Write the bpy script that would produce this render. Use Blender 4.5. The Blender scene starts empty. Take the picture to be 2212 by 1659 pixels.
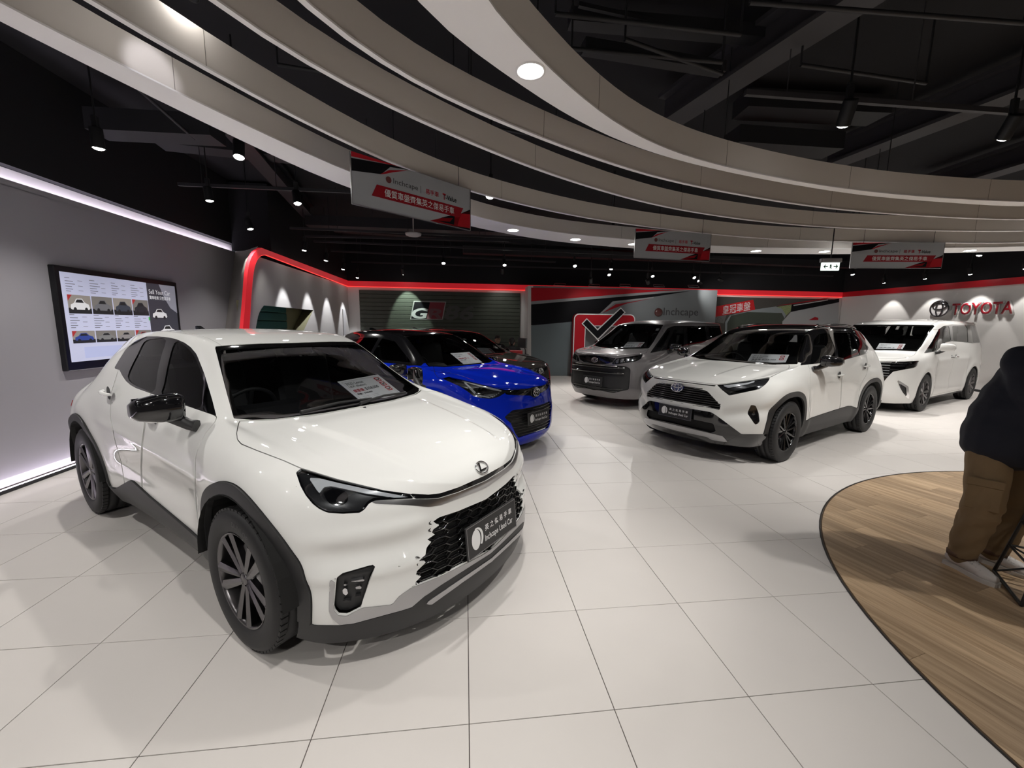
import bpy, math, random
import numpy as np
from mathutils import Vector, Matrix

random.seed(7)
SC = bpy.context.scene
COL = SC.collection

# ------------------------------------------------------------------ camera
F_PX, PITCH, ROLL, YAW, CAM_H = 881.6, 0.141876, 0.011912, 0.115110, 1.5711
_c, _s = math.cos(YAW), math.sin(YAW)
_cp, _sp = math.cos(PITCH), math.sin(PITCH)
_cr, _sr = math.cos(ROLL), math.sin(ROLL)
_r0 = np.array([_c, -_s, 0.0]); _fh = np.array([_s, _c, 0.0]); _z = np.array([0, 0, 1.0])
CAM_F = _cp * _fh - _sp * _z
_u0 = _sp * _fh + _cp * _z
CAM_R = _cr * _r0 + _sr * _u0
CAM_U = _cr * _u0 - _sr * _r0
CAM_P = np.array([0.0, 0.0, CAM_H])
cam_data = bpy.data.cameras.new('camera')
cam = bpy.data.objects.new('camera', cam_data)
COL.objects.link(cam)
cam_data.sensor_fit = 'HORIZONTAL'
cam_data.sensor_width = 36.0
cam_data.lens = 36.0 * F_PX / 2212.0
cam_data.clip_start = 0.05
cam_data.clip_end = 200
cam.matrix_world = Matrix(((CAM_R[0], CAM_U[0], -CAM_F[0], 0), (CAM_R[1], CAM_U[1], -CAM_F[1], 0),
                           (CAM_R[2], CAM_U[2], -CAM_F[2], CAM_H), (0, 0, 0, 1)))
SC.camera = cam

def project(P):
    """world points (n,3) -> photo pixels (n,2)"""
    v = np.asarray(P, float) - CAM_P
    d = v @ CAM_F
    d = np.where(np.abs(d) < 1e-4, 1e-4, d)
    return np.stack([1106 + F_PX * (v @ CAM_R) / d, 829.5 - F_PX * (v @ CAM_U) / d], -1)
def on_plane(px, py, p0, n):
    d = CAM_F + CAM_R * (px - 1106) / F_PX - CAM_U * (py - 829.5) / F_PX
    n = np.asarray(n, float)
    return CAM_P + d * (np.dot(np.asarray(p0, float) - CAM_P, n) / np.dot(d, n))
def on_z(px, py, z=0.0):
    return on_plane(px, py, (0, 0, z), (0, 0, 1))

# ------------------------------------------------------------------ world, exposure
world = bpy.data.worlds.new('world'); SC.world = world
world.use_nodes = True
world.node_tree.nodes['Background'].inputs[0].default_value = (0.8, 0.85, 1.0, 1)
world.node_tree.nodes['Background'].inputs[1].default_value = 0.02
SC.view_settings.view_transform = 'Standard'
SC.view_settings.look = 'None'
SC.view_settings.gamma = 1.0
SC.view_settings.use_curve_mapping = False
SC.view_settings.exposure = 0.42
SC.cycles.max_bounces = 8
SC.cycles.glossy_bounces = 4
SC.cycles.transparent_max_bounces = 12
SC.cycles.caustics_reflective = False
SC.cycles.caustics_refractive = False
SC.cycles.use_denoising = True

# ------------------------------------------------------------------ materials
MATS = {}
def mat(name, col, rough=0.5, metal=0.0, coat=0.0, emit=None, estr=0.0, spec=0.5, coat_rough=0.03, noise=None, bump=None, aniso=0):
    """plain procedural material; noise=(scale, amount) varies the colour, bump=(scale, strength) the relief"""
    if name in MATS: return MATS[name]
    m = bpy.data.materials.new(name); m.use_nodes = True
    nt = m.node_tree; b = nt.nodes['Principled BSDF']
    b.inputs['Base Color'].default_value = (*col, 1)
    b.inputs['Roughness'].default_value = rough
    b.inputs['Metallic'].default_value = metal
    b.inputs['Coat Weight'].default_value = coat
    b.inputs['Coat Roughness'].default_value = coat_rough
    b.inputs['Specular IOR Level'].default_value = spec
    if emit is not None:
        b.inputs['Emission Color'].default_value = (*emit, 1)
        b.inputs['Emission Strength'].default_value = estr
    if noise or bump:
        tc = nt.nodes.new('ShaderNodeTexCoord')
    if noise:
        n = nt.nodes.new('ShaderNodeTexNoise'); n.inputs['Scale'].default_value = noise[0]; n.inputs['Detail'].default_value = 5
        nt.links.new(tc.outputs['Object'], n.inputs['Vector'])
        mx = nt.nodes.new('ShaderNodeMix'); mx.data_type = 'RGBA'
        a = noise[1]
        mx.inputs[6].default_value = (*[c * (1 - a) for c in col], 1)
        mx.inputs[7].default_value = (*[min(1, c * (1 + a)) for c in col], 1)
        nt.links.new(n.outputs['Fac'], mx.inputs[0]); nt.links.new(mx.outputs[2], b.inputs['Base Color'])
    if bump:
        n2 = nt.nodes.new('ShaderNodeTexNoise'); n2.inputs['Scale'].default_value = bump[0]; n2.inputs['Detail'].default_value = 3
        nt.links.new(tc.outputs['Object'], n2.inputs['Vector'])
        bp = nt.nodes.new('ShaderNodeBump'); bp.inputs['Strength'].default_value = bump[1]; bp.inputs['Distance'].default_value = 0.004
        nt.links.new(n2.outputs['Fac'], bp.inputs['Height']); nt.links.new(bp.outputs['Normal'], b.inputs['Normal'])
    MATS[name] = m
    return m
def glass(name, tint, refl=1.0):
    """thin tinted pane: tinted see-through plus fresnel mirror"""
    if name in MATS: return MATS[name]
    m = bpy.data.materials.new(name); m.use_nodes = True
    nt = m.node_tree; nt.nodes.remove(nt.nodes['Principled BSDF'])
    tr = nt.nodes.new('ShaderNodeBsdfTransparent'); tr.inputs[0].default_value = (*tint, 1)
    gl = nt.nodes.new('ShaderNodeBsdfGlossy'); gl.inputs['Roughness'].default_value = 0.0
    gl.inputs['Color'].default_value = (refl, refl, refl, 1)
    fr = nt.nodes.new('ShaderNodeFresnel'); fr.inputs['IOR'].default_value = 1.5
    mx = nt.nodes.new('ShaderNodeMixShader')
    nt.links.new(fr.outputs[0], mx.inputs[0]); nt.links.new(tr.outputs[0], mx.inputs[1]); nt.links.new(gl.outputs[0], mx.inputs[2])
    nt.links.new(mx.outputs[0], nt.nodes['Material Output'].inputs[0])
    MATS[name] = m
    return m

# ------------------------------------------------------------------ objects
def tag(o, label=None, cat=None, group=None, kind=None):
    if label: o['label'] = label
    if cat: o['category'] = cat
    if group: o['group'] = group
    if kind: o['kind'] = kind
    return o
def link(name, data, parent=None, m=None):
    o = bpy.data.objects.new(name, data); COL.objects.link(o)
    if parent is not None: o.parent = parent
    if m is not None and data is not None and hasattr(data, 'materials') and not data.materials: data.materials.append(m)
    return o
def empty(name, loc=(0, 0, 0), rz=0.0, label=None, cat=None, group=None):
    o = link(name, None); o.location = loc; o.rotation_euler = (0, 0, rz)
    o.empty_display_size = 0.1
    return tag(o, label, cat, group)
def me_from(V, Fc, smooth=False, name='mesh'):
    me = bpy.data.meshes.new(name); me.from_pydata([tuple(map(float, v)) for v in V], [], [tuple(f) for f in Fc]); me.validate(); me.update()
    if smooth: me.shade_smooth()
    return me
def obj(name, V, Fc, m=None, parent=None, smooth=False):
    return link(name, me_from(V, Fc, smooth, name), parent, m)
def copy_tree(o, parent=None):
    c = o.copy(); COL.objects.link(c)
    if parent is not None: c.parent = parent
    for ch in o.children: copy_tree(ch, c)
    return c

class MB:
    """collects solid shapes into one mesh"""
    def __init__(s): s.V = []; s.F = []; s.S = []
    def add(s, V, Fc, smooth=False):
        n = len(s.V); s.V += [tuple(v) for v in V]; s.F += [tuple(i + n for i in f) for f in Fc]; s.S += [smooth] * len(Fc); return s
    def box(s, c, d, rot=None, bev=0.0):
        """box centred at c, full size d, optional 3x3 rotation and chamfer"""
        h = np.array(d, float) / 2
        if bev <= 0:
            V = [(sx * h[0], sy * h[1], sz * h[2]) for sx in (-1, 1) for sy in (-1, 1) for sz in (-1, 1)]
            Fc = [(0, 1, 3, 2), (4, 6, 7, 5), (0, 4, 5, 1), (2, 3, 7, 6), (0, 2, 6, 4), (1, 5, 7, 3)]
        else:
            b = min(bev, *(h * .49)); V = []; idx = {}
            for sx in (-1, 1):
                for sy in (-1, 1):
                    for sz in (-1, 1):
                        for ax in range(3):
                            p = np.array([sx, sy, sz]) * (h - b); p[ax] = (sx, sy, sz)[ax] * h[ax]
                            idx[(sx, sy, sz, ax)] = len(V); V.append(p)
            Fc = []
            def q(*k): Fc.append(tuple(idx[a] for a in k))
            for sx in (-1, 1):
                a = [(sx, -1, -1, 0), (sx, 1, -1, 0), (sx, 1, 1, 0), (sx, -1, 1, 0)]; q(*(a if sx > 0 else a[::-1]))
                a = [(-1, sx, -1, 1), (-1, sx, 1, 1), (1, sx, 1, 1), (1, sx, -1, 1)]; q(*(a if sx > 0 else a[::-1]))
                a = [(-1, -1, sx, 2), (1, -1, sx, 2), (1, 1, sx, 2), (-1, 1, sx, 2)]; q(*(a if sx > 0 else a[::-1]))
            for a in (-1, 1):
                for b_ in (-1, 1):
                    q((a, b_, -1, 0), (a, b_, 1, 0), (a, b_, 1, 1), (a, b_, -1, 1)) if a * b_ < 0 else q((a, b_, -1, 1), (a, b_, 1, 1), (a, b_, 1, 0), (a, b_, -1, 0))
                    q((a, -1, b_, 0), (a, 1, b_, 0), (a, 1, b_, 2), (a, -1, b_, 2)) if a * b_ > 0 else q((a, -1, b_, 2), (a, 1, b_, 2), (a, 1, b_, 0), (a, -1, b_, 0))
                    q((-1, a, b_, 1), (1, a, b_, 1), (1, a, b_, 2), (-1, a, b_, 2)) if a * b_ < 0 else q((-1, a, b_, 2), (1, a, b_, 2), (1, a, b_, 1), (-1, a, b_, 1))
                    for c_ in (-1, 1):
                        t = [(a, b_, c_, 0), (a, b_, c_, 1), (a, b_, c_, 2)]; q(*(t if a * b_ * c_ > 0 else t[::-1]))
        V = np.array(V, float)
        if rot is not None: V = V @ np.array(rot, float).T
        return s.add(V + np.array(c, float), Fc)
    def tube(s, pts, r, n=8, cap=True, closed=False, smooth=True):
        """round bar along a polyline; r may be a list"""
        P = np.array(pts, float); k = len(P)
        rr = np.full(k, r) if np.isscalar(r) else np.array(r, float)
        V = []; prev = None
        for i in range(k):
            if closed: t = P[(i + 1) % k] - P[i - 1]
            else: t = P[min(i + 1, k - 1)] - P[max(i - 1, 0)]
            t = t / (np.linalg.norm(t) + 1e-12)
            if prev is None:
                a = np.array([0, 0, 1.0]) if abs(t[2]) < .9 else np.array([1.0, 0, 0])
            else: a = prev
            u = a - t * (a @ t); u /= np.linalg.norm(u) + 1e-12; prev = u
            w = np.cross(t, u)
            for j in range(n):
                an = 2 * math.pi * j / n
                V.append(P[i] + rr[i] * (u * math.cos(an) + w * math.sin(an)))
        Fc = []
        for i in range(k if closed else k - 1):
            for j in range(n):
                a, b = i * n + j, i * n + (j + 1) % n; c, d = ((i + 1) % k) * n + (j + 1) % n, ((i + 1) % k) * n + j
                Fc.append((a, b, c, d))
        s.add(V, Fc, smooth)
        if cap and not closed:
            s.add(V[:n], [tuple(range(n))[::-1]]); s.add(V[-n:], [tuple(range(n))])
        return s
    def lathe(s, prof, n=32, axis='Z', c=(0, 0, 0), smooth=True, close=False):
        """revolve (r, h) profile about an axis"""
        V = []
        for (r, h) in prof:
            for j in range(n):
                a = 2 * math.pi * j / n; x, y = r * math.cos(a), r * math.sin(a)
                V.append({'Z': (x, y, h), 'Y': (x, h, -y), 'X': (h, x, y)}[axis])
        V = np.array(V) + np.array(c, float)
        k = len(prof); Fc = []
        for i in range(k if close else k - 1):
            i2 = (i + 1) % k
            for j in range(n):
                Fc.append((i * n + j, i * n + (j + 1) % n, i2 * n + (j + 1) % n, i2 * n + j))
        return s.add(V, Fc, smooth)
    def prism(s, poly, h0, h1, frame=None):
        """extrude a 2D polygon; frame = (origin, u, v, w) maps (a, b, h)"""
        n = len(poly)
        V = [(p[0], p[1], h0) for p in poly] + [(p[0], p[1], h1) for p in poly]
        Fc = [tuple(range(n))[::-1], tuple(range(n, 2 * n))] + [(i, (i + 1) % n, n + (i + 1) % n, n + i) for i in range(n)]
        ar = sum(poly[i][0] * poly[(i + 1) % n][1] - poly[(i + 1) % n][0] * poly[i][1] for i in range(n))
        if (ar < 0) != (h1 < h0): Fc = [f[::-1] for f in Fc]
        V = np.array(V, float)
        if frame is not None:
            o, u, v, w = [np.array(a, float) for a in frame]; V = o + V[:, :1] * u + V[:, 1:2] * v + V[:, 2:3] * w
        return s.add(V, Fc)
    def build(s, name, m=None, parent=None):
        me = bpy.data.meshes.new(name); me.from_pydata([tuple(map(float, v)) for v in s.V], [], s.F)
        me.polygons.foreach_set('use_smooth', s.S); me.update()
        return link(name, me, parent, m)

def text_mesh(body, size=1.0, extrude=0.0, offset=0.0, align='CENTER', shear=0.0, space=1.0):
    """lettering as a mesh in the xy plane (built-in font)"""
    cu = bpy.data.curves.new('lettering', 'FONT'); cu.body = body; cu.size = size; cu.extrude = extrude; cu.offset = offset
    cu.align_x = align; cu.align_y = 'CENTER'; cu.shear = shear; cu.space_character = space; cu.resolution_u = 3
    o = bpy.data.objects.new('lettering', cu); COL.objects.link(o)
    dg = bpy.context.evaluated_depsgraph_get(); dg.update()
    me = bpy.data.meshes.new_from_object(o.evaluated_get(dg))
    bpy.data.objects.remove(o); bpy.data.curves.remove(cu)
    n = len(me.vertices); co = np.zeros(n * 3); me.vertices.foreach_get('co', co); co = co.reshape(-1, 3)
    return me, co
def lettering(name, body, parent, m, org, u, v, height, width=None, extrude=0.0, offset=0.0, shear=0.0, space=1.0, lift=0.001):
    """place a word centred at org with unit axes u (reading direction), v (up); scaled to a height/width in metres"""
    me, co = text_mesh(body, 1.0, 0.0, offset, 'CENTER', shear, space)
    if len(co) == 0: return None
    me.materials.clear(); me.materials.append(m)
    lo, hi = co[:, :2].min(0), co[:, :2].max(0); c = (lo + hi) / 2
    sy = height / max(hi[1] - lo[1], 1e-6); sx = sy if width is None else width / max(hi[0] - lo[0], 1e-6)
    u = np.array(u, float); v = np.array(v, float); w = np.cross(u, v); w /= np.linalg.norm(w)
    P = np.array(org, float) + (co[:, :1] - c[0]) * sx * u + (co[:, 1:2] - c[1]) * sy * v + w * lift
    if extrude > 0:
        import bmesh
        me.vertices.foreach_set('co', P.ravel()); me.update()
        bm = bmesh.new(); bm.from_mesh(me); bmesh.ops.remove_doubles(bm, verts=bm.verts, dist=1e-5)
        r = bmesh.ops.extrude_face_region(bm, geom=bm.faces[:])
        for e in r['geom']:
            if isinstance(e, bmesh.types.BMVert): e.co += Vector(w * extrude)
        bmesh.ops.recalc_face_normals(bm, faces=bm.faces); bm.to_mesh(me); bm.free(); me.update()
    else:
        me.vertices.foreach_set('co', P.ravel()); me.update()
    return link(name, me, parent)

# ------------------------------------------------------------------ car body surfaces
def pchip(keys):
    """smooth monotone interpolation through (x, value) keys"""
    k = sorted(keys); X = np.array([a for a, _ in k], float); Y = np.array([b for _, b in k], float)
    h = np.diff(X); d = np.diff(Y) / h; m = np.zeros(len(X))
    for i in range(1, len(X) - 1):
        if d[i - 1] * d[i] > 0:
            w1, w2 = 2 * h[i] + h[i - 1], h[i] + 2 * h[i - 1]; m[i] = (w1 + w2) / (w1 / d[i - 1] + w2 / d[i])
    m[0], m[-1] = d[0], d[-1]
    def f(x):
        x = np.clip(np.asarray(x, float), X[0], X[-1]); i = np.clip(np.searchsorted(X, x) - 1, 0, len(h) - 1)
        t = (x - X[i]) / h[i]; t2, t3 = t * t, t * t * t
        return (2 * t3 - 3 * t2 + 1) * Y[i] + (t3 - 2 * t2 + t) * h[i] * m[i] + (-2 * t3 + 3 * t2) * Y[i + 1] + (t3 - t2) * h[i] * m[i + 1]
    return f
def hermite_stack(P, v, dense):
    """P (k, n, 3) rings at parameters v -> dense (d, n, 3) rings"""
    k = len(v); T = np.zeros_like(P)
    for i in range(k):
        a, b = max(i - 1, 0), min(i + 1, k - 1)
        if a == i or b == i: T[i] = (P[b] - P[a]) / (v[b] - v[a])
        else:
            h0, h1 = v[i] - v[a], v[b] - v[i]
            T[i] = ((P[i] - P[a]) / h0 * h1 + (P[b] - P[i]) / h1 * h0) / (h0 + h1)
    out = np.zeros((len(dense), P.shape[1], 3))
    for q, x in enumerate(dense):
        i = int(np.clip(np.searchsorted(v, x) - 1, 0, k - 2)); h = v[i + 1] - v[i]; t = (x - v[i]) / h; t2, t3 = t * t, t ** 3
        out[q] = (2 * t3 - 3 * t2 + 1) * P[i] + (t3 - 2 * t2 + t) * h * T[i] + (-2 * t3 + 3 * t2) * P[i + 1] + (t3 - t2) * h * T[i + 1]
    return out

class Sheet:
    """triangle sheet with vertex normals that can be cut along level lines"""
    def __init__(s, V, N, T): s.V, s.N, s.T = V, N, T
    def compact(s):
        u, inv = np.unique(s.T, return_inverse=True); return Sheet(s.V[u], s.N[u], inv.reshape(-1, 3))
    def cut(s, f):
        """-> (part where f < 0, part where f >= 0), split exactly on f = 0"""
        f = np.asarray(f, float).copy(); f[np.abs(f) < 1e-6] = 1e-6
        T = s.T; neg = f < 0; c = neg[T].sum(1)
        tin, tout = [T[c == 3]], [T[c == 0]]
        V, N = s.V, s.N
        mixed = T[(c == 1) | (c == 2)]
        if len(mixed):
            cm = neg[mixed].sum(1); odd = np.where((cm == 1)[:, None], neg[mixed], ~neg[mixed]).argmax(1)
            r = np.arange(len(mixed)); a = mixed[r, odd]; b = mixed[r, (odd + 1) % 3]; d = mixed[r, (odd + 2) % 3]
            E = np.concatenate([np.stack([np.minimum(a, b), np.maximum(a, b)], 1), np.stack([np.minimum(a, d), np.maximum(a, d)], 1)])
            U, inv = np.unique(E, axis=0, return_inverse=True); inv = inv.ravel()
            t = f[U[:, 0]] / (f[U[:, 0]] - f[U[:, 1]])
            nv = V[U[:, 0]] * (1 - t[:, None]) + V[U[:, 1]] * t[:, None]
            nn = N[U[:, 0]] * (1 - t[:, None]) + N[U[:, 1]] * t[:, None]
            nn /= np.linalg.norm(nn, axis=1, keepdims=True) + 1e-12
            o = len(V); V = np.concatenate([V, nv]); N = np.concatenate([N, nn])
            ab, ad = inv[:len(a)] + o, inv[len(a):] + o
            one = np.stack([a, ab, ad], 1); two = np.concatenate([np.stack([ab, b, d], 1), np.stack([ab, d, ad], 1)])
            k1 = cm == 1; k2 = np.concatenate([k1, k1])
            tin += [one[k1], two[~k2]]; tout += [one[~k1], two[k2]]
        return Sheet(V, N, np.concatenate(tin)).compact(), Sheet(V, N, np.concatenate(tout)).compact()
    def largest(s):
        """keep only the biggest connected piece"""
        if len(s.T) == 0: return s
        lab = np.arange(len(s.V))
        for _ in range(400):
            m = lab[s.T].min(1); new = lab.copy()
            for k in range(3): np.minimum.at(new, s.T[:, k], m)
            new = new[new]
            if (new == lab).all(): break
            lab = new
        u, c = np.unique(lab[s.T[:, 0]], return_counts=True); return Sheet(s.V, s.N, s.T[lab[s.T[:, 0]] == u[c.argmax()]]).compact()
    def shifted(s, d):
        return Sheet(s.V + s.N * (d if np.isscalar(d) else np.asarray(d)[:, None]), s.N, s.T)
    def join(s, o):
        return Sheet(np.concatenate([s.V, o.V]), np.concatenate([s.N, o.N]), np.concatenate([s.T, o.T + len(s.V)]))
    def weld(s):
        key = np.round(s.V * 1e5).astype(np.int64); u, first, inv = np.unique(key, axis=0, return_index=True, return_inverse=True)
        inv = inv.ravel(); T = inv[s.T]; T = T[(T[:, 0] != T[:, 1]) & (T[:, 1] != T[:, 2]) & (T[:, 0] != T[:, 2])]
        return Sheet(s.V[first], s.N[first], T)
    def borders(s):
        E = np.concatenate([s.T[:, [0, 1]], s.T[:, [1, 2]], s.T[:, [2, 0]]]); S = np.sort(E, 1)
        u, inv, cnt = np.unique(S, axis=0, return_inverse=True, return_counts=True); return E[cnt[inv.ravel()] == 1]
    def build(s, name, m, parent=None, depth=0.0, double=False):
        """mesh object; depth > 0 folds every free edge inwards so the panel has thickness"""
        if len(s.T) == 0: return None
        V, N, T = s.V, s.N, s.T; LN = N[T.ravel()]
        if depth > 0:
            E = s.borders(); n = len(V)
            u, inv = np.unique(E, return_inverse=True); inv = inv.reshape(-1, 2)
            Vi = V[u] - N[u] * depth
            V = np.concatenate([V, Vi]); a, b = E[:, 0], E[:, 1]; a2, b2 = inv[:, 0] + n, inv[:, 1] + n
            R = np.concatenate([np.stack([b, a, a2], 1), np.stack([b, a2, b2], 1)])
            fn = np.cross(V[R[:, 1]] - V[R[:, 0]], V[R[:, 2]] - V[R[:, 0]]); fn /= np.linalg.norm(fn, axis=1, keepdims=True) + 1e-12
            T = np.concatenate([T, R]); LN = np.concatenate([LN, np.repeat(fn, 3, 0)])
        me = bpy.data.meshes.new(name); me.vertices.add(len(V)); me.vertices.foreach_set('co', V.astype(np.float32).ravel())
        me.loops.add(len(T) * 3); me.loops.foreach_set('vertex_index', T.astype(np.int32).ravel())
        me.polygons.add(len(T)); me.polygons.foreach_set('loop_start', np.arange(len(T), dtype=np.int32) * 3)
        me.polygons.foreach_set('use_smooth', np.ones(len(T), bool)); me.update(calc_edges=True)
        me.normals_split_custom_set(LN.astype(np.float32))
        return link(name, me, parent, m)

def poly_sd(P, poly, closed=True):
    """signed distance of 2D points to a polygon (negative inside); open lines give plain distance"""
    poly = np.asarray(poly, float); n = len(poly); d = np.full(len(P), 1e9); ins = np.zeros(len(P), bool)
    for i in range(n if closed else n - 1):
        a, b = poly[i], poly[(i + 1) % n]; e = b - a; w = P - a
        t = np.clip((w @ e) / (e @ e + 1e-12), 0, 1); d = np.minimum(d, np.hypot(*(w - t[:, None] * e).T))
        if closed:
            c = ((a[1] <= P[:, 1]) & (b[1] > P[:, 1])) | ((b[1] <= P[:, 1]) & (a[1] > P[:, 1]))
            x = a[0] + (P[:, 1] - a[1]) / (b[1] - a[1] + 1e-12) * e[0]; ins ^= c & (P[:, 0] < x)
    return np.where(ins, -d, d) if closed else d
def smooth_poly(pts, k=6, closed=False):
    """Catmull-Rom refinement of a traced outline"""
    P = np.asarray(pts, float); n = len(P); out = []
    for i in range(n if closed else n - 1):
        p0 = P[(i - 1) % n] if closed or i > 0 else P[0]; p1, p2 = P[i], P[(i + 1) % n]; p3 = P[(i + 2) % n] if closed or i < n - 2 else P[-1]
        for q in range(k):
            t = q / k; out.append(.5 * ((2 * p1) + (p2 - p0) * t + (2 * p0 - 5 * p1 + 4 * p2 - p3) * t * t + (3 * p1 - p0 - 3 * p2 + p3) * t ** 3))
    if not closed: out.append(P[-1])
    return np.array(out)

class CarPose:
    def __init__(s, cx, cy, deg, side):
        s.o = np.array([cx, cy, 0.0]); a = math.radians(deg); s.a = a; s.side = side
        s.X = np.array([math.cos(a), math.sin(a), 0]); s.Y = np.array([-math.sin(a), math.cos(a), 0])
    def world(s, P):
        P = np.atleast_2d(np.asarray(P, float)); return s.o + P[:, :1] * s.X + P[:, 1:2] * s.Y + P[:, 2:3] * np.array([0, 0, 1.0])
    def px(s, P, fold=True):
        """photo pixels of car points; fold maps both halves onto the half seen in the photo"""
        P = np.array(np.atleast_2d(P), float)
        if fold: P[:, 1] = s.side * np.abs(P[:, 1])
        return project(s.world(P))
    def depth(s, P):
        P = np.array(P, float); P[:, 1] = s.side * np.abs(P[:, 1]); return (s.world(P) - CAM_P) @ CAM_F
    def local(s, w):
        v = np.asarray(w, float) - s.o; return np.array([v @ s.X, v @ s.Y, v[2]])
    def at_y(s, px, py, y):
        return s.local(on_plane(px, py, s.world((0, y, 0))[0], s.Y))
    def at_x(s, px, py, x):
        return s.local(on_plane(px, py, s.world((x, 0, 0))[0], s.X))
    def at_z(s, px, py, z):
        return s.local(on_z(px, py, z))

def car_shell(spec, res=0.02, smooth=6, bumps=()):
    """closed-top body surface from a stack of rings.
    ring = dict(xf, xr, xc, xd, p, q, y=[(x, half width)], z=[(x, height)]); spec['top'] = centre profile [(x, z)]"""
    rings = spec['rings']; top = pchip(spec['top']); crown = spec.get('crown', 2.4)
    xf = max(r['xf'] for r in rings); xr = min(r['xr'] for r in rings)
    nf = int(1.5 / res); ns = int((xf - xr - 1.2) / res); nr = int(1.3 / res)
    P = []
    for r in rings:
        yk = pchip(r['y']); zk = pchip(r['z']); xc, xd = r.get('xc', spec['xc']), r.get('xd', spec['xd'])
        p, q = r.get('p', spec['p']), r.get('q', spec['q'])
        def arc(x0, x1, w, e, n):      # superellipse quarter resampled evenly
            t = np.linspace(0, 1, 1500) ** 2 * (math.pi / 2); a = x0 + (x1 - x0) * np.clip(np.cos(t), 0, 1) ** (2 / e); b_ = w * np.sin(t) ** (2 / e)
            d = np.concatenate([[0], np.cumsum(np.hypot(np.diff(a), np.diff(b_)))]); q_ = np.linspace(0, d[-1], n + 1); return np.interp(q_, d, a), np.interp(q_, d, b_)
        fx, fy = arc(xc, r['xf'], float(yk(xc)), p, nf); fx, fy = fx[:-1], fy[:-1]
        sx = np.linspace(xc, xd, ns); sy = yk(sx)
        rx, ry = arc(xd, r['xr'], float(yk(xd)), q, nr); rx, ry = rx[::-1][1:], ry[::-1][1:]
        X = np.concatenate([fx, sx, rx]); Y = np.concatenate([fy, sy, ry]); P.append(np.stack([X, Y, zk(X)], 1))
    P = np.array(P)
    ch = np.linalg.norm(np.diff(P, axis=0), axis=2).mean(1); v = np.concatenate([[0], np.cumsum(np.maximum(ch, .02))])
    nv = max(20, int(v[-1] / res)); G = hermite_stack(P, v, np.linspace(0, v[-1], nv))
    nt = int(.8 / res); s = np.linspace(1, 0, nt + 1)[1:]
    R = P[-1]; zc = top(R[:, 0])
    Tp = np.stack([np.broadcast_to(R[:, 0], (nt, len(R))), s[:, None] * R[:, 1], zc + (R[:, 2] - zc) * (s[:, None] ** crown)], 2)
    G = np.concatenate([G, Tp]); rows, cols = G.shape[:2]
    idx = np.arange(rows * cols).reshape(rows, cols)
    a, b, c, d = idx[:-1, :-1], idx[:-1, 1:], idx[1:, 1:], idx[1:, :-1]
    T = np.concatenate([np.stack([a, b, c], -1).reshape(-1, 3), np.stack([a, c, d], -1).reshape(-1, 3)])
    V = G.reshape(-1, 3); V2 = V * np.array([1, -1, 1])
    S = Sheet(np.concatenate([V, V2]), np.zeros((2 * len(V), 3)), np.concatenate([T, T[:, ::-1] + len(V)]))
    S.V[np.abs(S.V[:, 1]) < 1e-6, 1] = 0
    S = S.weld(); V = S.V; n = len(V)
    # fairing
    E = np.unique(np.sort(np.concatenate([S.T[:, [0, 1]], S.T[:, [1, 2]], S.T[:, [2, 0]]]), 1), axis=0)
    fixed = np.zeros(n, bool); fixed[np.unique(S.borders())] = True
    deg = np.bincount(E.ravel(), minlength=n).astype(float)
    def umb(V):
        A = np.zeros_like(V)
        for k in range(3): A[:, k] = np.bincount(E[:, 0], V[E[:, 1], k], n) + np.bincount(E[:, 1], V[E[:, 0], k], n)
        return A / deg[:, None] - V
    for it in range(smooth):
        V = V + np.where(fixed[:, None], 0, .5 * umb(V)); V = V - np.where(fixed[:, None], 0, .48 * umb(V)) if it % 2 else V
    S.V = V; S.N = normals(S)
    for bfun in bumps:
        S.V = S.V + S.N * np.asarray(bfun(S.V[:, 0], np.abs(S.V[:, 1]), S.V[:, 2]))[:, None]; S.N = normals(S)
    return S
def normals(S):
    V, T = S.V, S.T; fn = np.cross(V[T[:, 1]] - V[T[:, 0]], V[T[:, 2]] - V[T[:, 0]]); N = np.zeros_like(V)
    for k in range(3):
        for q in range(3): N[:, q] += np.bincount(T[:, k], fn[:, q], len(V))
    return N / (np.linalg.norm(N, axis=1, keepdims=True) + 1e-12)
def sstep(x, a, b):
    t = np.clip((x - a) / (b - a), 0, 1); return t * t * (3 - 2 * t)

# ------------------------------------------------------------------ car assembly
M_CLAD = mat('matte_black_plastic', (.022, .022, .023), .5)
M_GLOSSBLACK = mat('gloss_black', (.006, .006, .007), .08, coat=1)
M_CHROME = mat('chrome', (.75, .75, .76), .12, 1)
M_SATIN = mat('satin_silver', (.42, .42, .43), .28, 1)
M_DARKMETAL = mat('dark_alloy', (.17, .165, .17), .28, 1)
M_BLACKALLOY = mat('black_alloy', (.025, .025, .027), .16, .6, coat=.6)
M_RUBBER = mat('tyre_rubber', (.016, .016, .017), .62)
M_RUBBERTXT = mat('tyre_letter_rubber', (.035, .035, .036), .5)
M_SEAM = mat('seam_black', (.004, .004, .004), .8)
M_CABIN = mat('cabin_trim', (.012, .012, .014), .6)
M_SEAT = mat('seat_leather', (.02, .02, .022), .45)
M_HEADLINER = mat('headliner', (.05, .05, .052), .9)
M_LENS = glass('lamp_lens', (.80, .82, .84))
M_WINDSCREEN = glass('windscreen_glass', (.72, .74, .74))
M_SIDEGLASS = glass('side_glass', (.55, .57, .57))
M_PRIVACY = glass('privacy_glass', (.10, .105, .105))
M_FRIT = mat('black_glass_border', (.004, .004, .004), .03, coat=1)
M_REFLECTOR = mat('lamp_reflector', (.6, .6, .62), .15, 1)
M_LAMPDARK = mat('lamp_dark_housing', (.02, .02, .022), .25)
M_DRL = mat('lamp_light_guide', (.75, .76, .78), .25)
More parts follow.
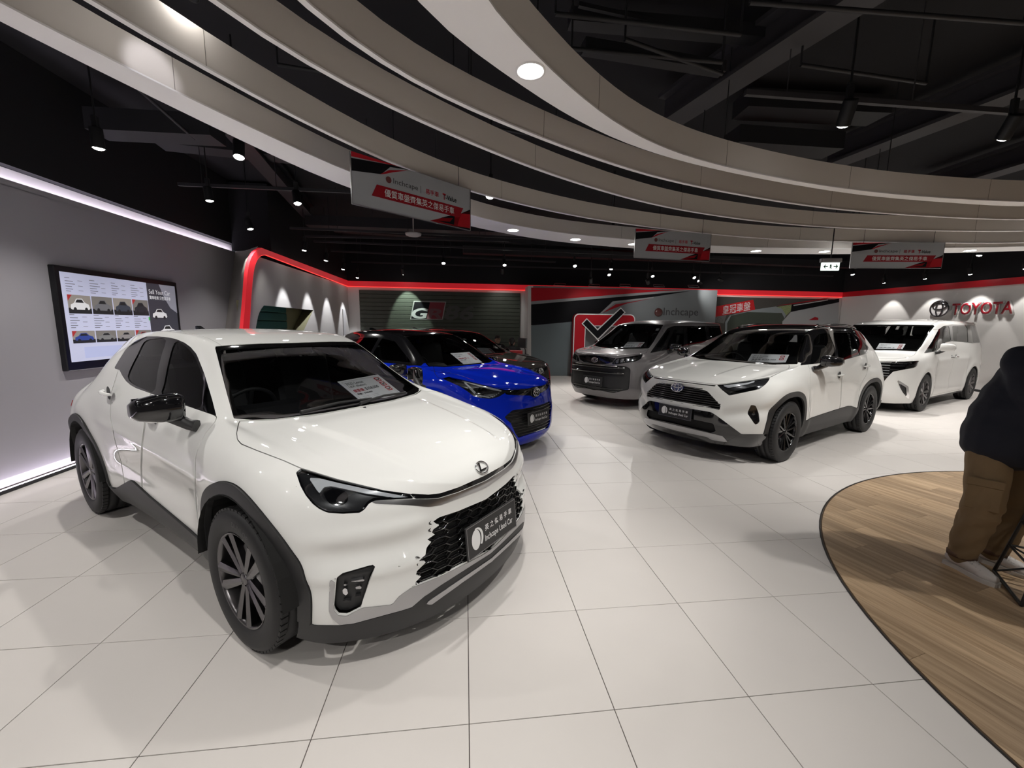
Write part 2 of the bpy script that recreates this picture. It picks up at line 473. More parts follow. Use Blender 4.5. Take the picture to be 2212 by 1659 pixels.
M_SIGNWHITE = mat('printed_white', (.8, .8, .8), .5)
M_PAPER = mat('white_card', (.82, .82, .86), .5)
M_INK = mat('black_ink', (.03, .03, .035), .6)
M_REDINK = mat('red_ink', (.5, .03, .04), .5)
M_GREYINK = mat('grey_ink', (.45, .45, .47), .6)

class Car:
    def __init__(s, name, pose, label, paint):
        s.pose = pose; s.paint = paint
        s.root = empty(name, tuple(pose.o), pose.a, label, 'car')
        s.seams = None
    def fpx(s, S, poly, closed=True, smooth=0, cond=None, fold=True):
        """signed distance (metres) to an outline traced on the photograph, laid on the surface"""
        if smooth: poly = smooth_poly(poly, smooth, closed)
        d = poly_sd(s.pose.px(S.V, fold), poly, closed) * s.pose.depth(S.V) / F_PX
        if cond is not None: d = np.where(cond(S.V[:, 0], S.V[:, 1], S.V[:, 2]), d, np.abs(d) + 1e-3)
        return d
    def fside(s, S, poly, smooth=0, closed=True, ymin=.4):
        if smooth: poly = smooth_poly(poly, smooth, closed)
        d = poly_sd(S.V[:, [0, 2]], poly, closed); return np.where(np.abs(S.V[:, 1]) > ymin, d, np.abs(d) + 1e-3)
    def ffront(s, S, poly, smooth=0, closed=True, xmin=.8):
        if smooth: poly = smooth_poly(poly, smooth, closed)
        d = poly_sd(np.stack([np.abs(S.V[:, 1]), S.V[:, 2]], 1), poly, closed); return np.where(S.V[:, 0] > xmin, d, np.abs(d) + 1e-3)
    def ftop(s, S, poly, smooth=0, closed=True, zmin=.6):
        if smooth: poly = smooth_poly(poly, smooth, closed)
        d = poly_sd(np.stack([S.V[:, 0], np.abs(S.V[:, 1])], 1), poly, closed); return np.where(S.V[:, 2] > zmin, d, np.abs(d) + 1e-3)
    def split(s, fn, gap=0.0):
        """take the region out of the shell; returns the piece"""
        S = s.S
        if gap > 0:
            ins, s.S = S.cut(fn(S) - gap / 2); piece, ring = ins.cut(fn(ins) + gap / 2)
            s.add_seam(ring)
        else: piece, s.S = S.cut(fn(S))
        return piece
    def add_seam(s, ring):
        ring = ring.shifted(-.007); s.seams = ring if s.seams is None else s.seams.join(ring)
    def seam(s, fn, w=.005):
        ring, s.S = s.S.cut(fn(s.S) - w / 2); s.add_seam(ring)
    def part(s, piece, name, m, shift=0.0, depth=.012, both=False, parent=None, label=None):
        out = []
        if both:
            for q in piece.cut(piece.V[:, 1]):
                if len(q.T) == 0: continue
                q = q.largest() if 'glass' in name else q
                o = q.shifted(shift).build(name, m, parent or s.root, depth); out.append(o)
        else:
            o = piece.shifted(shift).build(name, m, parent or s.root, depth); out.append(o)
        for o in out:
            if label and o: o['label'] = label
        return out
    def mb(s, b, name, m, parent=None):
        return b.build(name, m, parent or s.root)
    def mirror_part(s, make, name, m, parent=None):
        """make(sign) -> MB for each side"""
        return [make(q).build(name, m, parent or s.root) for q in (1, -1)]

def make_wheel(car, x, y, side, r_tyre, w_tyre, r_rim, style, rim_mat, steer=0.0, text=None):
    """a wheel: rim barrel (part) with tyre, spokes, cap, disc as sub-parts. outer face towards +y*side"""
    b = MB(); hw = w_tyre / 2
    # axis along local Y; outer face +Y. barrel and rim lip
    b.lathe([(r_rim * .99, hw - .012), (r_rim * 1.005, hw - .003), (r_rim * .975, hw - .006), (r_rim * .955, hw - .02), (r_rim * .93, hw - .05), (r_rim * .90, -hw + .04), (r_rim * .99, -hw + .01)], 48, 'Y')
    wheel = b.build('wheel', rim_mat, car.root)
    wheel.location = (x, y, r_tyre)
    wheel.rotation_euler = (0, 0, steer + (0 if side > 0 else math.pi))
    # tyre
    t = MB(); rt = r_tyre
    prof = [(r_rim * .985, hw - .012), (r_rim * 1.02, hw - .004), (r_rim * 1.09, hw + .006), (rt * .88, hw + .008), (rt * .94, hw + .002), (rt * .972, hw - .010), (rt * .99, hw - .022), (rt * .997, hw - .034)]
    grooves = [hw * .52, 0.0, -hw * .52]
    for g in grooves:
        prof += [(rt, g + .007), (rt * .978, g + .005), (rt * .978, g - .005), (rt, g - .007)]
    prof += [(rt * .997, -hw + .034), (rt * .985, -hw + .016), (rt * .95, -hw), (rt * .88, -hw - .006), (r_rim * 1.05, -hw), (r_rim * .985, -hw + .012)]
    t.lathe(prof, 72, 'Y')
    t.build('tyre', M_RUBBER, wheel)
    tb = MB()   # shoulder blocks
    nb = 60
    for k in range(nb):
        a = 2 * math.pi * k / nb; ca, sa = math.cos(a), math.sin(a)
        R = [(ca, 0, -sa), (0, 1, 0), (sa, 0, ca)]
        Rm = np.array([[ca, 0, sa], [0, 1, 0], [-sa, 0, ca]])
        for sg in (1, -1):
            tb.box(Rm @ np.array([rt * .9915, sg * (hw - .026), 0]), (.012, .030, rt * 2 * math.pi / nb * .78), Rm)
    tb.build('tread_block', M_RUBBER, wheel)['kind'] = 'stuff'
    d = MB(); d.lathe([(.0, hw - .085), (.165, hw - .085), (.165, hw - .10), (.0, hw - .10)], 36, 'Y', smooth=False); d.build('brake_disc', M_SATIN, wheel)
    cal = MB(); cal.box((-.13, hw - .085, .02), (.07, .05, .16), bev=.012); cal.build('brake_caliper', M_CLAD, wheel)
    back = MB(); back.lathe([(0, hw - .12), (r_rim * .9, hw - .12)], 32, 'Y'); back.build('dust_shield', M_SEAM, wheel)
    cap = MB(); cap.lathe([(0, hw - .016), (.026, hw - .017), (.030, hw - .022), (.033, hw - .05)], 24, 'Y'); cap.build('centre_cap', rim_mat, wheel)
    # spokes
    def spoke(a, kind):
        m = MB(); ca, sa = math.cos(a), math.sin(a); Rm = np.array([[ca, 0, sa], [0, 1, 0], [-sa, 0, ca]])
        def loft(secs):
            V = []; n = len(secs[0])
            for sct in secs: V += [Rm @ np.array(p, float) for p in sct]
            Fc = []
            for i in range(len(secs) - 1):
                for j in range(n):
                    Fc.append((i * n + j, (i + 1) * n + j, (i + 1) * n + (j + 1) % n, i * n + (j + 1) % n))
            Fc += [tuple(range(n)), tuple(range((len(secs) - 1) * n, len(secs) * n))[::-1]]
            m.add(V, Fc)
        def arm(t0, t1, w0, w1, y0, y1, ridge=.006, r0=.03, r1=r_rim * .965):
            secs = []
            for q in (0, .35, .7, 1):
                r = r0 + (r1 - r0) * q; t = t0 + (t1 - t0) * q; w = w0 + (w1 - w0) * q; y = y0 + (y1 - y0) * q
                secs.append([(r, y, t - w), (r, y + ridge, t), (r, y, t + w), (r, y - .028, t + w * .7), (r, y - .028, t - w * .7)])
            loft(secs)
        if kind == 'wide': arm(0, 0, .024, .040, hw - .03, hw - .012)
        elif kind == 'twin':   # V pair
            arm(.008, .062, .012, .011, hw - .028, hw - .010); arm(-.008, -.062, .012, .011, hw - .028, hw - .010)
        elif kind == 'fan':
            arm(.004, .030, .010, .015, hw - .035, hw - .012); arm(-.004, -.030, .010, .015, hw - .035, hw - .012)
        elif kind == 'blade':
            arm(.0, .022, .016, .030, hw - .03, hw - .012, .012)
        elif kind == 'pair':
            arm(.014, .050, .015, .026, hw - .026, hw - .010, .008); arm(-.014, -.050, .015, .026, hw - .026, hw - .010, .008)
        elif kind == 'thin': arm(0, 0, .010, .012, hw - .035, hw - .014, .004)
        return m
    n, kinds, a0 = style
    for k in range(n):
        for i, kd in enumerate(kinds):
            spoke(a0 + 2 * math.pi * (k + i / len(kinds)) / n, kd).build('spoke', rim_mat, wheel)
    for k in range(5):
        a = 2 * math.pi * k / 5 + .3; nut = MB(); nut.lathe([(0, hw - .03), (.009, hw - .031), (.009, hw - .05)], 8, 'Y', (.055 * math.cos(a), 0, .055 * math.sin(a))); nut.build('wheel_nut', M_SATIN, wheel)
    if text:   # raised lettering on the side wall
        rm = (r_rim * 1.09 + rt * .94) / 2
        for word, ang0, h in text:
            n_ = len(word); step = h * 1.0 / rm
            for i, ch in enumerate(word):
                if ch == ' ': continue
                a = ang0 + (i - (n_ - 1) / 2) * step      # reading clockwise seen from outside
                u = np.array([math.sin(a), 0, -math.cos(a)]) * 1; v = np.array([math.cos(a), 0, math.sin(a)])
                u = -np.array([-math.sin(a), 0, math.cos(a)]) * -1
                # seen from +Y the x axis points left, so reading direction is rebuilt from v
                u = np.cross(v, np.array([0, 1.0, 0])); u = u if True else -u
                lettering('tyre_lettering', ch, wheel, M_RUBBERTXT, v * rm + np.array([0, hw + .008, 0]), u, v, h, lift=.0016, offset=.02)
    return wheel


def pick(car, px, py):
    """point and normal of the (whole) car surface seen at a photo pixel"""
    S = car.full; W = car.pose.world(S.V); P = project(W); d = (W - CAM_P)
    ca, sa = math.cos(car.pose.a), math.sin(car.pose.a)
    Nw = np.stack([S.N[:, 0] * ca - S.N[:, 1] * sa, S.N[:, 0] * sa + S.N[:, 1] * ca, S.N[:, 2]], 1)
    facing = (Nw * d).sum(1) < 0
    e = np.hypot(P[:, 0] - px, P[:, 1] - py) + np.where(facing, 0, 1e6); near = np.argsort(e)[:6]
    w = 1 / (e[near] + .3); w /= w.sum()
    n = (S.N[near] * w[:, None]).sum(0)
    return (S.V[near] * w[:, None]).sum(0), n / np.linalg.norm(n)
def fold_poly_axis(n, upref=(0, 0, 1)):
    """unit axes on a surface with normal n: u to the right seen from outside, v up"""
    n = np.asarray(n, float); n = n / np.linalg.norm(n); up = np.array(upref, float)
    u = np.cross(up, n); u /= np.linalg.norm(u); return u, np.cross(n, u), n

def number_plate(car, c, u, v, w, h, parent=None):
    """black dealer plate with white emblem and two lines of lettering"""
    u = np.array(u, float); v = np.array(v, float); n = np.cross(u, v)
    b = MB(); R = np.stack([u, v, n], 1); b.box(c, (w, h, .010), R, bev=.004)
    pl = b.build('number_plate', M_CLAD, parent or car.root); pl['label'] = 'black dealer plate with white lettering'
    e = MB(); t = .0025; o = np.array(c) + n * .0055
    for (ax, ay, sx, sy) in ((0, h / 2 - .006, w - .012, t), (0, -h / 2 + .006, w - .012, t), (w / 2 - .006, 0, t, h - .012), (-w / 2 + .006, 0, t, h - .012)):
        e.box(o + u * ax + v * ay, (sx, sy, .001), R)
    e.build('plate_border', M_SATIN, pl)
    k = MB(); ex = o - u * w * .33
    def ell(cx, cy, rx, ry, a0=0, a1=2 * math.pi, m=28): return [(cx + rx * math.cos(a0 + (a1 - a0) * i / m), cy + ry * math.sin(a0 + (a1 - a0) * i / m)) for i in range(m + (0 if a1 - a0 > 6.2 else 1))]
    k.prism(ell(-.004, 0, h * .20, h * .30), 0, .001, (ex, u, v, n))
    out = ell(.004, .0, h * .30, h * .34, -.75, 1.75, 14); inn = ell(-.002, .0, h * .245, h * .30, -.75, 1.75, 14)[::-1]
    k.prism(out + inn, 0, .001, (ex, u, v, n)); k.build('plate_emblem', M_SIGNWHITE, pl)
    lettering('plate_lettering', '英 之 傑 易 手 車', pl, M_SIGNWHITE, o + u * w * .115 + v * h * .17, u, v, h * .20, w * .56, offset=.01, lift=.0008)
    lettering('plate_lettering', 'Inchcape Used Car', pl, M_SIGNWHITE, o + u * w * .115 - v * h * .17, u, v, h * .25, w * .58, offset=.012, lift=.0008)
    return pl

def interior(car, dims, M=M_CABIN):
    """dashboard, wheel, seats"""
    xd, zd, hw, xs, zs, xr = dims     # dash front x, dash height, half width, front seat x, seat cushion height, rear seat x
    b = MB(); prof = [(xd, zd - .05), (xd - .22, zd + .01), (xd - .42, zd + .01), (xd - .50, zd - .05), (xd - .48, zd - .35), (xd, zd - .35)]
    b.prism(prof, -hw, hw, ((0, 0, 0), (1, 0, 0), (0, 0, 1), (0, -1, 0))); car.mb(b, 'dashboard', M)
    hood = MB(); hood.prism([(xd - .12, zd), (xd - .25, zd + .065), (xd - .40, zd + .07), (xd - .42, zd), ], .18, .56, ((0, 0, 0), (1, 0, 0), (0, 0, 1), (0, -1, 0))); car.mb(hood, 'instrument_hood', M)
    fl = MB(); fl.box(((xd + xr) / 2 - .1, 0, .30), (xd - xr + .6, 2 * hw, .04)); car.mb(fl, 'cabin_floor', M)
    sw = MB(); c = np.array([xd - .62, -.37, zd - .02]); ax = np.array([-.92, 0, .38])
    e1 = np.array([0, 1.0, 0]); e2 = np.cross(ax, e1)
    sw.tube([c + .18 * (e1 * math.cos(a) + e2 * math.sin(a)) for a in np.linspace(0, 2 * math.pi, 28, endpoint=False)], .014, 8, closed=True)
    sw.tube([c - e1 * .17, c - ax * .01, c + e1 * .17], .017, 6); sw.tube([c, c - e2 * .17], .016, 6); sw.tube([c, c - ax * .25], .03, 8)
    car.mb(sw, 'steering_wheel', M)
    def seat(x, y, w, nm):
        s = MB(); s.box((x + .05, y, zs), (.52, w, .16), bev=.05)
        a = .22; R = np.array([[math.cos(a), 0, -math.sin(a)], [0, 1, 0], [math.sin(a), 0, math.cos(a)]])
        s.box((x - .27, y, zs + .34), (.15, w, .62), R, bev=.05)
        return s
    for y in (.37, -.37):
        st = seat(xs, y, .50, 'seat'); o = car.mb(st, 'front_seat', M_SEAT)
        h = MB(); h.box((xs - .36, y, zs + .76), (.10, .27, .20), bev=.045); h.tube([(xs - .33, y - .07, zs + .58), (xs - .355, y - .07, zs + .70)], .008, 6); h.tube([(xs - .33, y + .07, zs + .58), (xs - .355, y + .07, zs + .70)], .008, 6)
        h.build('headrest', M_SEAT, o)
    rs = seat(xr, 0, 1.2, 'seat'); o = car.mb(rs, 'rear_seat', M_SEAT)
    for y in (.38, -.38):
        h = MB(); h.box((xr - .36, y, zs + .72), (.09, .25, .14), bev=.04); h.build('headrest', M_SEAT, o)

def mirror(car, base, inner, outer, size, m_cap, m_low, folded=None):
    """door mirror: shell, foot and glass; given for the +y side"""
    for sg in (-1, 1) if folded and folded[0] > 0 else (1, -1):
        f = np.array([1, sg, 1.0])
        if folded and folded[0] == sg: inner, outer = folded[1], folded[2]
        bs, i_, o_ = np.array(base) * f, np.array(inner) * f, np.array(outer) * f
        dx, dz = size
        V = []; n = 12; secs = [(0, .82, .86), (.10, .98, 1.0), (.5, 1, .95), (.88, .86, .72), (1.0, .55, .42)]
        for (t, kx, kz) in secs:
            c = i_ + (o_ - i_) * t
            for j in range(n):
                a = 2 * math.pi * j / n; ca, sa = math.cos(a), math.sin(a)
                px = abs(ca) ** .55 * (1 if ca > 0 else -1); pz = abs(sa) ** .55 * (1 if sa > 0 else -1)
                V.append(c + np.array([px * dx / 2 * kx, 0, pz * dz / 2 * kz]))
        k = len(secs); Fc = [(i * n + j, (i + 1) * n + j, (i + 1) * n + (j + 1) % n, i * n + (j + 1) % n) for i in range(k - 1) for j in range(n)] + [tuple(range(n)), tuple(range((k - 1) * n, k * n))[::-1]]
        if sg < 0: Fc = [q[::-1] for q in Fc]
        b = MB(); b.add(V, Fc, True); sh = b.build('door_mirror', m_cap, car.root)
        ft = MB(); ft.tube([bs, bs * .4 + i_ * .6 - np.array([0, 0, dz * .38]), i_ * .75 + o_ * .25 - np.array([0, 0, dz * .30])], [.034, .030, .036], 8); ft.build('mirror_foot', m_low, sh)
        g = MB(); c = (i_ + o_) / 2; g.box(c + np.array([-dx / 2 - .001, 0, 0]), (.006, abs(o_[1] - i_[1]) * .8, dz * .72), bev=.002); g.build('mirror_glass', M_CHROME, sh)

def handle(car, x, y, z, m, L=.19, ang=0.0):
    for sg in (1, -1):
        b = MB(); c, s_ = math.cos(ang), math.sin(ang); pts = []
        for t in np.linspace(-1, 1, 9):
            pts.append((x + t * L / 2 * c, sg * (y + .028 * (1 - abs(t) ** 3)), z + t * L / 2 * s_))
        b.tube(pts, [.008, .012, .014, .015, .015, .015, .014, .012, .008], 8)
        h = b.build('door_handle', m, car.root)
        cup = MB(); cup.lathe([(0, .0), (.042, .001), (.048, .006)], 16, 'Y', (x + .02 * c, 0, z)); V = [(p[0], sg * (y - .002 + .0), p[2]) for p in cup.V]
        cb = MB(); cb.add(V, cup.F if sg > 0 else [q[::-1] for q in cup.F]); cb.build('handle_recess', M_CLAD, h)

def wiper(car, pts, parent=None):
    b = MB(); b.tube(pts, [.012] + [.008] * (len(pts) - 1), 6); b.build('wiper', M_CLAD, car.root)

def underbody(car, x0, x1, hw, z0=.19, z1=.42, wheels=(), r=.40):
    b = MB(); xs = np.linspace(x0, x1, 20)
    pl = [(x0, hw * .7), (x0 + .3, hw), (x1 - .55, hw), (x1, hw * .55)]; b.prism(pl + [(a, -c) for a, c in pl[::-1]], z0, z1); car.mb(b, 'underbody', M_SEAM)
    for ax in wheels:
        for sg in (1, -1):
            w = MB(); n = 18; V = []
            for q in range(n + 1):
                a = math.pi * q / n; 
                for y in (hw - .02, hw + .26): V.append((ax + (r + .015) * math.cos(a), sg * y, .36 + (r + .015) * math.sin(a)))
            Fc = [(2 * q, 2 * q + 1, 2 * q + 3, 2 * q + 2) for q in range(n)]
            w.add(V, Fc); iw = [(ax + (r + .015) * math.cos(math.pi * q / n), sg * (hw - .02), .36 + (r + .015) * math.sin(math.pi * q / n)) for q in range(n + 1)]
            w.add(iw, [tuple(range(n + 1))]); w.build('wheel_liner', M_SEAM, car.root)

def on_glass(car, pix, inward=.03):
    """card corners just inside the windscreen at traced pixels"""
    out = []
    for p in pix:
        q, n = pick(car, *p); out.append(q - n * inward)
    return out
def price_sheet(car, corners, label, lines, big, rows=3):
    """white price card standing behind the windscreen; corners TL, TR, BR, BL in car space"""
    A = [np.array(c, float) for c in corners]; W = [car.pose.world(a)[0] for a in A]
    o = (W[0] + W[1] + W[2] + W[3]) / 4; u = (W[1] - W[0] + W[2] - W[3]) / 2; w = np.linalg.norm(u); u = u / w
    v = (W[0] - W[3] + W[1] - W[2]) / 2; v = v - u * (v @ u); h = np.linalg.norm(v); v = v / h; n = np.cross(u, v)
    R = np.stack([u, v, n], 1)
    b = MB(); b.box((0, 0, 0), (w, h, .003), R); c = b.build('price_card', M_PAPER); c.location = tuple(o)
    tag(c, label, 'price card', 'price cards behind the windscreens')
    t = .0022; z0 = n * .0022
    e = MB()
    for (ax, ay, sx, sy) in ((0, h * .44, w * .9, t), (0, -h * .44, w * .9, t), (w * .45, 0, t, h * .88), (-w * .45, 0, t, h * .88)): e.box(u * ax + v * ay + z0, (sx, sy, .0006), R)
    e.build('printed_frame', M_GREYINK, c)
    for ln in lines:
        txt, yy, hh, ww, mm = ln[:5]; x0 = ln[5] if len(ln) > 5 else 0.0
        lettering('printed_lettering', txt, c, mm, u * (-w * .42 + (x0 + ww / 2) * w) + v * h * yy, u, v, hh * h, ww * w, lift=.003, offset=.006)
    for k in range(rows):
        cc = u * w * .36 + v * h * (.30 - .22 * k); q = MB(); s_ = .075 * h
        for (ax, ay, sx, sy) in ((0, s_, 2 * s_, .010), (0, -s_, 2 * s_, .010), (s_, 0, .010, 2 * s_), (-s_, 0, .010, 2 * s_)): q.box(cc + u * ax + v * ay + z0, (max(sx, .006), max(sy, .006), .0006), R)
        q.build('printed_checkbox', M_REDINK, c)
        q2 = MB()
        for (a, d) in (((-.6, .1), (-.1, -.5)), ((-.1, -.5), (1.1, 1.0))):
            p0, p1 = cc + (u * a[0] + v * a[1]) * s_ + z0 * 1.5, cc + (u * d[0] + v * d[1]) * s_ + z0 * 1.5; q2.tube([p0, p1], .0028, 4)
        q2.build('printed_tick', M_INK, c)
    q = MB()
    for k in range(4):
        for j in range(2): q.box(u * w * (-.30 + .24 * j) + v * h * (-.24 - .055 * k) + z0, (w * .14, .002, .0006), R)
    q.build('printed_small_type', M_GREYINK, c)['kind'] = 'stuff'
    return c

# ------------------------------------------------------------------ the room
XL, XW, XR, YB = -4.30, -3.60, 13.35, 13.40       # grey wall, white niche wall, right wall, back wall
def wx(px, py, X): return on_plane(px, py, (X, 0, 0), (1, 0, 0))
def wy(px, py, Y): return on_plane(px, py, (0, Y, 0), (0, 1, 0))
def struct(b, name, m, parent=None): return tag(b.build(name, m, parent), kind='structure')
M_TILE = mat('stone_tile', (.71, .675, .645), .38, noise=(2.2, .05), bump=(60, .03), spec=.35)
M_GROUT = mat('grout', (.09, .075, .07), .9)
M_GREYWALL = mat('grey_wall_paint', (.36, .35, .375), .7, noise=(1.2, .04))
M_WHITEWALL = mat('white_wall_paint', (.68, .665, .65), .75)
M_NICHEWALL = mat('light_grey_wall_paint', (.58, .565, .55), .8)
M_BLACKCEIL = mat('black_ceiling_paint', (.006, .006, .008), .9)
M_STEEL = mat('black_painted_steel', (.02, .02, .023), .55)
M_RED = mat('red_lacquer', (.52, .012, .022), .4)
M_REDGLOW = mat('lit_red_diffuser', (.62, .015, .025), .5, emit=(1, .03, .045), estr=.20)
M_FASCIA = mat('taupe_band_paint', (.74, .69, .64), .75)
M_BANDWHITE = mat('white_band_paint', (.90, .875, .86), .7)
M_LED = mat('led_strip', (1, 1, 1), emit=(.93, .84, 1.0), estr=14)
M_REDLED = mat('red_led_strip', (.6, .02, .02), emit=(1, .05, .04), estr=1.2)
M_LAMPGLOW = mat('lamp_glow', (1, 1, 1), emit=(1, .97, .93), estr=28)

# floor: grout slab and tiles
OX, OY, TL = .0092, 1.4253, .6
WC, WR = np.array([5.24, .554]), 3.28
fb = MB(); fb.box(((XL + XR) / 2, 4.2, -.054), (XR - XL + .6, 19.2, .1)); floor = struct(fb, 'floor', M_GROUT)
cells = []
for i in range(-8, 23):
    for j in range(-10, 21):
        x0, y0 = OX + i * TL, OY + j * TL
        x1, y1 = min(x0 + TL, XR), min(y0 + TL, YB); x0c, y0c = max(x0, XL), y0
        if x1 - x0c < .05 or y1 - y0c < .05 or y0 < -4.6: continue
        far = max(np.hypot(x - WC[0], y - WC[1]) for x in (x0c, x1) for y in (y0c, y1))
        if far < WR - .02: continue
        c = np.array([(x0c + x1) / 2, (y0c + y1) / 2, 0]); v = c - CAM_P; d = v @ CAM_F
        p = project(c[None])[0]; vis = d > .3 and -150 < p[0] < 2360 and p[1] < 1850
        cells.append((-(TL / d) if vis else 1.0 + np.linalg.norm(v), x0c, y0c, x1, y1))
cells.sort()
def tile_geo(b, w, h, ox=0.0, oy=0.0, dz=0.0):
    g, e = .0019, .0012; V = []
    for (z, k) in ((-.004, 0), (-.0008, 0), (0, e)):
        V += [(ox + g + k, oy + g + k, z + dz), (ox + w - g - k, oy + g + k, z + dz), (ox + w - g - k, oy + h - g - k, z + dz), (ox + g + k, oy + h - g - k, z + dz)]
    Fc = [(8, 9, 10, 11)] + [(a * 4 + q, a * 4 + (q + 1) % 4, a * 4 + 4 + (q + 1) % 4, a * 4 + 4 + q) for a in range(2) for q in range(4)]
    b.add(V, Fc)
full = MB(); tile_geo(full, TL, TL); full_me = None; rest = MB()
for k, (_, x0, y0, x1, y1) in enumerate(cells):
    w, h = x1 - x0, y1 - y0
    if k < 300:
        if abs(w - TL) < 1e-6 and abs(h - TL) < 1e-6:
            if full_me is None: o = full.build('tile', M_TILE, floor); full_me = o.data
            else: o = link('tile', full_me, floor)
        else:
            b = MB(); tile_geo(b, w, h); o = b.build('tile', M_TILE, floor)
        o.location = (x0, y0, 0)
    else: tile_geo(rest, w, h, x0, y0)
tag(rest.build('tile_field', M_TILE, floor), kind='stuff')

# round timber floor: planks clipped to the disc, thin black edging
def wood_mat():
    m = bpy.data.materials.new('oak_plank'); m.use_nodes = True; nt = m.node_tree; b = nt.nodes['Principled BSDF']
    tc = nt.nodes.new('ShaderNodeTexCoord'); mp = nt.nodes.new('ShaderNodeMapping'); mp.inputs['Scale'].default_value = (14, .9, 1)
    oi = nt.nodes.new('ShaderNodeObjectInfo'); ad = nt.nodes.new('ShaderNodeVectorMath'); ad.operation = 'ADD'
    nz = nt.nodes.new('ShaderNodeTexNoise'); nz.inputs['Scale'].default_value = 2.0; nz.inputs['Detail'].default_value = 7; nz.inputs['Roughness'].default_value = .62
    sc = nt.nodes.new('ShaderNodeMath'); sc.operation = 'MULTIPLY'; sc.inputs[1].default_value = 37
    nt.links.new(oi.outputs['Random'], sc.inputs[0]); nt.links.new(tc.outputs['Object'], ad.inputs[0]); nt.links.new(sc.outputs[0], ad.inputs[1])
    nt.links.new(ad.outputs[0], mp.inputs[0]); nt.links.new(mp.outputs[0], nz.inputs['Vector'])
    rp = nt.nodes.new('ShaderNodeValToRGB'); rp.color_ramp.elements[0].position = .3; rp.color_ramp.elements[0].color = (.33, .22, .125, 1); rp.color_ramp.elements[1].position = .72; rp.color_ramp.elements[1].color = (.66, .49, .32, 1)
    nt.links.new(nz.outputs['Fac'], rp.inputs[0])
    mx = nt.nodes.new('ShaderNodeMix'); mx.data_type = 'RGBA'; mx.blend_type = 'MULTIPLY'; mx.inputs[0].default_value = 1
    r2 = nt.nodes.new('ShaderNodeValToRGB'); r2.color_ramp.elements[0].color = (.72, .70, .68, 1); r2.color_ramp.elements[1].color = (1.12, 1.1, 1.08, 1)
    nt.links.new(oi.outputs['Random'], r2.inputs[0]); nt.links.new(rp.outputs[0], mx.inputs[6]); nt.links.new(r2.outputs[0], mx.inputs[7]); nt.links.new(mx.outputs[2], b.inputs['Base Color'])
    b.inputs['Roughness'].default_value = .45; b.inputs['Specular IOR Level'].default_value = .35
    return m
M_WOOD = wood_mat()
wb = MB(); disc = [(WC[0] + WR * math.cos(a), WC[1] + WR * math.sin(a)) for a in np.linspace(0, 2 * math.pi, 128, endpoint=False)]
wb.prism(disc, -.003, .001); timber = struct(wb, 'floor_timber_disc', mat('plank_joint', (.09, .055, .03), .8))
def clip_convex(poly, cx, cy, r, n=128):
    out = poly
    for q in range(n):
        a = 2 * math.pi * (q + .5) / n; nx, ny, c = math.cos(a), math.sin(a), r * math.cos(math.pi / n)
        res = []
        for i in range(len(out)):
            p, s_ = out[i], out[(i + 1) % len(out)]; dp, ds = (p[0] - cx) * nx + (p[1] - cy) * ny - c, (s_[0] - cx) * nx + (s_[1] - cy) * ny - c
            if dp <= 0: res.append(p)
            if dp * ds < 0: t = dp / (dp - ds); res.append((p[0] + (s_[0] - p[0]) * t, p[1] + (s_[1] - p[1]) * t))
        out = res
        if len(out) < 3: return []
    return out
PA = math.radians(-77); pd, pn = np.array([math.cos(PA), math.sin(PA)]), np.array([-math.sin(PA), math.cos(PA)])
PW, PL = .15, 1.2; rng = random.Random(3)
for r_ in range(-23, 23):
    off = rng.random() * PL
    for q in range(-5, 5):
        a0, a1, b0, b1 = q * PL + off + .0008, (q + 1) * PL + off - .0008, r_ * PW + .0006, (r_ + 1) * PW - .0006
        poly = [tuple(WC + pd * a + pn * b) for a, b in ((a0, b0), (a1, b0), (a1, b1), (a0, b1))]
        poly = clip_convex(poly, WC[0], WC[1], WR - .008)
        if len(poly) < 3: continue
        P = np.array(poly); c = P.mean(0)
        if np.ptp(P @ pd) < .02: continue
        L = [((p - c) @ pn * -1, (p - c) @ pd) for p in P]
        b = MB(); b.prism(L, 0.001, .004); o = b.build('plank', M_WOOD, timber); o.location = (c[0], c[1], 0); o.rotation_euler = (0, 0, PA - math.pi / 2)
eb = MB(); ring_o = [(WC[0] + (WR + .006) * math.cos(a), WC[1] + (WR + .006) * math.sin(a), .0005) for a in np.linspace(0, 2 * math.pi, 128, endpoint=False)]
eb.tube(ring_o, .006, 6, closed=True); struct(eb, 'trim_1', mat('black_edging', (.02, .017, .015), .5))

# grey wall on the left with light coves
b = MB(); b.box((XL - .10, 1.9, 1.46), (.2, 13.4, 2.74)); b.box((XL - .006, 1.9, 2.855), (.012, 13.4, .06)); struct(b, 'wall_left', M_GREYWALL)
b = MB(); b.box((XL - .06, 1.9, .045), (.05, 13.4, .09)); b.box((XL - .125, 1.9, 2.925), (.05, 13.4, .19)); struct(b, 'trim_2', M_WHITEWALL)
b = MB(); b.box((XL + .125, 1.9, .016), (.02, 13.4, .032), bev=.003); struct(b, 'baseboard_left', M_STEEL)
b = MB(); b.box((XL - .04, 1.9, 2.835), (.03, 13.3, .008)); led1 = b.build('cove_light', M_LED); tag(led1, 'white light strip running along the top edge of the grey wall', 'light strip')
b = MB(); b.box((XL + .05, 1.9, .006), (.03, 13.3, .008)); led2 = b.build('floor_light', M_LED); tag(led2, 'white light strip glowing along the foot of the grey wall', 'light strip')
b = MB(); b.box((XL - .1, 1.9, 3.7), (.2, 13.4, 1.35)); struct(b, 'wall_left_upper', M_BLACKCEIL)

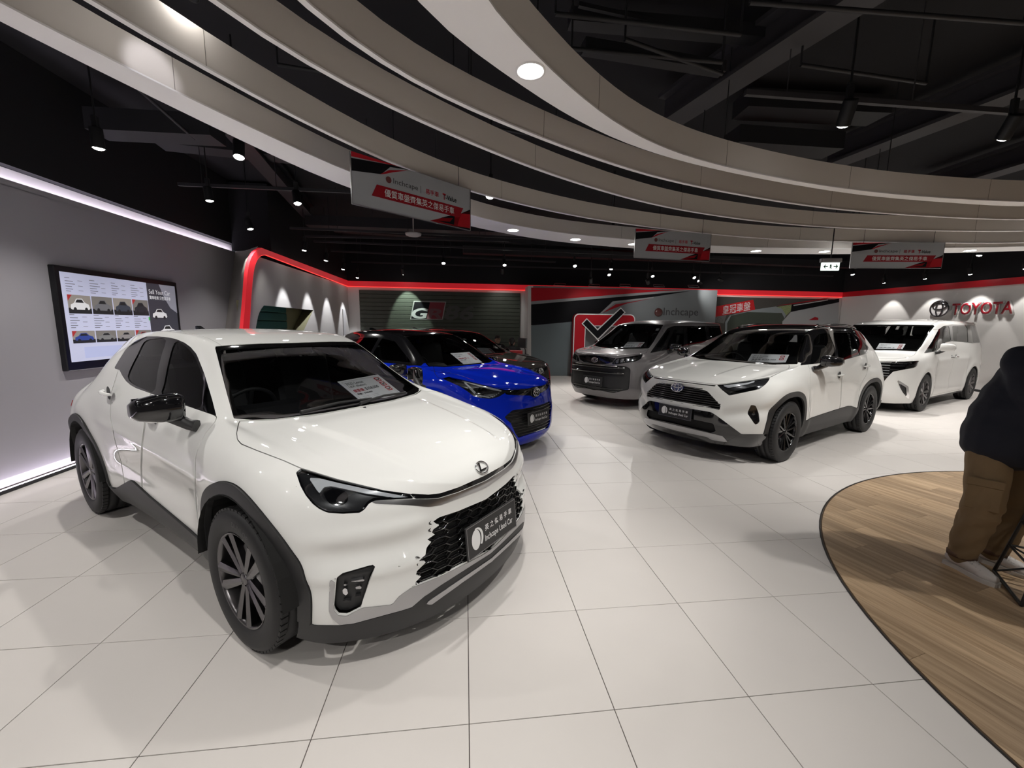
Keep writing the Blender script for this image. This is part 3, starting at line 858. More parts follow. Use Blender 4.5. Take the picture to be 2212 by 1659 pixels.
# niche wall with its slanted red frame
def nw(px, py): return wx(px, py, XW)
OUT = [nw(*p) for p in smooth_poly([(505, 850), (520, 708), (526, 640), (530, 590), (536, 562), (547, 543), (560, 535)], 5)]
INN = [nw(*p) for p in smooth_poly([(522, 850), (534, 705), (538, 640), (543, 590), (549, 566), (558, 553), (570, 550)], 5)]
z_t = OUT[-1][2]; z_b = z_t - .165
def sweep(b, outer, inner, x0, x1):
    n = len(outer); V = []
    for o, i in zip(outer, inner):
        V += [(x0, o[1], o[2]), (x1, o[1], o[2]), (x1, i[1], i[2]), (x0, i[1], i[2])]
    b.add(V, [(a * 4 + q, a * 4 + (q + 1) % 4, a * 4 + 4 + (q + 1) % 4, a * 4 + 4 + q) for a in range(n - 1) for q in range(4)] + [(0, 1, 2, 3), tuple(range(4 * n - 4, 4 * n))[::-1]], False)
def floor_ext(L):   # continue the post down to the floor
    d = L[0] - L[1]; t = L[0][2] / -d[2]; return [L[0] + d * t] + list(L)
OUT, INN = floor_ext(OUT), floor_ext(INN); OUT.append(np.array([XW, YB, z_t])); INN.append(np.array([XW, YB, z_b]))
b = MB(); sweep(b, OUT, INN, XW - .02, XW + .035); struct(b, 'trim_3', M_REDGLOW)
b = MB(); I2 = [i + (i - o) / np.linalg.norm(i - o) * .012 for o, i in zip(OUT, INN)]; sweep(b, INN, I2, XW + .004, XW + .03)
tag(b.build('red_light_line', M_REDLED), 'glowing red light line inside the slanted red frame of the niche wall', 'light strip')
# wall face inside the frame, with niche opening (built as strips around it)
nz = [nw(*p) for p in [(552, 712), (558, 680), (566, 664), (575, 654.5), (580, 653)]]; nr = nw(679, 664.5); n_low = nw(657, 712)
YN0, YN1, ZN1 = nz[0][1], nr[1], nz[-1][2]; ZN0 = .45
b = MB(); Yi = INN[0][1]
poly_out = [(p[1], p[2]) for p in INN] + [(YB, 0)]
# strips: left of niche, right, above, below
def strip(y0, y1, z0, z1):
    b.add([(XW, y0, z0), (XW, y1, z0), (XW, y1, z1), (XW, y0, z1)], [(0, 1, 2, 3)])
inn_y = lambda z: float(np.interp(z, [p[2] for p in INN[:-1]], [p[1] for p in INN[:-1]]))
zs = np.linspace(0, z_b, 40)
for z0, z1 in zip(zs[:-1], zs[1:]):
    y0a, y0b = inn_y(z0), inn_y(z1)
    top_curve = lambda z: np.interp(z, [ZN0, nz[0][2], nz[1][2], nz[2][2], nz[3][2], ZN1], [YN0 - .02, nz[0][1], nz[1][1], nz[2][1], nz[3][1], nz[4][1]])
    if ZN0 <= z0 and z1 <= ZN1:
        b.add([(XW, y0a, z0), (XW, top_curve(z0), z0), (XW, top_curve(z1), z1), (XW, y0b, z1)], [(0, 1, 2, 3)])
        right = lambda z: n_low[1] + (nr[1] - n_low[1]) * (z - n_low[2]) / (nr[2] - n_low[2])
        b.add([(XW, right(z0), z0), (XW, YB, z0), (XW, YB, z1), (XW, right(z1), z1)], [(0, 1, 2, 3)])
    else: b.add([(XW, y0a, z0), (XW, YB, z0), (XW, YB, z1), (XW, y0b, z1)], [(0, 1, 2, 3)])
struct(b, 'wall_niche', M_NICHEWALL)
M_OLIVE = mat('olive_niche_paint', (.21, .20, .115), .75); M_GREENPAD = mat('green_upholstery', (.018, .105, .088), .75, bump=(220, .15))
nb = MB(); DN = .26; yr = lambda z: n_low[1] + (nr[1] - n_low[1]) * (z - n_low[2]) / (nr[2] - n_low[2])
nb.add([(XW, nz[2][1] - .1, ZN1), (XW, nr[1] + .1, ZN1), (XW - DN, nr[1] + .1, ZN1), (XW - DN, nz[2][1] - .1, ZN1)], [(0, 1, 2, 3)])
nb.add([(XW - .001, yr(ZN0), ZN0), (XW - .001, yr(ZN1), ZN1), (XW - DN, yr(ZN1) + .05, ZN1), (XW - DN, yr(ZN0) + .05, ZN0)], [(0, 1, 2, 3)])
nb.add([(XW, YN0 - .03, ZN0), (XW, yr(ZN0), ZN0), (XW - DN, yr(ZN0), ZN0), (XW - DN, YN0 - .03, ZN0)], [(0, 1, 2, 3)])
nb.add([(XW - DN, YN0 - .03, ZN0), (XW - DN, yr(ZN1) + .1, ZN0), (XW - DN, yr(ZN1) + .1, ZN1), (XW - DN, YN0 - .03, ZN1)], [(3, 2, 1, 0)])
nb.add([(XW - .002, YN0 - .03, ZN0), (XW - .002, YN0 - .03, ZN1), (XW - DN, YN0 - .03, ZN1), (XW - DN, YN0 - .03, ZN0)], [(0, 1, 2, 3)])
niche = struct(nb, 'wall_niche_lining', M_OLIVE)
pad_y1 = wx(620, 690, XW - DN + .06)[1]
for k in range(9):
    z1 = ZN1 - .005 - k * .165; z0 = z1 - .158
    if z0 < ZN0: break
    p = MB(); p.box((XW - DN + .03, (YN0 - .02 + pad_y1) / 2, (z0 + z1) / 2), (.06, pad_y1 - YN0 + .02, z1 - z0), bev=.016); p.build('upholstered_panel', M_GREENPAD, niche)
# return between grey wall and frame
b = MB(); A0, A1 = np.array([XL, wx(480, 720, XL)[1] - .45, 0]), np.array([XL, wx(507, 541, XL)[1] + .02, z_t + .02])
rows = []
for t in np.linspace(0, 1, 12):
    p = A0 + (A1 - A0) * t; y_o = float(np.interp(p[2], [q[2] for q in OUT[:-1]], [q[1] for q in OUT[:-1]])); rows.append((p, np.array([XW - .02, y_o, p[2]])))
V = []
for a, c in rows:
    for s_ in np.linspace(0, 1, 7):
        q = a * (1 - s_) + c * s_; q = q + np.array([-.0, .14 * math.sin(math.pi * s_) * (1 - s_), 0]); V.append(q)
b.add(V, [(i * 7 + j, i * 7 + j + 1, i * 7 + j + 8, i * 7 + j + 7) for i in range(11) for j in range(6)], True); struct(b, 'wall_return', mat('stone_grey_paint', (.36, .34, .31), .8))
b = MB(); b.box((XW - .35, (8.6 + YB) / 2, z_t + .62), (.68, YB - 8.2, 1.2)); struct(b, 'wall_upper_niche', M_BLACKCEIL)
# narrow white door jamb on the niche wall
b = MB(); y0, y1 = nw(740, 690)[1], nw(745, 690)[1]; b.box((XW + .01, (y0 + y1) / 2, 1.0), (.03, abs(y1 - y0), 2.0)); struct(b, 'door_1', mat('pale_metal_frame', (.55, .55, .56), .4))

# back wall, right wall, red band
b = MB(); b.box(((XW + XR) / 2, YB + .1, z_b / 2), (XR - XW + .4, .2, z_b)); struct(b, 'wall_back', M_WHITEWALL)
b = MB(); b.box((XR + .1, 4.4, z_b / 2), (.2, 18.4, z_b)); struct(b, 'wall_right', M_WHITEWALL)
b = MB(); b.box(((XW + XR) / 2, YB + .06, (z_t + z_b) / 2), (XR - XW + .3, .2, z_t - z_b)); struct(b, 'trim_4', M_REDGLOW)
b = MB(); b.box((XR + .06, 4.4, (z_t + z_b) / 2), (.2, 18.1, z_t - z_b)); struct(b, 'trim_5', M_RED)
b = MB(); b.box(((XW + XR) / 2, YB - .045, z_b - .006), (XR - XW - .1, .01, .016)); tag(b.build('red_light_line', M_REDLED), 'glowing red light line under the red band of the back wall', 'light strip')
b = MB(); b.box(((XW + XR) / 2, YB + .1, z_t + .65), (XR - XW + 1.2, .2, 1.3)); struct(b, 'wall_back_upper', M_BLACKCEIL)
b = MB(); b.box((XR + .1, 4.4, z_t + .65), (.2, 18.4, 1.3)); struct(b, 'wall_right_upper', M_BLACKCEIL)
b = MB(); b.box(((XL + XR) / 2, -4.95, 2.1), (XR - XL + .6, .2, 4.2)); struct(b, 'wall_front', mat('dim_grey_wall', (.22, .21, .21), .8))
b = MB(); b.box((XR - .004, 4.4, .03), (.012, 18, .06)); struct(b, 'baseboard_right', M_STEEL)
CZ = 4.15
b = MB(); b.box(((XL + XR) / 2, 4.2, CZ + .05), (XR - XL + .8, 19.2, .1)); ceiling = struct(b, 'ceiling', M_BLACKCEIL)

# ------------------------------------------------------------------ curved ceiling bands
BZ, BC = 3.0, np.array([5.2, -.5])
PX5N = [(1038, 0), (1088, 47), (1164, 129), (1236, 197), (1307, 252), (1378, 296), (1493, 342), (1658, 381), (1822, 408), (1986, 425), (2212, 437)]
PX5F = [(886, 0), (1000, 86), (1110, 173), (1219, 244), (1329, 299), (1438, 337), (1603, 378), (1822, 416), (1986, 433), (2212, 446)]
PX4 = [(646, 0), (768, 97), (904, 181), (1000, 227), (1192, 307), (1384, 373), (1548, 411), (1767, 447), (1986, 466), (2212, 475)]
PX3 = [(452, 0), (588, 90), (768, 194), (1000, 301), (1219, 386), (1438, 447), (1658, 480), (1877, 495), (2212, 500)]
PX2 = [(185, 0), (316, 75), (542, 203), (740, 304), (853, 355), (966, 398), (1079, 430), (1240, 466), (1384, 488), (1603, 512), (1822, 522), (2212, 525)]
PX1N = [(0, 11), (249, 136), (398, 210), (588, 298), (759, 375), (1016, 466), (1124, 489), (1240, 507), (1537, 531), (1701, 536), (1900, 537), (2212, 533)]
PX1F = [(0, 41), (271, 181), (542, 312), (759, 409), (1016, 488), (1240, 526), (1537, 546), (1837, 549), (2047, 546), (2212, 542)]
def band_curve(px, n=90):
    P = np.array([on_z(x, y, BZ)[:2] for x, y in px])
    def ext(p0, p1, sgn):
        """carry on round the oval from the last traced point"""
        r = np.linalg.norm(p1 - BC); a = math.atan2(*(p1 - BC)[::-1]); r0 = np.linalg.norm(p0 - BC); a0 = math.atan2(*(p0 - BC)[::-1])
        dr = (r - r0) / max(abs(a - a0), 1e-3) * .0; out = []
        for k in range(1, 8): out.append(BC + (r + dr * k) * np.array([math.cos(a + sgn * .13 * k), math.sin(a + sgn * .13 * k)]))
        return out
    pts = ext(P[1], P[0], 1)[::-1] + list(P) + ext(P[-2], P[-1], -1)
    Q = smooth_poly(pts, 8); d = np.concatenate([[0], np.cumsum(np.hypot(*np.diff(Q, axis=0).T))]); t = np.linspace(0, d[-1], n)
    Q = np.stack([np.interp(t, d, Q[:, 0]), np.interp(t, d, Q[:, 1])], 1)
    for _ in range(3): Q[1:-1] = Q[1:-1] * .5 + (Q[:-2] + Q[2:]) * .25
    return Q
def offset_curve(Q, w):
    t = np.gradient(Q, axis=0); t /= np.linalg.norm(t, axis=1, keepdims=True); return Q + np.stack([-t[:, 1], t[:, 0]], 1) * w
def match_curve(Q, F_):
    """for every point of Q the point of F_ lying outwards along its normal"""
    t = np.gradient(Q, axis=0); t /= np.linalg.norm(t, axis=1, keepdims=True); n = np.stack([-t[:, 1], t[:, 0]], 1); W = []
    for q, m in zip(Q, n):
        v = F_ - q; al = v @ m; ac = np.abs(v @ np.array([m[1], -m[0]])); i = np.argmin(ac + np.where(al > 0, 0, 1e3)); W.append(max(al[i], .03))
    W = np.array(W)
    for _ in range(8): W[1:-1] = W[1:-1] * .5 + (W[:-2] + W[2:]) * .25
    return Q + n * W[:, None]
def band(name, near, far, h, label, seams=9):
    e = empty(name, (float(BC[0]), float(BC[1]), BZ), 0, label, 'ceiling band', 'curved ceiling bands'); n = len(near); o = np.array([BC[0], BC[1], BZ])
    b = MB(); V = []
    for p, q in zip(near, far): V += [(*p, BZ + .004), (*p, BZ + h), (*q, BZ + .004), (*q, BZ + h)]
    V = np.array(V) - o
    b.add(V, [(4 * i, 4 * i + 4, 4 * i + 5, 4 * i + 1) for i in range(n - 1)] + [(4 * i + 2, 4 * i + 3, 4 * i + 7, 4 * i + 6) for i in range(n - 1)], True)
    b.add(V, [(4 * i + 1, 4 * i + 5, 4 * i + 7, 4 * i + 3) for i in range(n - 1)]); b.build('band_fascia', M_FASCIA, e)
    b = MB(); nn, ff = near + (near - far) / np.linalg.norm(near - far, axis=1, keepdims=True) * .006, far; V = []
    for p, q in zip(nn, ff): V += [(*p, BZ), (*q, BZ), (*p, BZ + .010), (*q, BZ + .010)]
    V = np.array(V) - o; b.add(V, [(4 * i, 4 * i + 1, 4 * i + 5, 4 * i + 4) for i in range(n - 1)] + [(4 * i, 4 * i + 4, 4 * i + 6, 4 * i + 2) for i in range(n - 1)]); b.build('band_soffit', M_BANDWHITE, e)
    for k in np.linspace(.08, .92, seams):
        i = int(k * (n - 1)); t = near[i + 1] - near[i]; t /= np.linalg.norm(t); m_ = np.array([-t[1], t[0]]); c = near[i] - m_ * .0008
        s_ = MB(); R = np.stack([np.array([*t, 0]), np.array([*m_, 0]), np.array([0, 0, 1.0])], 1); s_.box((c[0] - o[0], c[1] - o[1], h / 2), (.003, .002, h), R); s_.build('panel_joint', mat('joint_line', (.25, .23, .20), .8), e)
    for k in np.linspace(.1, .9, 7):      # hanger rods
        i = int(k * (n - 1)); c = (near[i] + far[i]) / 2; s_ = MB(); s_.tube([(c[0] - o[0], c[1] - o[1], h), (c[0] - o[0], c[1] - o[1], CZ - BZ)], .005, 5); s_.build('hanger_rod', M_STEEL, e)
    return e
c5n = band_curve(PX5N); c5f = match_curve(c5n, band_curve(PX5F, 400)); c1n = band_curve(PX1N); c1f = match_curve(c1n, band_curve(PX1F, 400))
c4, c3, c2 = band_curve(PX4), band_curve(PX3), band_curve(PX2)
band('ceiling_band', c5n, c5f, .225, 'innermost curved ceiling band with broad white underside and a round downlight')
band('ceiling_band', c4, offset_curve(c4, .028), .20, 'curved ceiling band next to the innermost broad band')
band('ceiling_band', c3, offset_curve(c3, .028), .20, 'middle one of the five curved ceiling bands')
band('ceiling_band', c2, offset_curve(c2, .03), .20, 'curved ceiling band carrying the hanging banners')
band('ceiling_band', c1n, c1f, .20, 'outermost curved ceiling band with a row of small downlights in its white underside')

# ------------------------------------------------------------------ lamps
def aim(o, tgt):
    d = Vector(tgt) - o.location; o.rotation_euler = d.to_track_quat('-Z', 'Y').to_euler()
def spot_lamp(parent, loc, tgt, watts, deg, blend=.35, col=(1, .965, .92), r=.035):
    l = bpy.data.lights.new('spot_beam', 'SPOT'); l.energy = watts; l.spot_size = math.radians(deg); l.spot_blend = blend; l.color = col; l.shadow_soft_size = r
    o = link('spot_beam', l, parent); o.location = Vector(loc); d = Vector(tgt) - Vector(loc); o.rotation_euler = d.to_track_quat('-Z', 'Y').to_euler(); return o
M_SPOTBODY = mat('black_lamp_housing', (.012, .012, .013), .45)
def track_spot(px, tgt, watts, deg, label, group, z=3.1, pos=None, cct=(1, .965, .92), blend=.4):
    p = np.array(pos, float) if pos is not None else on_z(px[0], px[1], z)
    e = empty('track_spotlight', tuple(p), 0, label, 'spotlight', group)
    d = np.array(tgt, float) - p; d /= np.linalg.norm(d); a = Vector(d).to_track_quat('Z', 'Y').to_matrix(); R = np.array(a)
    prof = [(.0, -.17), (.044, -.17), (.048, -.16), (.048, -.008), (.050, 0), (.044, 0), (.040, -.02)]
    b = MB(); b.lathe(prof, 20, 'Z'); b.V = [tuple(R @ np.array(v)) for v in b.V]; h = b.build('lamp_head', M_SPOTBODY, e)
    g = MB(); g.lathe([(0, .014), (.022, .011), (.036, .004), (.043, -.004)], 20, 'Z'); g.V = [tuple(R @ np.array(v)) for v in g.V]; g.F = [f[::-1] for f in g.F]; g.build('lamp_lens', M_LAMPGLOW, h)
    top = R @ np.array([0, 0, -.10]); b = MB(); b.tube([tuple(top), (top[0], top[1], CZ - p[2])], .008, 6); b.box((top[0], top[1], .20), (.05, .035, .14), bev=.006); b.build('lamp_stem', M_SPOTBODY, e)
    spot_lamp(e, tuple(d * .03), tuple(d * 2), watts, deg, blend, cct); return e
G1 = 'track spotlights above the cars'; LB1 = 'black track spotlight hanging under the dark ceiling'
SPOTS = [((213, 321), (-3.4, 4.6, 0), 75, 105), ((516, 340), (-1.9, 3.6, .4), 70, 105), ((453, 434), (-3.0, 6.0, 0), 85, 110), ((643, 440), (-1.6, 5.2, 0), 60, 100), ((541, 495), (-2.8, 7.4, 0), 85, 110),
         ((958, 569), (-.4, 8.8, 0), 70, 105), ((1090, 573), (1.2, 9.0, 0), 80, 105), ((1242, 575), (3.0, 8.4, 0), 110, 95), ((1316, 594), (4.6, 9.4, .3), 100, 100), ((1410, 597), (5.6, 9.2, .3), 110, 100), ((1500, 600), (7.4, 9.2, 0), 110, 105),
         ((1820, 272), (3.4, 4.6, .3), 95, 85), ((2165, 300), (4.9, 4.9, .3), 110, 95), ((2115, 552), (10.0, 7.6, .3), 130, 105)]
for px, t, w, dg in SPOTS: track_spot(px, t, w, dg, LB1, G1, blend=.75)
# made-up extra spots, added to brighten the floor, cars and ceiling bands
for pos, t, w, dg in (((-2.6, .4, 3.1), (-2.0, 1.6, 0), 95, 115), ((.2, .7, 3.1), (-.4, 2.2, .3), 95, 100), ((1.7, 1.5, 3.1), (.6, 2.8, .5), 70, 60), ((-3.2, 2.3, 3.1), (-2.7, 2.7, 0), 75, 115), ((.3, 5.2, 3.1), (-.2, 5.0, 0), 50, 100), ((2.5, 7.0, 3.1), (2.3, 6.8, 0), 95, 105), ((6.6, 6.6, 3.1), (6.2, 6.2, 0), 100, 110), ((8.6, 7.6, 3.1), (8.4, 6.8, 0), 130, 110), ((8.2, 4.8, 3.1), (7.6, 4.8, 0), 120, 110), ((11.6, 6.0, 3.1), (11.3, 6.4, 0), 120, 110), ((4.6, 1.6, 3.1), (4.2, 1.8, 0), 100, 110), ((-.9, -1.4, 3.1), (-1.0, .2, 0), 85, 115), ((2.4, -1.0, 3.1), (2.2, .0, 0), 60, 110), ((7.2, 1.6, 3.1), (7.0, 1.8, 0), 90, 115), ((3.9, 10.9, 3.1), (3.6, 10.6, 0), 80, 110), ((10.8, 10.6, 3.1), (11, 9.8, 0), 100, 110), ((-2.8, -2.6, 3.1), (-2.6, -2.0, 0), 70, 115), ((1.0, -3.2, 3.1), (1.0, -2.8, 0), 70, 115), ((5.2, -2.6, 3.1), (5.0, -2.2, 0), 70, 115), ((9.6, -1.4, 3.1), (9.4, -1.0, 0), 90, 115), ((11.0, 2.4, 3.1), (10.8, 2.6, 0), 100, 115)):
    track_spot(None, t, w, dg, LB1, G1, pos=pos, blend=.8)
LB2 = 'black spotlight washing the light grey wall beside the green niche'
for px in ((657, 541), (704, 563), (741, 582), (772, 600)):
    p = wx(px[0], px[1], XW + .45); track_spot(None, (XW + .13, p[1], 1.0), 110, 46, LB2, 'spotlights washing the niche wall', pos=p, blend=.3, cct=(.97, .97, 1))
LB3 = 'black spotlight washing the white wall with the red letters'
for y in (11.6, 10.45, 9.4, 8.35, 7.2): track_spot(None, (XR - .05, y, 1.0), 48, 58, LB3, 'spotlights washing the right wall', pos=(XR - .42, y, 3.02), blend=.15)
LB4 = 'black spotlight aimed at the graphics of the back wall'  # some of these spots are added to brighten the back wall
for px, t, w, yl in (((1085, 591), (1.2, YB, 1.6), 22, 12.4), ((1276, 610), (4.2, YB, 1.2), 26, 11.3), ((1515, 612), (9.6, YB, 2.0), 45, 12.2), ((1560, 606), (11.4, YB, 2.0), 50, 12.2), ((1400, 612), (6.6, YB, 1.6), 26, 11.3)):
    p = wy(px[0], px[1], yl); p[2] = min(p[2], 3.1); track_spot(None, t, w, 85, LB4, 'spotlights aimed at the back wall', pos=p, blend=1)
# lamp over the dark green panel
p = wy(870, 560, 12.75); track_spot(None, (-1.75, YB, 1.75), 130, 52, LB4, 'spotlights aimed at the back wall', pos=(p[0], p[1], 3.05), blend=.25, cct=(.85, 1, .88))
# accent spot grazing the outer ceiling band
track_spot(None, tuple(on_z(330, 175, 3.0) + np.array([0, 0, .06])), 5, 30, 'black spotlight grazing the outermost ceiling band', None, pos=on_z(330, 175, 3.0) + np.array([.42, -.32, .28]), blend=.05, cct=(.93, .92, 1))
# downlights let into the band soffits
def downlight(px, r, watts, label, deg=80):
    p = on_z(px[0], px[1], BZ) if px is not None else None
    return downlight_at(p, r, watts, label, deg)
def downlight_at(p, r, watts, label, deg=80):
    e = empty('downlight', (p[0], p[1], BZ - .002), 0, label, 'downlight', 'downlights in the ceiling bands')
    b = MB(); b.lathe([(r * 1.12, .004), (r * 1.12, -.006), (r, -.006), (r * .95, -.0015)], 28, 'Z'); b.build('trim_ring', M_BANDWHITE, e)
    g = MB(); g.lathe([(0, -.002), (r * .96, -.002)], 28, 'Z'); g.F = [f[::-1] for f in g.F]; g.build('glowing_disc', M_LAMPGLOW, e)
    spot_lamp(e, (0, 0, -.012), (0, 0, -1), watts, deg, .5, r=r * .8); return e
downlight((1146, 152), .075, 60, 'unseen round downlight added in the innermost ceiling band')
for px in ((1108, 497), (1243, 517), (1368, 527), (1633, 542), (1781, 543), (2095, 541)): downlight(px, .085, 55, 'small round downlight in the outermost ceiling band')
for i in (14, 70): c = (c5n[i] + c5f[i]) / 2; downlight_at((c[0], c[1]), .075, 55, 'unseen round downlight added in the innermost ceiling band')  # added out of view to light the front of the white crossover

# ------------------------------------------------------------------ dark structure under the ceiling
def ceil_bar(name, a, z0, c, z1, w, h, label, cat, m=M_STEEL, group=None, flange=0.0):
    A, B = on_z(a[0], a[1], z0), on_z(c[0], c[1], z1)
    for q in (A, B): q[0] = min(max(q[0], XL + .3 if q[1] < 8 else XW + .3), XR - .3); q[1] = min(q[1], YB - .35)
    d = B - A; L = np.linalg.norm(d); d /= L; s_ = np.cross(d, (0, 0, 1)); s_ /= np.linalg.norm(s_); R = np.stack([d, s_, np.cross(s_, d)], 1)
    b = MB()
    if flange:
        b.box((A + B) / 2, (L, w, h * .14), R); b.box((A + B) / 2 + np.array([0, 0, h * .5]), (L, w * .3, h), R); b.box((A + B) / 2 + np.array([0, 0, h]), (L, w, h * .14), R)
    else: b.box((A + B) / 2, (L, w, h), R)
    if name == 'lighting_track':
        for t in (.12, .5, .88): q = A + (B - A) * t; b.tube([q, (q[0], q[1], CZ - .002)], .005, 5)
    return tag(b.build(name, m), label, cat, group)
M_STEEL2 = mat('dark_grey_steel', (.045, .043, .048), .6)
ceil_bar('steel_beam', (1440, 270), 3.75, (1890, -20), 3.75, .26, .26, 'dark steel roof beam running above the innermost ceiling band', 'beam', M_STEEL2, flange=1)
ceil_bar('steel_beam', (1790, 360), 3.75, (2300, 165), 3.75, .26, .26, 'dark steel roof beam beyond the two spotlights', 'beam', M_STEEL2, flange=1)
ceil_bar('steel_beam', (2000, 420), 3.75, (2300, 330), 3.75, .26, .26, 'dark steel roof beam farthest towards the white wall', 'beam', M_STEEL2, flange=1)
ceil_bar('steel_beam', (480, 260), 3.8, (660, 470), 3.8, .22, .24, 'dark steel roof beam over the white crossover', 'beam', M_STEEL, flange=1)
ceil_bar('lighting_track', (1610, 200), 3.4, (2300, 250), 3.4, .035, .04, 'thin black lighting track holding the two spotlights over the timber floor', 'track', M_STEEL2)
for k, (a, c) in enumerate((((385, 398), (800, 416)), ((380, 500), (1100, 520)), ((560, 490), (1400, 525)), ((620, 519), (1600, 560)), ((660, 540), (1200, 566)), ((730, 565), (1800, 596)))):
    ceil_bar('lighting_track', a, 3.36, c, 3.36, .035, .04, 'thin black lighting track under the dark ceiling', 'track', M_STEEL, 'lighting tracks')
DUCT_LAB = ['broad dark duct above the grey wall, next to the screen', 'broad dark duct crossing over the white crossover', 'flat dark duct running behind the largest hanging banner', 'narrow dark duct just below the flat one behind the largest banner', 'dark duct running over the graphic wall towards the exit sign', 'slim dark cable tray over the innermost ceiling band', 'small dark duct below the slim cable tray', 'wide dark duct beside the roof beam, over the two timber-floor spotlights', 'lower wide dark duct beside the roof beam', 'thin dark rail above the innermost ceiling band']
for k, (a, c, w, h) in enumerate((((110, 262), (470, 282), .30, .22), ((220, 290), (640, 330), .30, .22), ((640, 478), (1500, 512), .35, .2), ((640, 490), (1500, 560), .25, .16), ((1000, 540), (1900, 575), .3, .2), ((1230, 40), (1700, 80), .12, .1), ((1260, 100), (1560, 150), .1, .08), ((1600, 225), (1900, 240), .3, .18), ((1580, 300), (1800, 315), .3, .18), ((1250, 10), (1540, 75), .03, .03))):
    ceil_bar('air_duct', a, 3.70 + .27 * (k % 2), c, 3.70 + .27 * (k % 2), w, h, DUCT_LAB[k], 'duct', M_STEEL)
for k, (a, c) in enumerate((((1200, 30), (1600, 75)), ((1235, 105), (1560, 135)), ((1350, 85), (1560, 160)), ((1620, 5), (2212, 50)), ((1730, 140), (2000, 180)), ((150, 60), (420, 300)), ((600, 140), (980, 200)), ((860, 240), (1200, 300)))):
    A, B = on_z(a[0], a[1], 3.6), on_z(c[0], c[1], 3.6); b = MB(); b.tube([A, B], .016, 6); b.tube([A, A + np.array([0, 0, .5])], .008, 5); b.tube([B, B + np.array([0, 0, .5])], .008, 5); tag(b.build('ceiling_pipe', M_STEEL), 'thin dark pipe hung below the ceiling', 'pipe', 'ceiling pipes')
for px in ((893, 508), ):
    p = on_z(px[0], px[1], 3.2); b = MB(); b.lathe([(0, -.02), (.10, -.018), (.14, 0), (.15, .03), (0, .03)], 24, 'Z'); b.tube([(0, 0, .03), (0, 0, .9)], .01, 6); o = b.build('ceiling_speaker', mat('off_white_plastic', (.55, .52, .5), .5)); o.location = tuple(p); tag(o, 'flat round white disc hanging between the dark ducts', 'speaker')
# thin picture frames standing on top of the graphic wall
for px in ((1210, 617), (1285, 619), (1352, 619), (1425, 620), (1500, 621)):
    p = wy(px[0], px[1], 12.75); b = MB(); b.tube([(-.22, -.05, 0), (-.12, .2, .09), (.22, .2, .09), (.14, -.05, 0)], .009, 6, closed=True); o = b.build('wall_bracket', mat('pale_steel', (.5, .5, .52), .35, .8)); o.location = tuple(p); tag(o, 'thin pale steel bracket sticking out above the graphic wall', 'bracket', 'brackets above the graphic wall')

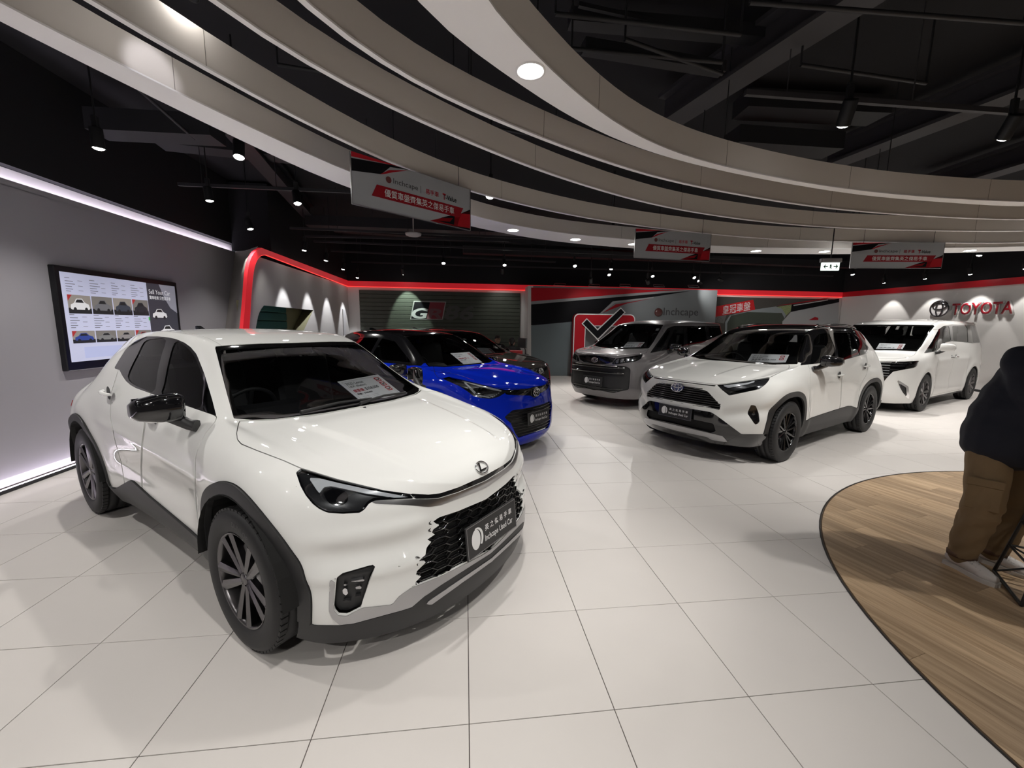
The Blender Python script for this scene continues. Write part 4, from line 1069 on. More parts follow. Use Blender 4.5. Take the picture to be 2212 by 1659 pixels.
# ------------------------------------------------------------------ printed flats
def flat(name, poly, m, parent, frame, h=.002, lift=0.0):
    o, u, v, w = frame; b = MB(); b.prism(poly, lift, lift + h, frame); return b.build(name, m, parent)
M_RED2 = mat('red_print', (.46, .012, .022), .5, spec=.2); M_BLK2 = mat('black_print', (.008, .008, .010), .6, spec=.12); M_DKRED = mat('dark_red_print', (.30, .010, .018), .5, spec=.2)
M_BANNER = mat('grey_banner_print', (.40, .42, .45), .5); M_WHITE2 = mat('white_print', (.75, .75, .76), .5); M_GREYTXT = mat('grey_lettering', (.05, .05, .055), .5)
def banner(tl, tr, h, label):
    """hanging board: 1 x 1 layout scaled to width w, height h"""
    tl, tr = np.array(tl), np.array(tr); u = tr - tl; w = np.linalg.norm(u); u = u / w; v = np.array([0, 0, 1.0]); n = np.cross(u, v)
    e = empty('hanging_banner', tuple((tl + tr) / 2 - v * h), 0, label, 'banner', 'hanging banners'); o = -u * w / 2; R = np.stack([u, v, n], 1)
    b = MB(); b.box(v * h / 2, (w, h, .012), R); b.build('banner_board', M_BANNER, e)
    b = MB(); b.box(v * h / 2 - u * w / 2, (.008, h, .016), R); b.box(v * h / 2 + u * w / 2, (.008, h, .016), R); b.box(v * .0, (w, .008, .016), R); b.build('banner_edge', M_SATIN, e)
    fr = (o + n * .0062, u * w, v * h, n)
    F = lambda nm, P, m, l=0.0: flat(nm, P, m, e, fr, .0008, l)
    F('printed_shape', [(0, 1), (.36, 1), (0, .90)], M_RED2); F('printed_shape', [(0, .87), (.30, .985), (.44, 1), (.28, .93), (.21, .73), (0, .63)], M_BLK2)
    F('printed_shape', [(.20, .72), (.27, .86), (.42, .98), (.30, .84), (.24, .76)], M_RED2, .0009)
    F('printed_shape', [(1, .48), (.90, .36), (.86, .02), (.60, .015), (1, .06)], M_RED2); F('printed_shape', [(1, .52), (.90, .36), (1, .40)], M_BLK2); F('printed_shape', [(.84, .30), (.70, .14), (.82, .20), (.79, .10), (.66, .05), (.83, .05)], M_BLK2); F('printed_shape', [(1, .055), (.62, .01), (1, 0)], M_BLK2)
    F('printed_ribbon', [(.175, .50), (.135, .25), (.88, .25), (.925, .50)], M_DKRED, .0004)
    P = lambda a, c: o + u * w * a + v * h * c + n * .0074
    s_ = MB(); s_.prism([(.030 * h / .45 * math.cos(t), .030 * h / .45 * math.sin(t)) for t in np.linspace(0, 2 * math.pi, 20, endpoint=False)], 0, .001, (P(.265, .66), u, v, n)); s_.build('printed_sphere', mat('sphere_print', (.16, .05, .05), .4), e)
    lettering('banner_lettering', 'Inchcape', e, M_GREYTXT, P(.40, .65), u, v, h * .14, w * .20); lettering('banner_lettering', '易手車', e, M_RED2, P(.625, .65), u, v, h * .12, w * .12, offset=.01); lettering('banner_lettering', 'T-Value', e, M_BLK2, P(.79, .64), u, v, h * .11, w * .13, offset=.02, shear=.15)
    lettering('banner_lettering', 'T', e, M_RED2, P(.735, .645), u, v, h * .14, w * .03, offset=.03, lift=.002)
    b = MB(); b.box(P(.525, .65), (.003, h * .16, .001), R); b.build('printed_divider', M_GREYTXT, e)
    lettering('banner_lettering', '優質車盤齊集英之傑易手車', e, M_WHITE2, P(.53, .375) + n * .001, u, v, h * .165, w * .60, offset=.006)
    for q in (.12, .88):
        b = MB(); b.tube([o + u * w * q + v * h, o + u * w * q + v * (h + .3)], .003, 5); b.build('hanging_wire', M_STEEL, e)
    return e
def bn(tl, tr, bl, lab):
    A, B = on_z(tl[0], tl[1], 2.985), on_z(tr[0], tr[1], 2.985); C = on_plane(bl[0], bl[1], A, np.array([A[0], A[1], 0])); banner(A, B, 2.985 - C[2], lab)
bn((756, 326), (1015, 410), (761, 440), 'hanging grey and red banner over the white crossover, largest of the three')
bn((1373, 494), (1536, 506), (1372, 556), 'hanging grey and red banner over the grey people carrier')
bn((1842, 524), (2041, 524), (1836, 579), 'hanging grey and red banner beside the green exit sign')

# exit sign
p = on_plane(1793, 576, on_z(1793, 565, 2.6), CAM_F * np.array([1, 1, 0])); E0 = p
u = np.array([math.cos(-YAW - .1), math.sin(-YAW - .1), 0]); v = np.array([0, 0, 1.0]); n = np.cross(u, v); R = np.stack([u, v, n], 1)
d_ = (p - CAM_P) @ CAM_F; sz = d_ * 36 / F_PX
e = empty('exit_sign', tuple(p), 0, 'white exit sign with green running figure and two arrows hanging from the ceiling', 'exit sign')
b = MB(); b.box((0, 0, 0), (sz, sz * .46, .03), R, bev=.004); b.build('sign_face', mat('lit_exit_sign', (.8, .85, .8), .4, emit=(.85, 1, .9), estr=.9), e)
b = MB(); b.box((0, 0, sz * .36), (sz * 1.15, sz * .26, .07), R, bev=.01); b.build('sign_housing', mat('grey_sign_housing', (.30, .29, .30), .5), e)
b = MB(); b.tube([(0, 0, sz * .45), (0, 0, CZ - p[2])], .008, 6); b.build('sign_rod', M_STEEL, e)
M_GRN = mat('exit_green_print', (.01, .07, .05), .5); fr = (n * .0155, u * sz, v * sz, n)
for sg in (1, -1): flat('printed_arrow', [(sg * a, c) for a, c in ((.16, .03), (.16, -.03), (.32, -.03), (.26, -.11), (.31, -.11), (.41, 0), (.31, .11), (.26, .11), (.32, .03))][::sg], M_GRN, e, fr, .001)
flat('printed_figure', [(-.03, .13), (.03, .13), (.03, .07), (.07, .01), (.04, -.01), (.01, .03), (.04, -.07), (.07, -.15), (.03, -.15), (-.01, -.07), (-.06, -.10), (-.08, -.07), (-.03, -.04), (-.04, .03), (-.08, .0), (-.09, .03), (-.04, .07)], M_GRN, e, fr, .001)

# wall screen
Y0, Y1, Z0, Z1 = 4.88, 6.72, 1.026, 2.145
tv = empty('wall_screen', (XL + .02, (Y0 + Y1) / 2, Z0), 0, 'large black-framed screen showing a car listing page on the grey wall', 'screen'); ov = np.array([XL + .02, (Y0 + Y1) / 2, Z0])
W, H = Y1 - Y0, Z1 - Z0
b = MB(); b.box((.0, 0, H / 2), (.07, W, H), bev=.008); b.build('screen_casing', mat('black_bezel', (.008, .008, .010), .3), tv)
def glow(name, col, s): return mat(name, col, .3, emit=col, estr=s)
fr = (np.array([.0355, -W / 2, 0]), np.array([0, W, 0]), np.array([0, 0, H]), np.array([1.0, 0, 0]))
S0, S1, T0, T1 = .028, .972, .085, .945; SX = .675
def scr(name, x0, y0, x1, y1, m, lift=0.0): return flat(name, [(x0, y0), (x1, y0), (x1, y1), (x0, y1)], m, tv, fr, .0006, lift)
scr('screen_page', S0, T0, SX, T1, glow('screen_page_white', (.50, .52, .68), .36)); scr('screen_advert', SX, T0, S1, T1, glow('screen_advert_dark', (.035, .035, .045), .6))
flat('screen_advert_light', [(.80, T1), (S1, T1), (S1, .60), (.90, .66), (.84, .8)], glow('screen_advert_grey', (.22, .22, .26), .5), tv, fr, .0006, .0007)
M_THUMB = [glow('screen_photo_tan', (.22, .20, .18), .5), glow('screen_photo_dim', (.15, .14, .13), .5)]; M_CARPIX = [glow('screen_car_' + k, c, .5) for k, c in (('white', (.55, .55, .56)), ('grey', (.12, .12, .13)), ('dark', (.04, .045, .06)), ('black', (.025, .025, .03)), ('blue', (.03, .05, .22)), ('grey2', (.16, .16, .16)), ('grey3', (.2, .19, .19)), ('red', (.3, .03, .03)))]
M_SCRTXT = glow('screen_text', (.12, .12, .16), .4); M_SCRDK = glow('screen_dark', (.02, .02, .022), .4)
def car_pic(x, y, w, h, m, lift):
    body = [(.04, .25), (.06, .48), (.22, .58), (.34, .82), (.62, .84), (.74, .62), (.92, .52), (.97, .30), (.92, .20), (.10, .20)]
    flat('screen_car', [(x + a * w, y + c * h) for a, c in body], m, tv, fr, .0006, lift)
    flat('screen_car_glass', [(x + a * w, y + c * h) for a, c in ((.28, .60), (.37, .78), (.60, .79), (.69, .60))], M_SCRDK, tv, fr, .0006, lift + .0007)
    for cx in (.24, .78): flat('screen_car_wheel', [(x + (cx + .075 * math.cos(t)) * w, y + (.21 + .13 * math.sin(t)) * h) for t in np.linspace(0, 6.28, 12, endpoint=False)], M_SCRDK, tv, fr, .0006, lift + .0007)
k = 0
for row, (y0, y1) in enumerate(((.555, .735), (.265, .385))):
    for c in range(4):
        x0 = .055 + c * .158; x1 = min(x0 + .150, SX - .004); scr('screen_photo', x0, y0, x1, y1, M_THUMB[c % 2], .0007); scr('screen_photo_floor', x0, y0, x1, y0 + (y1 - y0) * .3, M_SCRDK, .0014)
        car_pic(x0 + .008, y0 + .004, x1 - x0 - .014, (y1 - y0) * .95, M_CARPIX[k], .0022); k += 1
        if c in (0, 3): flat('screen_tag', [(x0, y1), (x0 + .03, y1), (x0, y1 - .06)], M_CARPIX[7], tv, fr, .0006, .003)
        for q, (dy, ww) in enumerate(((.155, .03), (.125, .05), (.10, .06), (.075, .04), (.05, .045), (.03, .03))):
            scr('screen_text_line', x0, y1 + dy, x0 + ww * (1 + .2 * (c % 2)), y1 + dy + .006, M_SCRTXT, .0007)
            if q % 2: scr('screen_text_line', x0 + .08, y1 + dy + .012, x0 + .11, y1 + dy + .016, M_SCRTXT, .0007)
scr('screen_box', .12, .115, .40, .225, glow('screen_box_pale', (.42, .46, .68), .36), .0007); scr('screen_box', .41, .115, .56, .225, glow('screen_box_pale', (.42, .46, .68), .36), .0007)
scr('screen_button', SX - .012, .50, SX, .54, glow('screen_green', (.05, .4, .08), .5), .0014)
car_pic(.70, .50, .16, .17, M_CARPIX[0], .0016); car_pic(.76, .28, .18, .19, M_CARPIX[0], .0016)
M_SCRWHT = glow('screen_white_text', (.6, .6, .62), .5)
pt = lambda a, c, l: fr[0] + fr[1] * a + fr[2] * c + fr[3] * l
lettering('screen_lettering', 'Sell Your Car', tv, M_SCRWHT, pt(.80, .845, .0026), (0, 1, 0), (0, 0, 1), .06, .40); lettering('screen_lettering', '賣車收車 只在易手車', tv, M_SCRWHT, pt(.80, .775, .0026), (0, 1, 0), (0, 0, 1), .05, .40, offset=.01)
b = MB(); b.box((.036, 0, H * .042), (.002, .07, .012)); b.build('screen_badge', M_SATIN, tv)

# dark slatted panel with letters on the back wall
A, B = wy(775.5, 626, YB - .05), wy(1124, 633, YB - .05); zt = (A[2] + B[2]) / 2; pnl = empty('slatted_panel', ((A[0] + B[0]) / 2, YB - .05, .15), 0, 'dark green slatted panel with faded racing letters on the back wall', 'wall panel'); w = B[0] - A[0]
M_SLAT = mat('dark_green_slat', (.055, .064, .050), .38, noise=(6, .2)); me = None
b = MB(); b.box((0, .03, (zt - .15) / 2), (w, .02, zt - .15)); b.build('panel_back', M_BLK2, pnl)
ns = 20; sh = (zt - .15) / ns
for k in range(ns):
    if me is None: b = MB(); b.box((0, 0, 0), (w, .035, sh - .008), bev=.006); o = b.build('slat', M_SLAT, pnl); me = o.data
    else: o = link('slat', me, pnl)
    o.location = (0, 0, (k + .5) * sh)
U, V_ = np.array([1.0, 0, 0]), np.array([0, 0, 1.0]); off = -np.array(pnl.location)
def bw(px, py, Y): return wy(px, py, Y) + off
yy = YB - .075; c3 = lambda x, y: (740 + x * .22604, 590 + y * .22604); q_ = lambda x, y: bw(*c3(x, y), yy)
def poly_w(name, pts, m, parent, fn, lift):
    P = [fn(*p) for p in pts]; o = P[0]; b = MB(); b.prism([((p - o)[0], (p - o)[2]) for p in P], 0, .003, (o + np.array([0, -lift, 0]), U, V_, np.array([0, -1.0, 0]))); return b.build(name, m, parent)
poly_w('logo_frame', [(645, 443), (680, 265), (990, 272), (958, 445)], mat('dim_silver_print', (.32, .33, .32), .5), pnl, q_, 0)
poly_w('logo_cell', [(655, 435), (688, 274), (835, 278), (805, 437)], M_BLK2, pnl, q_, .003); poly_w('logo_cell', [(805, 437), (835, 278), (980, 281), (950, 438)], mat('faded_red_print', (.20, .018, .03), .5), pnl, q_, .003)
lettering('logo_lettering', 'G', pnl, mat('pale_grey_print', (.42, .43, .43), .5), q_(740, 385) + np.array([0, -.007, 0]), U, V_, .33, .52, offset=.03, shear=.2); lettering('logo_lettering', 'R', pnl, mat('dull_red_grey', (.16, .07, .08), .5), q_(880, 390) + np.array([0, -.007, 0]), U, V_, .33, .52, offset=.03, shear=.2)
lettering('logo_lettering', '86', pnl, mat('faint_dark_print', (.075, .078, .075), .5), q_(1110, 378) + np.array([0, -.003, 0]), U, V_, .46, .95, offset=.03, shear=.2)

# graphic wall standing in front of the back wall
YG = 12.70; A, B = wy(1148, 812, YG), wy(1549, 640, YG); zt = wy(1300, 621, YG)[2]
b = MB(); b.box(((A[0] + B[0]) / 2, YG + .06, zt / 2), (B[0] - A[0], .12, zt)); gw = struct(b, 'wall_graphic', mat('slate_grey_print', (.17, .185, .195), .55))
b = MB(); b.box((A[0] - .075, YG + .35, zt / 2), (.15, .70, zt)); struct(b, 'wall_graphic_end', M_WHITEWALL)
off = np.zeros(3); c4_ = lambda x, y: (1120 + x * .24412, 590 + y * .24412); g4 = lambda x, y: wy(*c4_(x, y), YG)
pw = lambda nm, P, m, l: poly_w(nm, P, m, gw, g4, l)
pw('printed_shape', [(112, 128), (1480, 152), (1250, 160), (112, 250)], M_RED2, .0); pw('printed_shape', [(112, 250), (1250, 160), (1480, 152), (1500, 156), (112, 277)], mat('light_grey_print', (.30, .31, .32), .5), .0)
pw('printed_shape', [(112, 277), (1530, 157), (1180, 212), (830, 252), (735, 350), (480, 430), (112, 463)], M_BLK2, .0)
pw('printed_shape', [(720, 356), (835, 250), (1200, 210), (1190, 222), (850, 264), (745, 352)], mat('light_grey_print', (.3, .3, .3), .5), .002); pw('printed_shape', [(745, 350), (860, 276), (1190, 222), (960, 268), (830, 318)], M_DKRED, .004)
pw('printed_shape', [(112, 465), (470, 428), (428, 905), (112, 905)], mat('blue_grey_print', (.155, .195, .215), .5), .0)
sp = g4(1238, 347); b = MB(); b.lathe([(0.0, .075)] + [(.135 * math.sin(t), .075 * math.cos(t)) for t in np.linspace(.15, 1.57, 8)], 24, 'Z'); b.V = [(sp[0] + v[0], sp[1] - .003 - v[2], sp[2] + v[1]) for v in b.V]; b.build('sphere_emblem', mat('sphere_emblem_paint', (.09, .03, .028), .3), gw)
lettering('wall_lettering', 'Inchcape', gw, M_GREYTXT, g4(1437, 352) + np.array([0, -.004, 0]), U, V_, .31, g4(1590, 350)[0] - g4(1283, 350)[0], offset=.005)
# red tick box standing before it
YT = 12.45; t4 = lambda x, y: wy(*c4_(x, y), YT); TA, TB = t4(492, 357), t4(1035, 357); wT = TB[0] - TA[0]; hT = TA[2]
tb = empty('tick_box_sign', (float(TA[0] + wT / 2), YT, 0), 0, 'red box-shaped sign with a big black tick in front of the graphic wall', 'sign')
def rrect(w, h, r, x0=0, z0=0, n=6):
    P = []
    for cx, cz, a in ((w - r, r, -90), (w - r, h - r, 0), (r, h - r, 90), (r, r, 180)):
        for k in range(n + 1): t = math.radians(a + 90 * k / n); P.append((x0 + cx + r * math.cos(t), z0 + cz + r * math.sin(t)))
    return P
def frame_prism(po, pi, h0, h1, fr):
    b = MB(); n = len(po); V = [(p[0], p[1], h) for h in (h0, h1) for p in po] + [(p[0], p[1], h) for h in (h0, h1) for p in pi]; Fc = []
    for i in range(n):
        j = (i + 1) % n; Fc += [(i, j, n + j, n + i), (2 * n + j, 2 * n + i, 3 * n + i, 3 * n + j), (n + i, n + j, 3 * n + j, 3 * n + i), (j, i, 2 * n + i, 2 * n + j)]
    V = np.array(V, float); o, u, v, w = [np.array(a, float) for a in fr]; b.add(o + V[:, :1] * u + V[:, 1:2] * v + V[:, 2:3] * w, Fc); return b
fr = (np.array([-wT / 2, 0, 0]), U, V_, np.array([0, -1.0, 0])); tw = t4(590, 600)[0] - TA[0]
frame_prism(rrect(wT, hT, .16), rrect(wT - 2 * tw, hT - 2 * tw, .02, tw, tw), -.20, .0, fr).build('sign_frame', M_RED2, tb)
frame_prism(rrect(wT, hT, .16), rrect(wT - .06, hT - .06, .14, .03, .03), .0, .004, fr).build('white_outline', M_WHITE2, tb); frame_prism(rrect(wT - 2 * tw + .05, hT - 2 * tw + .05, .03, tw - .025, tw - .025), rrect(wT - 2 * tw, hT - 2 * tw, .02, tw, tw), .0, .004, fr).build('white_outline', M_WHITE2, tb)
off = -np.array(tb.location); tk = lambda x, y: wy(*c4_(x, y), YT - .03) + off
poly_w('tick_outline', [(558, 447), (604, 398), (700, 494), (905, 303), (948, 347), (702, 594)], M_WHITE2, tb, tk, .0); poly_w('tick_mark', [(570, 447), (605, 410), (700, 508), (905, 314), (936, 347), (701, 580)], M_BLK2, tb, tk, .004)

# poster wall beyond
off = np.zeros(3); YP = YB - .03; c6 = lambda x, y: (1530 + x * .14014, 620 + y * .14014); p6 = lambda x, y: wy(*c6(x, y), YP)
A, B, C = p6(120, 150), p6(2010, 180), p6(120, 1500); po = empty('wall_poster', (float((A[0] + B[0]) / 2), YP, .3), 0, 'printed poster of a car with red Chinese headline on the back wall', 'poster'); off = -np.array(po.location)
p6o = lambda x, y: wy(*c6(x, y), YP) + off; pp = lambda nm, P, m, l: poly_w(nm, P, m, po, p6o, l)
b = MB(); b.box((0, .012, (A[2] - .3) / 2), (B[0] - A[0], .02, A[2] - .3)); b.build('poster_board', mat('poster_grey', (.075, .072, .066), .5), po)
pp('printed_car_body', [(700, 350), (1040, 300), (1130, 330), (1200, 430), (1150, 530), (1150, 900), (250, 900), (260, 540), (330, 440)], mat('poster_pale_blue', (.30, .34, .36), .5), .002); pp('printed_car_glass', [(600, 385), (1130, 400), (1170, 480), (1130, 620), (900, 900), (280, 900), (290, 560), (350, 440)], mat('poster_green_glass', (.045, .06, .045), .4), .005)
pp('printed_leaves', [(1050, 310), (1280, 270), (1270, 370), (1200, 440), (1130, 330)], mat('poster_leaf', (.30, .36, .16), .5, noise=(30, .6)), .004)
pp('printed_panel', [(1270, 385), (2010, 235), (1990, 900), (1130, 900), (1140, 530)], mat('poster_light_grey', (.46, .48, .50), .5), .006); pp('printed_stripe', [(1290, 268), (2015, 180), (2012, 235), (1270, 385)], M_BLK2, .008); pp('printed_stripe', [(1310, 278), (1840, 195), (1840, 205), (1310, 292)], M_WHITE2, .010); pp('printed_stripe', [(1040, 290), (1780, 175), (1890, 175), (1290, 265)], M_RED2, .007)
pp('printed_zebra', [(110, 460), (280, 430), (240, 560), (110, 540)], mat('poster_zebra', (.2, .2, .2), .5, noise=(40, .9)), .003)
pp('printed_ribbon', [(105, 460), (110, 300), (690, 195), (720, 350)], mat('bright_red_print', (.62, .015, .02), .5), .008)
lettering('poster_lettering', '皇冠車盤', po, M_WHITE2, p6o(432, 325) + np.array([0, -.013, 0]), np.array([.985, 0, .165]), np.array([-.05, 0, 1.0]), .30, 1.03, offset=.006)
pp('printed_mark', [(1545, 510), (1640, 460), (1690, 475), (1690, 510)], M_RED2, .010)

# raised letters and emblem on the right wall
UR = np.array([0, -1.0, 0]); sg = empty('wall_letters', (XR, 9.4, 2.0), 0, 'raised red letters reading TOYOTA beside a silver oval emblem on the white wall', 'sign'); off = -np.array(sg.location)
M_LETRED = mat('letter_red', (.42, .02, .035), .25, .2, coat=.6)
a, c = wx(2056, 668, XR - .06), wx(2190, 664, XR - .06); ctr = (a + c) / 2 + off
lettering('raised_letters', 'TOYOTA', sg, mat('letter_white_side', (.72, .70, .70), .4), ctr + np.array([.052, 0, 0]), UR, V_, .345, abs(a[1] - c[1]) + .02, extrude=.05, offset=.035); lettering('letter_faces', 'TOYOTA', sg, M_LETRED, ctr - np.array([.002, 0, 0]), UR, V_, .315, abs(a[1] - c[1]) - .01, extrude=.004, offset=.02)
ec = wx(2029, 667, XR - .06) + off; rx = abs(wx(2009, 667, XR)[1] - wx(2049, 667, XR)[1]) / 2
b = MB(); ell = [(rx * 1.06 * math.cos(t), .235 * math.sin(t)) for t in np.linspace(0, 2 * math.pi, 36, endpoint=False)]; b.prism(ell, 0, .05, (ec + np.array([.055, 0, 0]), UR, V_, np.array([-1.0, 0, 0]))); b.build('emblem_back', mat('letter_white_side', (.7, .7, .7), .4), sg)
for k, (cz, ax, az) in enumerate(((0, 1.0, .215), (0, .36, .20), (.065, .72, .085))):
    b = MB(); b.tube([ec + np.array([.0, 0, cz]) + UR * rx * .98 * ax * math.cos(t) + V_ * az * math.sin(t) for t in np.linspace(0, 2 * math.pi, 40, endpoint=False)], .020, 6, closed=True); b.build('emblem_ring', mat('dark_chrome', (.16, .16, .17), .2, 1), sg)

# ------------------------------------------------------------------ white crossover in the foreground
M_PEARL = mat('pearl_white_paint', (.79, .795, .775), .3, coat=1, spec=0, coat_rough=.02)
def ring(xf, xr, y, z, **k): return dict(xf=xf, xr=xr, y=y, z=z, **k)
LBX_SPEC = dict(xc=1.35, xd=-1.45, p=2.35, q=2.6, crown=2.3, top=[(2.075, .735), (2.065, .77), (2.045, .805), (1.99, .845), (1.9, .875), (1.7, .925), (1.45, .967), (1.2, 1.0), (1.0, 1.03),
    (.9, 1.085), (.6, 1.265), (.32, 1.425), (.2, 1.46), (0, 1.495), (-.5, 1.52), (-1.0, 1.50), (-1.5, 1.43), (-1.72, 1.37), (-1.80, 1.28), (-1.97, 1.03)], rings=[
    ring(2.075, -1.93, [(1.35, .872), (1.0, .82), (.85, .80), (0, .785), (-.85, .80), (-1.45, .82)], [(2.1, .145), (1.6, .17), (1.35, .19), (.85, .20), (-.85, .20), (-1.45, .24), (-2, .24)]),
    ring(2.11, -2.00, [(1.35, .897), (1.0, .868), (.85, .85), (0, .84), (-.85, .855), (-1.29, .885), (-1.45, .88)], [(2.1, .25), (1.35, .31), (0, .30), (-1.45, .32), (-2, .34)]),
    ring(2.105, -2.03, [(1.35, .90), (1.1, .895), (.85, .868), (0, .855), (-.85, .875), (-1.29, .91), (-1.45, .905)], [(2.1, .40), (1.35, .46), (0, .45), (-1.45, .46), (-2, .48)]),
    ring(2.09, -2.045, [(1.35, .908), (1.1, .90), (.85, .875), (0, .86), (-.85, .885), (-1.29, .915), (-1.45, .91)], [(2.1, .55), (1.35, .63), (0, .62), (-1.45, .63), (-2, .64)]),
    ring(2.072, -2.05, [(1.35, .898), (1.1, .895), (.85, .885), (0, .878), (-.85, .895), (-1.29, .912), (-1.45, .905)], [(2.08, .655), (1.8, .72), (1.35, .79), (0, .78), (-1.45, .79), (-2, .80)]),
    ring(2.075, -2.04, [(1.35, .85), (1.1, .86), (.85, .868), (0, .872), (-.85, .88), (-1.29, .88), (-1.45, .865)], [(2.08, .70), (1.8, .80), (1.35, .90), (.85, .93), (0, .94), (-.85, .95), (-1.45, .95), (-2, .93)]),
    ring(2.078, -2.0, [(1.35, .77), (1.1, .79), (.85, .785), (.5, .80), (0, .81), (-.5, .805), (-.85, .79), (-1.29, .74), (-1.45, .71)], [(2.08, .718), (1.95, .80), (1.8, .85), (1.35, .95), (.85, 1.03), (.3, 1.065), (-.3, 1.10), (-.85, 1.155), (-1.2, 1.19), (-1.45, 1.13), (-2, 1.0)]),
    ring(2.075, -1.97, [(1.35, .655), (1.1, .685), (.9, .70), (.86, .695), (.6, .625), (.265, .545), (-.1, .565), (-.6, .565), (-1.2, .535), (-1.45, .515)],
         [(2.075, .735), (2.05, .785), (1.95, .84), (1.8, .875), (1.6, .915), (1.35, .962), (1.1, 1.0), (.9, 1.035), (.8, 1.085), (.6, 1.21), (.265, 1.42), (.1, 1.46), (-.1, 1.483), (-.5, 1.497), (-1.0, 1.475), (-1.45, 1.41), (-1.7, 1.33), (-1.97, 1.03)]),
])
def build_lbx():
    pose = CarPose(-1.496, 3.444, -39.42, -1)
    car = Car('white_crossover_car', pose, 'pearl white crossover with honeycomb grille and black mirrors beside the wall screen', M_PEARL)
    def flare(x, y, z):      # wheel-arch swell
        out = 0
        for ax in (1.29, -1.29):
            r = np.hypot(x - ax, (z - .36)); out = out + .014 * sstep(.66, 0, 1) * np.exp(-((r - .50) / .085) ** 2) * (y > .6)
        return out
    def hood_crease(x, y, z):
        yc = .50 - .16 * (x - .95); return .016 * sstep(yc - y, -.022, .022) * sstep(x, 1.0, 1.25) * (1 - sstep(x, 1.78, 1.95)) * (z > .7)
    def door_scoop(x, y, z):
        return -.022 * np.exp(-((z - (.56 + .04 * x)) / .10) ** 2) * sstep(x, -.95, -.4) * (1 - sstep(x, .55, .95)) * (y > .6)
    def bumper(x, y, z):
        k = sstep(x, 1.66, 1.85) * sstep(y, .30, .48); return k * (-.022 * np.exp(-((z - .575) / .045) ** 2) + .012 * np.exp(-((z - .66) / .035) ** 2) + .014 * np.exp(-((z - .485) / .035) ** 2))
    def door_crease(x, y, z):
        zl = .80 - .05 * x; return (.010 * np.exp(-((z - zl) / .03) ** 2)) * sstep(x, -1.1, -.7) * (1 - sstep(x, .8, 1.0)) * (y > .6)
    car.S = car_shell(LBX_SPEC, .017, 8, (flare, hood_crease, door_scoop, bumper, door_crease))
    s = car.split
    up = lambda x, y, z: z > .5
    # wheel openings
    def arch(S, r):
        d = np.minimum(np.hypot(S.V[:, 0] - 1.29, S.V[:, 2] - .375), np.hypot(S.V[:, 0] + 1.29, S.V[:, 2] - .375)) - r
        return np.where(np.abs(S.V[:, 1]) > .45, d, 1)
    car.full = Sheet(car.S.V.copy(), car.S.N.copy(), car.S.T.copy())
    s(lambda S: arch(S, .402))
    front = lambda x, y, z: (x > 1.0)
    # windscreen and glasshouse
    WS = [(505, 904), (490, 850), (477, 800), (463.5, 748), (500, 745), (560, 742), (640, 740), (700, 738), (820, 860), (776, 878), (700, 892), (657, 897.5), (590, 905.5), (545, 907)]
    fw = lambda S: car.fpx(S, WS, cond=lambda x, y, z: (x > .1) & (z > .93))
    ws = s(fw); inner, frit = ws.cut(car.fpx(ws, WS, cond=lambda x, y, z: x > .1) + .028)
    g, low = inner.cut(.985 + .06 * (1 - np.abs(inner.V[:, 1]) ** 2) - inner.V[:, 2] + .0)
    car.part(g, 'windscreen', M_WINDSCREEN, -.002, .0); car.part(frit.join(low), 'windscreen_border', M_FRIT, -.002, .004)
    DLO = [(467.5, 899), (458.6, 864), (441.6, 807.5), (424.6, 765), (412, 750), (399, 740.5), (382, 733), (365, 729), (340, 726.5), (317, 726.5), (294, 735), (271.6, 753.7), (258, 775), (245.6, 795.6), (257.5, 799), (264, 812), (271.6, 823), (282, 832), (294, 838.6), (325.5, 850), (399, 875.5), (440, 889.5)]
    side_up = lambda x, y, z: (np.abs(y) > .35) & (z > .9) & (x < 1.1)
    dlo = s(lambda S: car.fpx(S, DLO, cond=side_up))
    RG = [(275, 815), (284, 790), (297, 765), (311, 738), (330, 732), (358, 733), (349, 765), (340, 805), (333, 846), (312, 841), (288, 830)]
    FG = [(378, 738), (399, 747), (419, 769), (434, 806), (441, 835), (431, 882), (395, 870), (350, 855), (354, 830), (364, 780)]
    QG = [(446, 833), (461, 890), (438, 884)]
    for poly, nm, mm in ((RG, 'rear_door_glass', M_PRIVACY), (FG, 'front_door_glass', M_SIDEGLASS), (QG, 'quarter_glass', M_SIDEGLASS)):
        pc, dlo = dlo.cut(car.fpx(dlo, poly, smooth=3)); car.part(pc, nm, mm, -.006, .0, both=True)
    car.part(dlo, 'window_frame', M_GLOSSBLACK, -.001, .010, both=True)
    rg = s(lambda S: np.where(S.V[:, 0] < -1.3, poly_sd(S.V[:, [1, 2]], [(-.46, 1.07), (.46, 1.07), (.40, 1.31), (-.40, 1.31)]), 1)); car.part(rg, 'rear_window', M_PRIVACY, -.003)
    # lamps
    LAMP = [(639, 1020), (650.5, 1011.9), (690, 1024), (730, 1036), (828, 1059), (886.5, 1068.5), (894.6, 1077), (854, 1078.6), (808.4, 1081.8), (797, 1088), (788, 1100), (777.4, 1107.9), (740, 1110), (707.4, 1107.9), (690, 1100), (674.9, 1088.4), (660, 1070), (648.8, 1049.3)]
    lamp = s(lambda S: car.fpx(S, LAMP, cond=front))
